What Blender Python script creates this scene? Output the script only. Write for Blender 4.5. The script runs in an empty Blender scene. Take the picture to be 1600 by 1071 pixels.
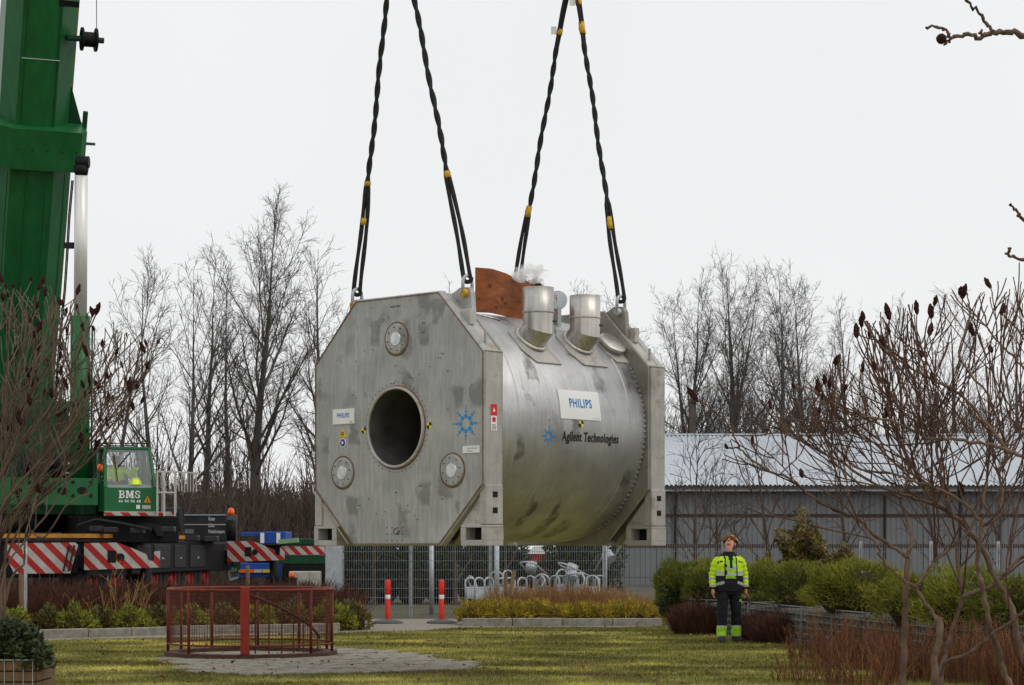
import bpy, bmesh, math, random
import numpy as np
from mathutils import Vector, Matrix, noise as mnoise

S = bpy.context.scene
COL = S.collection
R = math.radians
F = 3333.0            # focal length in photo pixels (75 mm on a 36 mm sensor)
H = 1.58              # eye height
HZ = 853.0            # horizon row of the photo

# ------------------------------------------------------------------ camera
cd = bpy.data.cameras.new('camera')
cam = bpy.data.objects.new('camera', cd)
COL.objects.link(cam)
cam.location = (0, 0, H)
cam.rotation_euler = (R(90), 0, 0)
cd.sensor_width = 36.0
cd.lens = 36.0 * F / 1600.0
cd.shift_y = (HZ - 535.5) / 1600.0
cd.clip_start = 0.1
cd.clip_end = 2000.0
S.camera = cam

# ------------------------------------------------------------------ sky, sun, exposure (overcast)
SUN_EL, SUN_AZ = 48.0, 118.0          # azimuth clockwise from +Y (the view direction)
w = bpy.data.worlds.new('World')
S.world = w
w.use_nodes = True
nt = w.node_tree
bg = nt.nodes['Background']
sky = nt.nodes.new('ShaderNodeTexSky')
sky.sky_type = 'NISHITA'
sky.sun_disc = False
sky.sun_elevation = R(SUN_EL)
sky.sun_rotation = R(SUN_AZ)
sky.dust_density = 4.0
mx = nt.nodes.new('ShaderNodeMixRGB')
mx.inputs[0].default_value = 0.95      # cloud cover
mx.inputs[2].default_value = (9.15, 9.2, 9.25, 1)
nt.links.new(sky.outputs[0], mx.inputs[1])
cn = nt.nodes.new('ShaderNodeTexNoise'); cn.inputs['Scale'].default_value = 2.2; cn.inputs['Detail'].default_value = 4
cm = nt.nodes.new('ShaderNodeMapRange'); cm.inputs[1].default_value = 0.3; cm.inputs[2].default_value = 0.7; cm.inputs[3].default_value = 0.97; cm.inputs[4].default_value = 1.03
cx_ = nt.nodes.new('ShaderNodeMixRGB'); cx_.blend_type = 'MULTIPLY'; cx_.inputs[0].default_value = 1.0      # faint cloud structure
nt.links.new(cn.outputs['Fac'], cm.inputs[0]); nt.links.new(mx.outputs[0], cx_.inputs[1]); nt.links.new(cm.outputs[0], cx_.inputs[2])
nt.links.new(cx_.outputs[0], bg.inputs[0])
bg.inputs[1].default_value = 0.1
sl = bpy.data.lights.new('sun', 'SUN')
sl.energy = 0.7
sl.angle = R(40)
sl.color = (1.0, 0.96, 0.9)
sun = bpy.data.objects.new('sun', sl)
COL.objects.link(sun)
sd = Vector((math.sin(R(SUN_AZ)) * math.cos(R(SUN_EL)), math.cos(R(SUN_AZ)) * math.cos(R(SUN_EL)), math.sin(R(SUN_EL))))
sun.rotation_euler = sd.to_track_quat('Z', 'Y').to_euler()
S.view_settings.view_transform = 'Standard'
S.view_settings.look = 'None'
S.view_settings.gamma = 1.0
S.view_settings.exposure = 0.0
S.view_settings.use_curve_mapping = False
S.cycles.max_bounces = 6
S.cycles.volume_bounces = 6
S.cycles.transparent_max_bounces = 12
S.cycles.use_denoising = True

rnd = random.Random(7)
nrg = np.random.default_rng(11)

# ------------------------------------------------------------------ helpers
def P(px, py, d):
    """point seen at photo pixel (px, py) standing d metres away"""
    return Vector(((px - 800) * d / F, d, H + (HZ - py) * d / F))

def G(px, py, z=0.0):
    """ground point under a photo pixel"""
    d = (H - z) * F / (py - HZ)
    return Vector(((px - 800) * d / F, d, z))

def X(px, d):
    return (px - 800) * d / F

def prop(o, label=None, cat=None, group=None, kind=None):
    if label: o['label'] = label
    if cat: o['category'] = cat
    if group: o['group'] = group
    if kind: o['kind'] = kind
    return o

def thing(name, label, cat, loc=(0, 0, 0), group=None, rotz=0.0):
    o = bpy.data.objects.new(name, None)
    o.empty_display_size = 0.2
    COL.objects.link(o)
    o.location = loc
    o.rotation_euler = (0, 0, rotz)
    return prop(o, label, cat, group)

def origin_of(o):
    v = Vector((0, 0, 0))
    while o is not None:
        v += o.location
        o = o.parent
    return v

def link(name, me, mats, parent=None):
    o = bpy.data.objects.new(name, me)
    COL.objects.link(o)
    for m in (mats if isinstance(mats, (list, tuple)) else [mats]):
        me.materials.append(m)
    if parent is not None:
        o.parent = parent
    return o

class MB:
    """collects shapes; build() links them as one mesh object"""
    def __init__(self):
        self.v, self.f, self.m, self.s = [], [], [], []
        self.cm = 0
        self.sm = False
    def add(self, vs, fs, smooth=None):
        n = len(self.v)
        self.v += [tuple(p) for p in vs]
        self.f += [tuple(i + n for i in f) for f in fs]
        self.m += [self.cm] * len(fs)
        self.s += [self.sm if smooth is None else smooth] * len(fs)
        return self
    def box(self, a, b, fr=None, bev=0.0):
        x0, y0, z0 = a; x1, y1, z1 = b
        if bev > 0:
            e = bev
            vs = []
            for z, k in ((z0, e), (z0 + e, 0), (z1 - e, 0), (z1, e)):
                vs += [(x0 + k, y0 + e, z), (x0 + e, y0 + k, z), (x1 - e, y0 + k, z), (x1 - k, y0 + e, z),
                       (x1 - k, y1 - e, z), (x1 - e, y1 - k, z), (x0 + e, y1 - k, z), (x0 + k, y1 - e, z)]
            fs = [tuple(range(7, -1, -1)), tuple(range(24, 32))]
            for r_ in range(3):
                for i in range(8):
                    j = (i + 1) % 8
                    fs.append((r_ * 8 + i, r_ * 8 + j, r_ * 8 + 8 + j, r_ * 8 + 8 + i))
        else:
            vs = [(x0, y0, z0), (x1, y0, z0), (x1, y1, z0), (x0, y1, z0), (x0, y0, z1), (x1, y0, z1), (x1, y1, z1), (x0, y1, z1)]
            fs = [(3, 2, 1, 0), (4, 5, 6, 7), (0, 1, 5, 4), (1, 2, 6, 5), (2, 3, 7, 6), (3, 0, 4, 7)]
        if fr: vs = [fr(Vector(p)) for p in vs]
        return self.add(vs, fs, False)
    def prism(self, poly, fa, fb, fr=None):
        """poly: list of 2-D points; fa, fb: functions giving the two 3-D copies"""
        n = len(poly)
        vs = [fa(*p) for p in poly] + [fb(*p) for p in poly]
        if fr: vs = [fr(Vector(p)) for p in vs]
        fs = [tuple(range(n - 1, -1, -1)), tuple(range(n, 2 * n))]
        fs += [(i, (i + 1) % n, n + (i + 1) % n, n + i) for i in range(n)]
        return self.add(vs, fs, False)
    def bar(self, p, q, w_, h_=None, up=(0, 0, 1)):
        p, q = Vector(p), Vector(q)
        h_ = w_ if h_ is None else h_
        t = (q - p).normalized()
        u = Vector(up)
        if abs(t.dot(u)) > 0.98: u = Vector((0, 1, 0))
        sx = t.cross(u).normalized() * w_ / 2
        sy = sx.cross(t).normalized() * h_ / 2
        vs = [c + a * sx + b * sy for c in (p, q) for a, b in ((-1, -1), (1, -1), (1, 1), (-1, 1))]
        return self.add(vs, [(3, 2, 1, 0), (4, 5, 6, 7), (0, 1, 5, 4), (1, 2, 6, 5), (2, 3, 7, 6), (3, 0, 4, 7)], False)
    def tube(self, pts, rad, n=8, caps=True, smooth=True):
        pts = [Vector(p) for p in pts]
        rad = rad if isinstance(rad, (list, tuple)) else [rad] * len(pts)
        vs, fs = [], []
        ref = None
        for i, p in enumerate(pts):
            t = (pts[min(i + 1, len(pts) - 1)] - pts[max(i - 1, 0)]).normalized()
            if ref is None:
                ref = Vector((0, 0, 1)) if abs(t.z) < 0.9 else Vector((1, 0, 0))
            a = (ref - t * ref.dot(t)).normalized()
            ref = a
            b = t.cross(a)
            for k in range(n):
                an = 2 * math.pi * k / n
                vs.append(p + (a * math.cos(an) + b * math.sin(an)) * rad[i])
        for i in range(len(pts) - 1):
            for k in range(n):
                j = (k + 1) % n
                fs.append((i * n + k, i * n + j, i * n + n + j, i * n + n + k))
        self.add(vs, fs, smooth)
        if caps:
            m = len(pts)
            base = len(self.v) - len(vs)
            self.f += [tuple(base + k for k in range(n - 1, -1, -1)), tuple(base + (m - 1) * n + k for k in range(n))]
            self.m += [self.cm] * 2
            self.s += [False] * 2
        return self
    def lathe(self, prof, c, ax, n=24, a0=0.0, a1=2 * math.pi, smooth=True):
        """prof: (radius, along) pairs about the axis ax through c"""
        c, ax = Vector(c), Vector(ax).normalized()
        ref = Vector((0, 0, 1)) if abs(ax.z) < 0.9 else Vector((1, 0, 0))
        a = (ref - ax * ref.dot(ax)).normalized(); b = ax.cross(a)
        full = abs(a1 - a0 - 2 * math.pi) < 1e-6
        m = n if full else n + 1
        vs, fs = [], []
        for r_, h in prof:
            for k in range(m):
                an = a0 + (a1 - a0) * k / n
                vs.append(c + ax * h + (a * math.cos(an) + b * math.sin(an)) * r_)
        for i in range(len(prof) - 1):
            for k in range(n):
                j = (k + 1) % m
                fs.append((i * m + k, i * m + j, i * m + m + j, i * m + m + k))
        return self.add(vs, fs, smooth)
    def build(self, name, mats, parent=None, local=False):
        off = Vector((0, 0, 0)) if (local or parent is None) else origin_of(parent)
        me = bpy.data.meshes.new(name)
        me.from_pydata([(p[0] - off.x, p[1] - off.y, p[2] - off.z) for p in self.v], [], self.f)
        o = link(name, me, mats, parent)
        me.polygons.foreach_set('material_index', self.m)
        me.polygons.foreach_set('use_smooth', self.s)
        me.update()
        return o

def fix_normals(o):
    bm = bmesh.new(); bm.from_mesh(o.data)
    bmesh.ops.remove_doubles(bm, verts=bm.verts, dist=1e-5)
    bmesh.ops.recalc_face_normals(bm, faces=bm.faces)
    bm.to_mesh(o.data); bm.free()
    return o

def np_mesh(name, V, Fq, mats, parent=None, smooth=False):
    """V (n,3) and faces (m,k) as numpy arrays, in world coordinates"""
    off = origin_of(parent) if parent is not None else Vector((0, 0, 0))
    V = np.asarray(V, dtype=np.float32) - np.array(off, dtype=np.float32)
    Fq = np.asarray(Fq, dtype=np.int32)
    me = bpy.data.meshes.new(name)
    m, k = Fq.shape
    me.vertices.add(len(V)); me.vertices.foreach_set('co', V.ravel())
    me.loops.add(m * k); me.loops.foreach_set('vertex_index', Fq.ravel())
    me.polygons.add(m)
    me.polygons.foreach_set('loop_start', np.arange(0, m * k, k, dtype=np.int32))
    if smooth: me.polygons.foreach_set('use_smooth', np.ones(m, dtype=bool))
    me.update(calc_edges=True)
    return link(name, me, mats, parent)

def limbs_arrays(polys, sides=3):
    """many polylines [(pts, radii)] -> vertex and quad arrays, batched by length"""
    groups = {}
    for p, r_ in polys: groups.setdefault(len(p), []).append((p, r_))
    VV, FF, base = [], [], 0
    for n, L in groups.items():
        pts = np.array([p for p, _ in L], dtype=np.float64)
        rad = np.array([r_ for _, r_ in L], dtype=np.float64)
        m = len(L)
        t = np.empty_like(pts)
        t[:, 1:-1] = pts[:, 2:] - pts[:, :-2]
        t[:, 0] = pts[:, 1] - pts[:, 0]
        t[:, -1] = pts[:, -1] - pts[:, -2]
        t /= np.linalg.norm(t, axis=2, keepdims=True) + 1e-9
        ov = pts[:, -1] - pts[:, 0]
        ref = np.where(np.abs(ov[:, 2:3]) > 0.8 * np.linalg.norm(ov, axis=1, keepdims=True), np.array([[1.0, 0.13, 0.07]]), np.array([[0.07, 0.13, 1.0]]))
        a = np.cross(t, ref[:, None, :]); a /= np.linalg.norm(a, axis=2, keepdims=True) + 1e-9
        b = np.cross(t, a)
        an = np.arange(sides) * 2 * math.pi / sides
        v = pts[:, :, None, :] + rad[:, :, None, None] * (a[:, :, None, :] * np.cos(an)[None, None, :, None] + b[:, :, None, :] * np.sin(an)[None, None, :, None])
        VV.append(v.reshape(-1, 3))
        i = np.arange(m)[:, None, None] * n * sides
        j = np.arange(n - 1)[None, :, None] * sides
        k = np.arange(sides)[None, None, :]
        k2 = (k + 1) % sides
        q = np.stack([i + j + k, i + j + k2, i + j + sides + k2, i + j + sides + k], axis=-1).reshape(-1, 4) + base
        FF.append(q)
        base += m * n * sides
    return np.concatenate(VV), np.concatenate(FF)

def limbs(name, polys, mat, parent=None, sides=3):
    if not polys: return None
    V, Q = limbs_arrays(polys, sides)
    return np_mesh(name, V, Q, mat, parent, smooth=sides > 3)

def text_geo(s, fat=0.0, cache={}):
    if (s, fat) in cache: return cache[(s, fat)]
    cu = bpy.data.curves.new('t', 'FONT'); cu.body = s; cu.resolution_u = 3; cu.offset = fat; cu.space_character = 1.0 + fat * 7
    o = bpy.data.objects.new('t', cu); COL.objects.link(o)
    dg = bpy.context.evaluated_depsgraph_get(); dg.update()
    me = bpy.data.meshes.new_from_object(o.evaluated_get(dg))
    v = [(p.co.x, p.co.y) for p in me.vertices]
    f = [tuple(p.vertices) for p in me.polygons]
    bpy.data.objects.remove(o); bpy.data.curves.remove(cu); bpy.data.meshes.remove(me)
    x0 = min(p[0] for p in v); x1 = max(p[0] for p in v); y0 = min(p[1] for p in v); y1 = max(p[1] for p in v)
    cache[(s, fat)] = ([((p[0] - x0) / (x1 - x0), (p[1] - y0) / (y1 - y0)) for p in v], f)
    return cache[(s, fat)]

def lettering(name, s, fn, mat, parent, local=False, fat=0.0):
    """fn maps the unit square (a, b) of the word to 3-D"""
    v, f = text_geo(s, fat)
    mb = MB()
    mb.add([fn(a, b) for a, b in v], f, False)
    return mb.build(name, mat, parent, local)

# ------------------------------------------------------------------ materials
def mat(name, col, rough=0.7, metal=0.0, var=0.15, scale=4.0, bump=0.0, bscale=40.0, col2=None, stretch=(1, 1, 1), spec=0.35, island=0.0, detail=6.0):
    m = bpy.data.materials.new(name); m.use_nodes = True
    t = m.node_tree; L = t.links; N = t.nodes
    b = N['Principled BSDF']
    b.inputs['Roughness'].default_value = rough
    b.inputs['Metallic'].default_value = metal
    b.inputs['Specular IOR Level'].default_value = spec
    tc = N.new('ShaderNodeTexCoord'); mp = N.new('ShaderNodeMapping')
    mp.inputs['Scale'].default_value = stretch
    L.new(tc.outputs['Object'], mp.inputs[0])
    no = N.new('ShaderNodeTexNoise'); no.inputs['Scale'].default_value = scale; no.inputs['Detail'].default_value = detail
    no.inputs['Roughness'].default_value = 0.62
    L.new(mp.outputs[0], no.inputs['Vector'])
    cr = N.new('ShaderNodeValToRGB')
    c = Vector(col); c2 = Vector(col2) if col2 else c * (1 + var)
    c1 = c * (1 - var) if not col2 else c
    cr.color_ramp.elements[0].position = 0.32; cr.color_ramp.elements[0].color = (*c1, 1)
    cr.color_ramp.elements[1].position = 0.68; cr.color_ramp.elements[1].color = (*c2, 1)
    L.new(no.outputs['Fac'], cr.inputs[0])
    out = cr.outputs[0]
    if island:
        ge = N.new('ShaderNodeNewGeometry')
        hs = N.new('ShaderNodeHueSaturation')
        mr = N.new('ShaderNodeMapRange'); mr.inputs[3].default_value = 1 - island; mr.inputs[4].default_value = 1 + island
        L.new(ge.outputs['Random Per Island'], mr.inputs[0])
        L.new(mr.outputs[0], hs.inputs['Value'])
        mr2 = N.new('ShaderNodeMapRange'); mr2.inputs[3].default_value = 0.5 - island * 0.05; mr2.inputs[4].default_value = 0.5 + island * 0.05
        L.new(ge.outputs['Random Per Island'], mr2.inputs[0]); L.new(mr2.outputs[0], hs.inputs['Hue'])
        L.new(out, hs.inputs['Color']); out = hs.outputs[0]
    L.new(out, b.inputs['Base Color'])
    if bump:
        n2 = N.new('ShaderNodeTexNoise'); n2.inputs['Scale'].default_value = bscale; n2.inputs['Detail'].default_value = 5
        L.new(mp.outputs[0], n2.inputs['Vector'])
        bp = N.new('ShaderNodeBump'); bp.inputs['Strength'].default_value = bump; bp.inputs['Distance'].default_value = 0.01
        L.new(n2.outputs['Fac'], bp.inputs['Height']); L.new(bp.outputs[0], b.inputs['Normal'])
    return m

def steel(name, base, dark, rough, metal, streak=(1, 1, 1), patch=0.8, vor=(2.2, 2.2, 2.2), rust=0.0, thr=0.86, warp=0.6, fray=1.2, grain=(0.82, 1.12)):
    """worn brushed steel: grain, cloudy film, blotches of darker, freshly wiped metal"""
    m = bpy.data.materials.new(name); m.use_nodes = True
    t = m.node_tree; L = t.links; N = t.nodes
    b = N['Principled BSDF']
    b.inputs['Metallic'].default_value = metal
    tc = N.new('ShaderNodeTexCoord')
    def noise(sc, st, det=6, rg=0.6):
        mp = N.new('ShaderNodeMapping'); mp.inputs['Scale'].default_value = st
        L.new(tc.outputs['Object'], mp.inputs[0])
        n = N.new('ShaderNodeTexNoise'); n.inputs['Scale'].default_value = sc; n.inputs['Detail'].default_value = det; n.inputs['Roughness'].default_value = rg
        L.new(mp.outputs[0], n.inputs['Vector'])
        return n
    def ramp(src, p0, p1, c0=(0, 0, 0), c1=(1, 1, 1)):
        r_ = N.new('ShaderNodeValToRGB')
        r_.color_ramp.elements[0].position = p0; r_.color_ramp.elements[0].color = (*c0, 1)
        r_.color_ramp.elements[1].position = p1; r_.color_ramp.elements[1].color = (*c1, 1)
        L.new(src, r_.inputs[0]); return r_.outputs[0]
    def mixc(f, a, b_, mode='MIX'):
        x = N.new('ShaderNodeMixRGB'); x.blend_type = mode
        for i, s_ in enumerate((f, a, b_)):
            if hasattr(s_, 'links'): L.new(s_, x.inputs[i])
            else: x.inputs[i].default_value = s_ if i == 0 else (*s_, 1)
        return x.outputs[0]
    bv = Vector(base)
    c = ramp(noise(1.9, (1, 1, 1)).outputs['Fac'], 0.3, 0.7, bv * 0.78, bv * 1.16)
    g = ramp(noise(7.0, streak, 8, 0.7).outputs['Fac'], 0.3, 0.72, (grain[0],) * 3, (grain[1],) * 3)
    c = mixc(1.0, c, g, 'MULTIPLY')
    # blocky wiped blotches, edges broken up by noise
    mp = N.new('ShaderNodeMapping'); mp.inputs['Scale'].default_value = vor
    L.new(tc.outputs['Object'], mp.inputs[0])
    dn = noise(4.0, (1, 1, 1), 5)
    dv = N.new('ShaderNodeMixRGB'); dv.blend_type = 'ADD'; dv.inputs[0].default_value = warp
    L.new(mp.outputs[0], dv.inputs[1]); L.new(dn.outputs['Color'], dv.inputs[2])
    vo = N.new('ShaderNodeTexVoronoi'); vo.distance = 'CHEBYCHEV'; vo.inputs['Scale'].default_value = 1.0
    L.new(dv.outputs[0], vo.inputs['Vector'])
    sp = N.new('ShaderNodeSeparateColor'); L.new(vo.outputs['Color'], sp.inputs[0])
    en = noise(2.6, (1, 1, 1), 4)
    es_ = N.new('ShaderNodeMath'); es_.operation = 'MULTIPLY_ADD'; es_.inputs[1].default_value = fray; es_.inputs[2].default_value = -fray / 2; L.new(en.outputs['Fac'], es_.inputs[0])
    ea = N.new('ShaderNodeMath'); ea.operation = 'ADD'; L.new(vo.outputs['Distance'], ea.inputs[0]); L.new(es_.outputs[0], ea.inputs[1])
    ed = N.new('ShaderNodeMapRange'); ed.inputs[1].default_value = 0.38; ed.inputs[2].default_value = 0.20; ed.inputs[3].default_value = 0.0; ed.inputs[4].default_value = 1.0; L.new(ea.outputs[0], ed.inputs[0])
    pm = N.new('ShaderNodeMath'); pm.operation = 'MULTIPLY'
    L.new(ramp(sp.outputs[0], thr, thr + 0.02), pm.inputs[0]); L.new(ed.outputs[0], pm.inputs[1])
    br = ramp(noise(5.0, (1, 1, 1), 5).outputs['Fac'], 0.25, 0.5)
    pm2 = N.new('ShaderNodeMath'); pm2.operation = 'MULTIPLY'; L.new(pm.outputs[0], pm2.inputs[0]); L.new(br, pm2.inputs[1])
    pm3 = N.new('ShaderNodeMath'); pm3.operation = 'MULTIPLY'; L.new(pm2.outputs[0], pm3.inputs[0]); pm3.inputs[1].default_value = patch
    c = mixc(pm3.outputs[0], c, dark)
    # pale dusty film
    c = mixc(ramp(noise(2.3, (1, 1, 1.4), 7).outputs['Fac'], 0.56, 0.72, (0, 0, 0), (0.35, 0.35, 0.35)), c, tuple(min(1, q * 1.35) for q in base))
    if rust:
        c = mixc(ramp(noise(3.5, (1, 1, 2.2), 8, 0.7).outputs['Fac'], 0.55, 0.7, (0, 0, 0), (rust,) * 3), c, (0.23, 0.13, 0.07))
    L.new(c, b.inputs['Base Color'])
    rr = N.new('ShaderNodeMapRange'); rr.inputs[3].default_value = rough - 0.1; rr.inputs[4].default_value = rough + 0.12
    L.new(noise(9.0, streak, 6).outputs['Fac'], rr.inputs[0]); L.new(rr.outputs[0], b.inputs['Roughness'])
    bp = N.new('ShaderNodeBump'); bp.inputs['Strength'].default_value = 0.12; bp.inputs['Distance'].default_value = 0.01
    L.new(noise(14.0, streak, 5).outputs['Fac'], bp.inputs['Height']); L.new(bp.outputs[0], b.inputs['Normal'])
    return m

def stripes(name, ca, cb, vec, freq, rough=0.45):
    """diagonal hazard stripes printed along the direction vec"""
    m = mat(name, ca, rough)
    t = m.node_tree; L = t.links; N = t.nodes; b = N['Principled BSDF']
    tc = N.new('ShaderNodeTexCoord')
    dp = N.new('ShaderNodeVectorMath'); dp.operation = 'DOT_PRODUCT'; dp.inputs[1].default_value = Vector(vec) * freq
    L.new(tc.outputs['Object'], dp.inputs[0])
    fr = N.new('ShaderNodeMath'); fr.operation = 'FRACT'; L.new(dp.outputs['Value'], fr.inputs[0])
    gt = N.new('ShaderNodeMath'); gt.operation = 'GREATER_THAN'; gt.inputs[1].default_value = 0.5; L.new(fr.outputs[0], gt.inputs[0])
    x = N.new('ShaderNodeMixRGB'); L.new(gt.outputs[0], x.inputs[0])
    no = N.new('ShaderNodeTexNoise'); no.inputs['Scale'].default_value = 9; no.inputs['Detail'].default_value = 6
    L.new(tc.outputs['Object'], no.inputs['Vector'])
    x.inputs[1].default_value = (*ca, 1); x.inputs[2].default_value = (*cb, 1)
    dr = N.new('ShaderNodeMixRGB'); dr.blend_type = 'MULTIPLY'; dr.inputs[0].default_value = 0.55
    L.new(x.outputs[0], dr.inputs[1]); L.new(no.outputs['Fac'], dr.inputs[2])
    L.new(dr.outputs[0], b.inputs['Base Color'])
    return m

def glass(name, tint, refl=0.12):
    m = bpy.data.materials.new(name); m.use_nodes = True
    t = m.node_tree; N = t.nodes; L = t.links
    N.remove(N['Principled BSDF'])
    tr = N.new('ShaderNodeBsdfTransparent'); tr.inputs[0].default_value = (*tint, 1)
    gl = N.new('ShaderNodeBsdfGlossy'); gl.inputs['Roughness'].default_value = 0.03
    lw = N.new('ShaderNodeLayerWeight'); lw.inputs[0].default_value = refl
    mr = N.new('ShaderNodeMapRange'); mr.inputs[3].default_value = refl * 0.6; mr.inputs[4].default_value = 0.9
    L.new(lw.outputs['Fresnel'], mr.inputs[0])
    x = N.new('ShaderNodeMixShader')
    L.new(mr.outputs[0], x.inputs[0]); L.new(tr.outputs[0], x.inputs[1]); L.new(gl.outputs[0], x.inputs[2])
    L.new(x.outputs[0], N['Material Output'].inputs[0])
    return m

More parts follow.
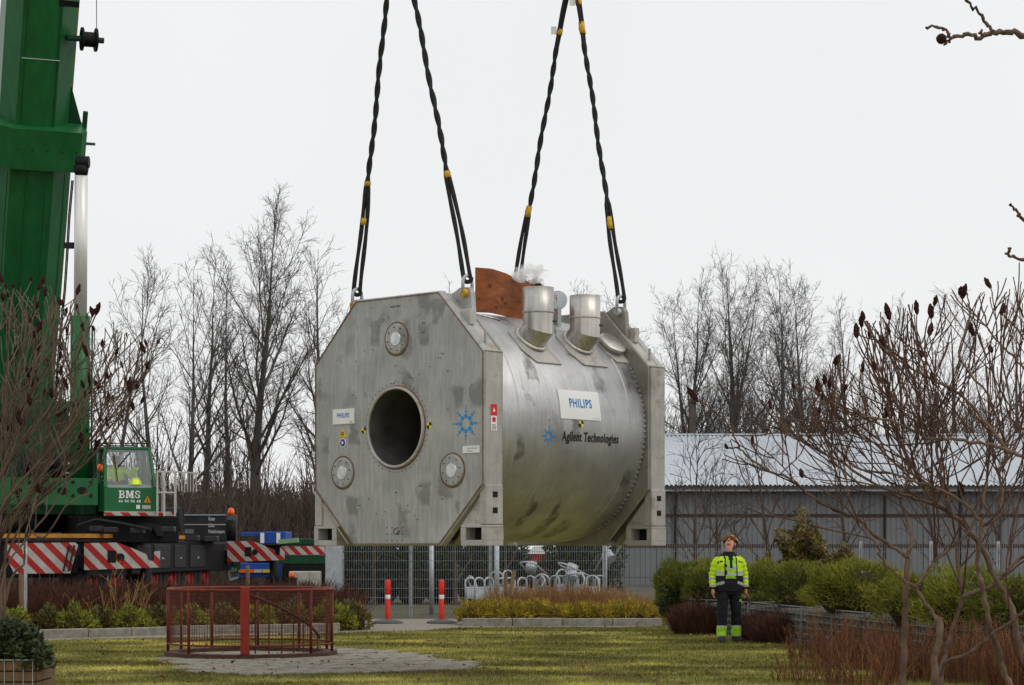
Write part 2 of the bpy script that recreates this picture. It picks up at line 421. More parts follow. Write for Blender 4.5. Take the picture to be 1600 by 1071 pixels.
M = dict(
    face=steel('magnet_face_steel', (0.41, 0.41, 0.402), (0.19, 0.188, 0.178), 0.55, 0.3, (3, 1, 0.35), 0.8, (3.4, 1, 2.6), thr=0.55, warp=0.45, fray=1.3, grain=(0.74, 1.16)),
    barrel=steel('magnet_barrel_steel', (0.49, 0.49, 0.49), (0.15, 0.147, 0.14), 0.44, 0.74, (0.35, 5, 0.35), 0.9, (0.9, 3.4, 1.5), thr=0.42, warp=0.3, fray=1.1, grain=(0.80, 1.10)),
    column=steel('magnet_column_steel', (0.45, 0.435, 0.405), (0.25, 0.225, 0.19), 0.5, 0.35, (2, 2, 0.3), 0.7, (3, 3, 2), rust=0.6),
    dark_plate=steel('magnet_inner_steel', (0.30, 0.285, 0.25), (0.2, 0.185, 0.16), 0.5, 0.5),
    bore=mat('bore_lining', (0.16, 0.15, 0.135), 0.55, 0.6, 0.4, 3.0),
    disc=mat('port_disc', (0.56, 0.56, 0.55), 0.3, 0.7, 0.35, 9.0),
    rust=mat('rusty_seam', (0.20, 0.125, 0.075), 0.8, 0.2, 0.4, 12.0),
    chrome=steel('turret_steel', (0.62, 0.60, 0.55), (0.36, 0.33, 0.28), 0.36, 0.88, (4, 4, 0.12), 0.5, grain=(0.62, 1.12)),  # strong vertical streaks painted in to suggest banded reflections
    black=mat('black_paint', (0.012, 0.012, 0.013), 0.5, var=0.4),
    void=mat('hole_shade', (0.01, 0.01, 0.01), 0.9),  # near-black colour standing in for the shade inside holes and pockets
    white=mat('white_print', (0.8, 0.8, 0.79), 0.5, var=0.05),
    blue=mat('blue_print', (0.012, 0.20, 0.55), 0.5, var=0.08),
    lblue=mat('light_blue_print', (0.02, 0.26, 0.62), 0.5, var=0.1),
    ink=mat('black_print', (0.012, 0.012, 0.014), 0.6),
    red=mat('red_print', (0.62, 0.02, 0.025), 0.5),
    yellow=mat('yellow_print', (0.75, 0.50, 0.02), 0.5),
    sling=mat('black_sling', (0.022, 0.021, 0.022), 0.9, var=0.5, scale=18, bump=0.6, bscale=60),
    tape=mat('yellow_tape', (0.55, 0.32, 0.02), 0.7, var=0.3, scale=20),
    galv=mat('galvanised_steel', (0.44, 0.47, 0.49), 0.5, 0.5, 0.15, 8.0),
    plywood=mat('varnished_plywood', (0.15, 0.036, 0.008), 0.55, 0, col2=(0.36, 0.105, 0.02), scale=3.5, stretch=(1, 1, 3), bump=0.15),
    knot=mat('plywood_knot', (0.095, 0.028, 0.009), 0.6, var=0.3),
    green=mat('crane_green', (0.007, 0.115, 0.030), 0.40, var=0.2, scale=1.2, stretch=(5, 5, 0.15), spec=0.4),
    green_l=mat('cab_green', (0.008, 0.125, 0.036), 0.4, var=0.12, scale=2.0, spec=0.4),
    green_d=mat('crane_dark_green', (0.006, 0.055, 0.02), 0.55, var=0.3),
    rod=mat('cylinder_rod', (0.80, 0.79, 0.77), 0.35, 0.3, 0.08, 3.0, stretch=(3, 3, 0.2)),
    tyre=mat('tyre_rubber', (0.022, 0.022, 0.022), 0.9, var=0.4, scale=9),
    rim=mat('red_rim', (0.30, 0.014, 0.012), 0.5, var=0.35, scale=7),
    chassis=mat('chassis_black', (0.008, 0.008, 0.009), 0.6, var=0.5, scale=3, spec=0.2),
    grey_p=mat('dark_grey_panel', (0.028, 0.029, 0.032), 0.5, var=0.3, scale=3, spec=0.25),
    orange_rail=mat('orange_rail', (0.50, 0.22, 0.025), 0.6, var=0.25, scale=5),
    beacon=mat('orange_beacon', (0.85, 0.13, 0.01), 0.3),
    rail_red=mat('railing_red', (0.165, 0.025, 0.013), 0.6, var=0.35, scale=9, spec=0.3),
    rail_post=mat('railing_post_red', (0.30, 0.024, 0.012), 0.55, var=0.2, scale=7),
    rail_base=mat('rusty_rim', (0.07, 0.03, 0.02), 0.8, var=0.4, scale=8),
    bollard=mat('bollard_red', (0.72, 0.035, 0.015), 0.5, var=0.12, scale=8),
    rubber=mat('rubber_foot', (0.10, 0.10, 0.105), 0.9, var=0.3, scale=20),
    concrete=mat('kerb_concrete', (0.17, 0.155, 0.125), 0.9, col2=(0.30, 0.285, 0.245), scale=7, bump=0.4),
    paver=mat('mossy_paver', (0.15, 0.135, 0.10), 0.95, col2=(0.33, 0.305, 0.25), scale=5, bump=0.5, bscale=30),
    gravel=mat('gravel', (0.18, 0.155, 0.12), 0.95, col2=(0.31, 0.28, 0.235), scale=14, bump=0.6, bscale=90),
    soil=mat('bed_soil', (0.035, 0.024, 0.015), 0.95, col2=(0.09, 0.06, 0.035), scale=6, bump=0.6),
    asphalt=mat('asphalt', (0.05, 0.05, 0.05), 0.9, var=0.3, scale=6, bump=0.3),
    bark=mat('grey_bark', (0.062, 0.056, 0.050), 0.9, col2=(0.125, 0.113, 0.10), scale=3, stretch=(1, 1, 0.3)),
    bark_d=mat('brown_bark', (0.05, 0.035, 0.028), 0.9, col2=(0.11, 0.085, 0.07), scale=3, stretch=(1, 1, 0.3)),
    sumac=mat('sumac_bark', (0.036, 0.017, 0.011), 0.75, col2=(0.14, 0.068, 0.044), scale=1.6, bump=0.4, spec=0.4),
    sumac_l=mat('sumac_trunk_bark', (0.055, 0.030, 0.021), 0.85, col2=(0.21, 0.14, 0.105), scale=2.6, bump=0.9, bscale=22, spec=0.25),
    sumac_d=mat('sumac_dark_bark', (0.07, 0.045, 0.03), 0.85, col2=(0.22, 0.17, 0.125), scale=3, bump=0.3),
    seed=mat('seed_head_red', (0.016, 0.004, 0.003), 0.95, col2=(0.05, 0.010, 0.007), scale=30, bump=0.8),
    thicket=mat('thicket_twigs', (0.06, 0.045, 0.036), 0.95, col2=(0.12, 0.088, 0.07), scale=0.6, island=0.3),
    dogwood=mat('red_twigs', (0.05, 0.018, 0.012), 0.85, col2=(0.14, 0.055, 0.03), scale=1.8, island=0.4),
    drygrass=mat('dry_grass', (0.22, 0.10, 0.035), 0.9, col2=(0.42, 0.25, 0.10), scale=1.5, island=0.4),
    hedge2=mat('hedge_dark_green', (0.065, 0.09, 0.012), 0.85, col2=(0.24, 0.25, 0.035), scale=2.2, island=0.4),
    hedge=mat('hedge_green', (0.085, 0.11, 0.012), 0.85, col2=(0.32, 0.31, 0.035), scale=2.2, island=0.4),
    ivy=mat('ivy_green', (0.018, 0.030, 0.008), 0.6, col2=(0.05, 0.07, 0.02), scale=3, island=0.5, spec=0.5),
    yellowj=mat('golden_juniper', (0.15, 0.115, 0.012), 0.85, col2=(0.50, 0.35, 0.03), scale=1.7, island=0.4),
    rhodo=mat('evergreen_leaf', (0.04, 0.055, 0.010), 0.5, col2=(0.23, 0.15, 0.03), scale=2.5, island=0.5, spec=0.5),
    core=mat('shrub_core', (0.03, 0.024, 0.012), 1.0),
    core_b=mat('shaded_core', (0.04, 0.026, 0.015), 1.0),  # dark brown put in for the shade among a bush's inner twigs
    wall=mat('grey_cladding', (0.19, 0.195, 0.203), 0.7, var=0.1, scale=0.5, stretch=(1, 1, 0.4)),
    batten=mat('brown_batten', (0.075, 0.04, 0.03), 0.8, var=0.25),
    roof=mat('corrugated_roof', (0.50, 0.54, 0.58), 0.5, 0.1, 0.07, 0.6),
    gutter=mat('gutter_grey', (0.07, 0.072, 0.075), 0.6),
    fascia=mat('fascia_pale', (0.42, 0.44, 0.46), 0.6),
    wood=mat('weathered_wood', (0.16, 0.10, 0.05), 0.9, var=0.3, scale=5, stretch=(1, 1, 0.3)),
    stone=mat('gabion_stone', (0.05, 0.043, 0.033), 0.9, col2=(0.13, 0.115, 0.09), scale=5, island=0.35, bump=0.5),
    skin=mat('skin', (0.50, 0.24, 0.17), 0.6, var=0.1, scale=14),
    hivis=mat('hivis_yellow', (0.50, 0.72, 0.015), 0.75, var=0.10, scale=10, bump=0.3, bscale=14),
    hivis_g=mat('hivis_green', (0.32, 0.62, 0.03), 0.75, var=0.08, scale=10, bump=0.3, bscale=14),
    navy=mat('navy_cloth', (0.008, 0.009, 0.013), 0.9, var=0.3, scale=9, bump=0.4, bscale=14),
    band=mat('reflective_band', (0.42, 0.43, 0.40), 0.5, var=0.1, scale=9),
    cap_tan=mat('tan_helmet', (0.55, 0.30, 0.11), 0.5, var=0.1),
    boot=mat('boot_black', (0.018, 0.018, 0.02), 0.7),
    hair=mat('grey_hair', (0.16, 0.12, 0.09), 0.9),
    helmet_y=mat('yellow_helmet', (0.72, 0.85, 0.02), 0.4),
    seat=mat('seat_dark', (0.03, 0.03, 0.032), 0.8),
    blue_v=mat('lorry_blue', (0.012, 0.07, 0.34), 0.45, var=0.15),
    frame=mat('aluminium_ladder', (0.52, 0.50, 0.45), 0.5, 0.4, 0.12),
    plate_y=mat('number_plate', (0.45, 0.44, 0.38), 0.5),
    wire=mat('dull_wire', (0.24, 0.26, 0.27), 0.6, 0.3, 0.2, 8.0),
    mesh_red=mat('railing_mesh', (0.11, 0.030, 0.016), 0.7, var=0.3),
    inner_grey=mat('cab_lining', (0.30, 0.31, 0.31), 0.7),
    frost=mat('frost_white', (0.85, 0.87, 0.9), 0.9, var=0.03),
)
M['glass'] = glass('cab_glass', (0.93, 0.95, 0.95), 0.16)
STR_V = Vector((1, 0, 1)).normalized()
M['hazard'] = stripes('hazard_stripes', (0.62, 0.60, 0.55), (0.55, 0.02, 0.015), STR_V, 4.1)
M['hazard_s'] = stripes('hazard_stripes_small', (0.62, 0.60, 0.55), (0.55, 0.02, 0.015), STR_V, 4.4)

def lawn_mat(name, island):
    m = bpy.data.materials.new(name); m.use_nodes = True
    t = m.node_tree; L = t.links; N = t.nodes; b = N['Principled BSDF']
    b.inputs['Roughness'].default_value = 0.9; b.inputs['Specular IOR Level'].default_value = 0.15
    tc = N.new('ShaderNodeTexCoord')
    def nz(sc, det, st=(1, 1, 1)):
        mp = N.new('ShaderNodeMapping'); mp.inputs['Scale'].default_value = st; L.new(tc.outputs['Object'], mp.inputs[0])
        n = N.new('ShaderNodeTexNoise'); n.inputs['Scale'].default_value = sc; n.inputs['Detail'].default_value = det; n.inputs['Roughness'].default_value = 0.65
        L.new(mp.outputs[0], n.inputs['Vector']); return n.outputs['Fac']
    cr = N.new('ShaderNodeValToRGB'); e = cr.color_ramp.elements
    e[0].position = 0.34; e[0].color = (0.070, 0.076, 0.018, 1)
    e[1].position = 0.68; e[1].color = (0.66, 0.58, 0.16, 1)
    q = e.new(0.45); q.color = (0.165, 0.160, 0.040, 1)
    q = e.new(0.55); q.color = (0.29, 0.27, 0.078, 1)
    L.new(nz(1.0, 8, (0.45, 0.9, 1)), cr.inputs[0])
    br = N.new('ShaderNodeValToRGB'); br.color_ramp.elements[0].position = 0.54; br.color_ramp.elements[1].position = 0.70
    L.new(nz(0.6, 6, (0.6, 1, 1)), br.inputs[0])
    x = N.new('ShaderNodeMixRGB'); L.new(br.outputs[0], x.inputs[0]); L.new(cr.outputs[0], x.inputs[1]); x.inputs[2].default_value = (0.15, 0.10, 0.05, 1)
    out = x.outputs[0]
    if island:
        ge = N.new('ShaderNodeNewGeometry'); mr = N.new('ShaderNodeMapRange'); mr.inputs[3].default_value = 0.55; mr.inputs[4].default_value = 1.45
        L.new(ge.outputs['Random Per Island'], mr.inputs[0])
        hs = N.new('ShaderNodeHueSaturation'); L.new(mr.outputs[0], hs.inputs['Value']); L.new(out, hs.inputs['Color']); out = hs.outputs[0]
    L.new(out, b.inputs['Base Color'])
    return m
M['lawn'] = lawn_mat('lawn_soil', False)
M['blade'] = lawn_mat('grass_blades', True)

# ================================================================== THE SETTING
def sheet(name, pts, z, m, parent=None, kind='structure'):
    me = bpy.data.meshes.new(name)
    me.from_pydata([(p[0], p[1], z) for p in pts], [], [tuple(range(len(pts)))])
    o = link(name, me, m, parent)
    if me.polygons[0].normal.z < 0: me.flip_normals()
    if parent is None: o['kind'] = kind
    return o

ground = sheet('ground', [(-420, -60), (420, -60), (420, 900), (-420, 900)], 0.0, mat('rough_ground', (0.045, 0.042, 0.020), 0.95, col2=(0.10, 0.085, 0.045), scale=0.4, bump=0.4))
lawn = sheet('lawn', [(-14, 8), (14, 8), (14, 34), (3.1, 41.2), (-1.0, 40.9), (-1.6, 39.6), (-3.2, 38.1), (-6.0, 36.2), (-8.6, 34.8), (-14, 34)], 0.004, M['lawn'])
sheet('gravel_path', [(-14, 34.0), (-8.6, 34.8), (-6.0, 36.2), (-3.2, 38.1), (-1.6, 39.6), (-1.0, 40.9), (3.1, 41.2), (3.2, 41.9), (-0.95, 41.75), (-1.1, 45.9), (-3.3, 45.9), (-3.1, 39.6), (-3.9, 38.6), (-6.0, 37.6), (-8.0, 36.0), (-14, 35.0)], 0.008, M['gravel'])
sheet('road', [(-60, 41.5), (-3.6, 44), (-3.6, 62), (-60, 66)], 0.006, M['asphalt'])
sheet('planting_bed', [(-14, 35.2), (-8.0, 36.2), (-6.0, 37.7), (-3.3, 38.9), (-3.3, 44), (-14, 41.4)], 0.010, M['soil'])
sheet('planting_bed', [(-0.95, 41.95), (3.2, 42.0), (4.2, 38.4), (14, 24), (16, 24), (16, 48), (-0.9, 47)], 0.010, M['soil'])

# --- kerb stones: each stone its own piece
def kerb_line(pts, name, label):
    root = thing(name, label, 'kerb', (pts[0][0], pts[0][1], 0))
    acc = []
    for a, b in zip(pts[:-1], pts[1:]):
        a, b = Vector((*a, 0)), Vector((*b, 0)); n = max(1, round((b - a).length / 1.0))
        for i in range(n): acc.append((a.lerp(b, i / n), a.lerp(b, (i + 1) / n)))
    for a, b in acc:
        t = (b - a).normalized(); nn = Vector((-t.y, t.x, 0))
        L_ = (b - a).length - 0.012
        mb = MB()
        dz = rnd.uniform(-0.008, 0.008)
        mb.box((0, -0.09, -0.05), (L_, 0.09, 0.155 + dz), lambda p: a + t * p.x + nn * (p.y + rnd.uniform(-.002, .002)) + Vector((0, 0, p.z)), bev=0.012)
        mb.build('kerb_stone', M['concrete'], root)
kerb_line([(-9.6, 35.4), (-7.96, 36.1), (-6.03, 37.8), (-3.9, 38.75), (-3.2, 39.3)], 'stone_kerb', 'pale concrete kerb along the bed under the crane')
kerb_line([(-0.98, 41.85), (1.0, 41.95), (2.95, 42.05)], 'stone_kerb', 'grey concrete kerb below the golden juniper bed right of the path')

# --- paved wedge by the red railing: each slab its own piece
wedge = [(-4.55, 28.4), (-4.0, 26.5), (-3.3, 25.9), (-2.54, 26.2), (-0.77, 26.9), (-0.28, 27.3), (-0.82, 28.9), (-1.5, 31.2), (-2.2, 32.2), (-2.9, 32.8), (-3.6, 31.9), (-4.6, 30.9), (-4.85, 30.0)]
sheet('wedge_path', wedge, 0.009, M['lawn'])
def inside(p, poly):
    c = False
    j = len(poly) - 1
    for i in range(len(poly)):
        if (poly[i][1] > p[1]) != (poly[j][1] > p[1]) and p[0] < (poly[j][0] - poly[i][0]) * (p[1] - poly[i][1]) / (poly[j][1] - poly[i][1]) + poly[i][0]:
            c = not c
        j = i
    return c
wp = bpy.data.objects['wedge_path']
slabs = []
for k in range(5):
    me = bpy.data.meshes.new('paving_slab')
    mb = MB(); j = [rnd.uniform(-.012, .012) for _ in range(8)]
    mb.box((-0.185 + j[0], -0.185 + j[1], -0.03), (0.185 + j[2], 0.185 + j[3], 0.026), bev=0.01)
    me.from_pydata(mb.v, [], mb.f); me.materials.append(M['paver'])
    slabs.append(me)
ns = 0
ca, sa = math.cos(R(24)), math.sin(R(24))
for i in range(-16, 17):
    for j in range(-16, 17):
        u, v = (i + (0.5 if j % 2 else 0)) * 0.385, j * 0.385
        x, y = -3.0 + u * ca - v * sa, 29.4 + u * sa + v * ca
        if not inside((x, y), wedge) or math.hypot(x + 3.72, y - 30.4) < 1.12: continue
        if ns >= 300: continue
        o = bpy.data.objects.new('paving_slab', slabs[rnd.randrange(5)]); COL.objects.link(o)
        o.location = (x, y, 0.006 + rnd.uniform(-0.006, 0.008)); o.rotation_euler = (rnd.uniform(-.012, .012), rnd.uniform(-.012, .012), R(24) + rnd.choice((0, math.pi / 2)) + rnd.uniform(-.03, .03))
        o.parent = wp; ns += 1

# --- grass blades over the lawn
lawn_poly = [(-8.6, 22.5), (8.6, 22.5), (9, 30), (6.0, 34), (3.1, 41.2), (-1.0, 40.9), (-1.6, 39.6), (-3.2, 38.1), (-6.0, 36.2), (-8.9, 34.7)]
def scatter(poly, n):
    xs = [p[0] for p in poly]; ys = [p[1] for p in poly]
    pts = np.column_stack([nrg.uniform(min(xs), max(xs), n), nrg.uniform(min(ys), max(ys), n)])
    ok = np.zeros(n, bool)
    j = len(poly) - 1
    for i in range(len(poly)):
        a, b = poly[i], poly[j]
        cond = (a[1] > pts[:, 1]) != (b[1] > pts[:, 1])
        with np.errstate(divide='ignore', invalid='ignore'):
            xi = (b[0] - a[0]) * (pts[:, 1] - a[1]) / (b[1] - a[1] if b[1] != a[1] else 1e-9) + a[0]
        ok ^= cond & (pts[:, 0] < xi)
        j = i
    return pts[ok]

def blades(name, base, d, length, width, m, parent=None, kind=None):
    """one bent blade (3 verts, 1 tri) per base point along direction d"""
    n = len(base)
    side = np.cross(d, nrg.normal(size=(n, 3))); side /= np.linalg.norm(side, axis=1, keepdims=True) + 1e-9
    w_ = np.asarray(width).reshape(-1, 1)
    l_ = np.asarray(length).reshape(-1, 1)
    V = np.stack([base - side * w_, base + side * w_, base + d * l_], axis=1).reshape(-1, 3)
    o = np_mesh(name, V, np.arange(3 * n).reshape(-1, 3), m, parent)
    if kind: o['kind'] = kind
    return o

g = scatter(lawn_poly, 420000)
wx = np.array(wedge)
dens = np.array([mnoise.noise(Vector((p[0] * 1.3, p[1] * 0.9, 0))) for p in g[::1]]) if False else None
keep = np.ones(len(g), bool)
cx = (g - np.array([-3.1, 29.6])) / np.array([2.35, 3.6])
inw = np.zeros(len(g), bool)
for k in range(0, len(g), 1):
    if cx[k, 0] ** 2 + cx[k, 1] ** 2 < 1.6: inw[k] = inside(g[k], wedge)
keep &= ~inw | (nrg.random(len(g)) < 0.10)
ss = (g[:, 0] - 0.9) ** 2 / 2.6 + (g[:, 1] - 38.4) ** 2 / 1.0       # trodden muddy spot near the path
keep &= (ss > 1) | (nrg.random(len(g)) < 0.35)
g = g[keep]; n = len(g)
dr = nrg.normal(size=(n, 3)) * 0.55; dr[:, 2] = 1; dr /= np.linalg.norm(dr, axis=1, keepdims=True)
clump = np.sin(g[:, 0] * 2.3 + 1.3 * np.sin(g[:, 1] * 1.1)) * np.sin(g[:, 1] * 1.9 + np.sin(g[:, 0] * 1.7)) * 0.4 + 1.0
o = blades('grass', np.column_stack([g, np.full(n, 0.004)]), dr, nrg.uniform(0.022, 0.055, n) * clump, nrg.uniform(0.003, 0.007, n), M['blade'])
prop(o, 'short patchy yellow-green grass of the lawn', 'grass', kind='stuff')

lf_ = scatter(lawn_poly, 1100)
dl = nrg.normal(size=(len(lf_), 3)); dl[:, 2] *= .25; dl /= np.linalg.norm(dl, axis=1, keepdims=True)
o = blades('leaf_litter', np.column_stack([lf_, nrg.uniform(.03, .055, len(lf_))]), dl, nrg.uniform(.04, .09, len(lf_)), nrg.uniform(.012, .026, len(lf_)), mat('dead_leaf', (.09, .045, .02), .9, col2=(.24, .14, .06), scale=3, island=.5))
prop(o, 'dead brown leaves scattered over the lawn', 'leaves', kind='stuff')
# --- embankment behind the road
mb = MB()
nx, ny = 60, 8
vs, fs = [], []
for i in range(nx + 1):
    for j in range(ny + 1):
        x = -36 + 31 * i / nx; t = j / ny
        y = 68 + 16 * t
        z = 3.0 * (1 - (1 - min(1, t * 2.2)) ** 2) + 0.25 * mnoise.noise(Vector((x * 0.3, y * 0.3, 0))) - 0.25
        fade = min(1, max(0, (x + 36) / 4), max(0, (-5 - x) / 5))
        vs.append((x, y, z * fade - 0.02))
for i in range(nx):
    for j in range(ny):
        a = i * (ny + 1) + j
        fs.append((a, a + ny + 1, a + ny + 2, a + 1))
mb.add(vs, fs, True)
o = mb.build('embankment', mat('bank_soil', (0.035, 0.024, 0.017), 0.95, col2=(0.085, 0.058, 0.04), scale=1.2, bump=0.6)); o['kind'] = 'structure'

# --- tree generator ------------------------------------------------
def jit(v, a, r_):
    d = Vector((r_.gauss(0, 1), r_.gauss(0, 1), r_.gauss(0, 1)))
    return (v + d * a).normalized()

def limb(p, d, L_, r0, r1, nseg, wob, trop, r_):
    pts, rad = [tuple(p)], [r0]
    p = Vector(p); d = Vector(d).normalized()
    for i in range(nseg):
        d = jit(d, wob, r_); d = (d + Vector((0, 0, trop))).normalized()
        p = p + d * (L_ / nseg)
        pts.append(tuple(p)); rad.append(r0 + (r1 - r0) * (i + 1) / nseg)
    return pts, rad

def at(poly, t):
    pts, rad = poly
    k = min(len(pts) - 2, int(t * (len(pts) - 1))); f = t * (len(pts) - 1) - k
    a, b = Vector(pts[k]), Vector(pts[k + 1])
    return a.lerp(b, f), (b - a).normalized(), rad[k] + (rad[k + 1] - rad[k]) * f

def side_dir(t, ang, r_, flat=None):
    ref = Vector((r_.gauss(0, 1), r_.gauss(0, 1), r_.gauss(0, 1)))
    s_ = (ref - t * ref.dot(t)).normalized()
    return (t * math.cos(ang) + s_ * math.sin(ang)).normalized()

def bare_tree(name, label, base, height, seed, spread=0.34, stems=1, group=None, r0=None, m='bark', low=0.16, lean=(0, 0), dens=1.1, fine=True, tw=0.0100):
    r_ = random.Random(seed)
    root = thing(name, label, 'tree', base, group)
    base = Vector(base)
    trunkp, crown = [], []
    r0 = r0 or height * 0.016
    for s_ in range(stems):
        hgt = height * (1 if s_ == 0 else r_.uniform(0.72, 0.95))
        if stems == 1: d0 = Vector((lean[0], lean[1], 1))
        else:
            a = s_ * 2 * math.pi / stems + r_.uniform(-.4, .4)
            d0 = Vector((math.cos(a) * 0.22 + lean[0], math.sin(a) * 0.22, 1))
        rr = r0 * (1 if stems == 1 else 0.75)
        tr = limb(base - Vector((0, 0, 0.1)), d0, hgt, rr * 1.15, 0.02, 14, 0.022, 0.04, r_)
        tr[1][:] = [max(tw, rr * 1.15 * (1 - i / 14) ** 1.15) for i in range(15)]
        trunkp.append(tr)
        n1 = int(22 * dens / (1 if stems == 1 else 1.25))
        for i in range(n1):
            t = low + (0.97 - low) * ((i + r_.random()) / n1)
            p, tt, rad = at(tr, t)
            ang = R(r_.uniform(38, 62) * (1 - 0.5 * t))
            L1 = hgt * (spread * (1 - t) ** 0.75 * r_.uniform(0.65, 1.25) + 0.07)
            b1 = limb(p, side_dir(tt, ang, r_), L1, max(tw, rad * r_.uniform(.28, .5)), tw * 0.9, 7, 0.085, 0.085, r_)
            trunkp.append(b1)
            n2 = max(3, int(L1 / 0.36 * dens))
            for j in range(n2):
                t2 = 0.12 + 0.86 * (j + r_.random()) / n2
                p2, tt2, rad2 = at(b1, t2)
                L2 = max(0.35, L1 * 0.42 * (1 - t2 * 0.6) * r_.uniform(.5, 1.2))
                b2 = limb(p2, side_dir(tt2, R(r_.uniform(28, 52)), r_), L2, max(tw * 0.8, rad2 * 0.55), tw * 0.6, 4, 0.14, 0.09, r_)
                crown.append(b2)
                if not fine: continue
                n3 = max(2, int(L2 / 0.19 * dens))
                for k in range(n3):
                    t3 = 0.15 + 0.83 * (k + r_.random()) / n3
                    p3, tt3, _ = at(b2, t3)
                    L3 = r_.uniform(0.2, 0.6)
                    d3 = side_dir(tt3, R(r_.uniform(25, 50)), r_)
                    b3 = limb(p3, d3, L3, tw * 0.6, tw * 0.45, 2, 0.16, 0.08, r_)
                    crown.append(b3)
                    if L3 > 0.3:
                        for q in range(2):
                            p4, tt4, _ = at(b3, r_.uniform(.3, .8))
                            crown.append(limb(p4, side_dir(tt4, R(35), r_), r_.uniform(.2, .4), tw * 0.5, tw * 0.4, 1, 0.1, 0.05, r_))
    thick = [b for b in trunkp if b[1][0] > 0.05]; thin = [b for b in trunkp if b[1][0] <= 0.05]
    limbs('trunk', thick, M[m], root, 6)
    limbs('crown', thin + crown, M[m], root, 3)
    return root

def tree_at(px, ytop, d, seed, label, **k):
    h = (H + (HZ - ytop) * d / F) * 0.925
    return bare_tree('bare_tree', label, (X(px, d), d, 0), h, seed, group='bare trees in the background', **k)

LT = 'bare trees in the background'
tree_at(152, 375, 78, 21, 'bare tree rising behind the crane boom\'s white cylinder rod', stems=2, spread=.4, low=.35)
tree_at(246, 405, 84, 5, 'slim pale bare tree, first one right of the crane cab roof', spread=.26, dens=.8)
tree_at(287, 398, 76, 3, 'bare tree with low forked limbs just right of the operator cab', spread=.42, low=.3, dens=.9)
tree_at(316, 365, 80, 8, 'slender bare tree between the cab and the tallest tree', spread=.3, low=.36)
tree_at(362, 405, 82, 13, 'thin straight-trunked bare tree close left of the tallest tree', spread=.16, low=.3, dens=.7)
tree_at(395, 286, 78, 4, 'tallest bare tree with many upswept limbs, left of the steel magnet', spread=.40, low=.27, dens=1.3, r0=.27)
tree_at(517, 345, 88, 17, 'narrow bare tree at the magnet\'s upper left edge', spread=.24, low=.25)
tree_at(592, 440, 100, 58, 'bare tree mostly hidden behind the magnet\'s front plate', spread=.3, dens=.6)
tree_at(688, 425, 105, 19, 'bare tree whose crown just shows above the front plate', spread=.3, dens=.8)
tree_at(893, 428, 105, 23, 'bare tree whose crown shows between the two steel turrets', spread=.3, dens=.8)
tree_at(985, 440, 103, 29, 'bare tree crown behind the magnet\'s rear lifting lug', spread=.34, dens=.9)
tree_at(1068, 402, 104, 31, 'bare tree behind the left end of the barn roof, beside the wooden pole', spread=.36, low=.2, dens=1.25, r0=.24)
tree_at(1108, 392, 105, 32, 'forked bare tree between the wooden pole and the tallest barn tree', spread=.34, stems=2, low=.16, dens=1.2, r0=.24)
tree_at(1158, 378, 102, 37, 'tallest single-trunked bare tree behind the barn roof', spread=.40, low=.24, dens=1.2, r0=.30)
tree_at(1222, 400, 100, 41, 'bare tree with its trunk at the floodlight', spread=.40, low=.2, dens=1.3, r0=.25)
tree_at(1262, 405, 101, 44, 'wide-crowned bare tree just right of the floodlight', spread=.42, low=.22, dens=1.2, r0=.22)
tree_at(1318, 445, 108, 43, 'bare tree behind the barn, left of the sumac crown', spread=.36, dens=1.1)
tree_at(1415, 455, 106, 47, 'bushy-topped bare tree behind the middle of the sumac', spread=.28, dens=1.3)
tree_at(1497, 430, 106, 53, 'tall slim bare tree behind the right part of the sumac', spread=.28, dens=1.35)
tree_at(1592, 440, 104, 59, 'bare tree at the right edge behind the barn', spread=.32, dens=1.2)

# --- thicket of saplings along the bank (uncountable)
polys = []
r_ = random.Random(99)
for i in range(800):
    px = r_.uniform(-60, 560); d = r_.uniform(76, 90)
    h = r_.uniform(1.0, 4.6) * (0.5 + 0.7 * abs(math.sin(px * 0.021)))
    b = limb((X(px, d), d, 1.8), (r_.gauss(0, .12), r_.gauss(0, .12), 1), h, 0.022, 0.01, 4, 0.07, 0.02, r_)
    polys.append(b)
    for k in range(5):
        p, t, _ = at(b, r_.uniform(.15, .95)); polys.append(limb(p, side_dir(t, R(40), r_), r_.uniform(.3, 1.2), .011, .007, 2, .15, .06, r_))
for i in range(16000):
    px = r_.uniform(-60, 560); d = r_.uniform(67, 78)
    h = r_.uniform(.5, 1.5)
    z = 2.7 * (1 - (1 - min(1, max(0, (d - 68) / 16) * 2.2)) ** 2)
    polys.append(limb((X(px, d), d, z - .2), (r_.gauss(0, .5), r_.gauss(0, .3), .8), h, .012, .007, 2, .2, .0, r_))
for i in range(900):       # behind the fence under the magnet and behind the barn
    px = r_.uniform(940, 1640); d = r_.uniform(97, 112)
    b = limb((X(px, d), d, 0), (r_.gauss(0, .12), r_.gauss(0, .12), 1), r_.uniform(5, 9.5), 0.025, 0.01, 4, 0.07, 0.02, r_)
    polys.append(b)
    for k in range(4):
        p, t, _ = at(b, r_.uniform(.5, .98)); polys.append(limb(p, side_dir(t, R(40), r_), r_.uniform(.4, 1.3), .011, .007, 2, .15, .06, r_))
o = limbs('thicket', polys, M['thicket'], None, 3)
prop(o, 'brown leafless thicket along the bank and behind the barn', 'thicket', kind='stuff')

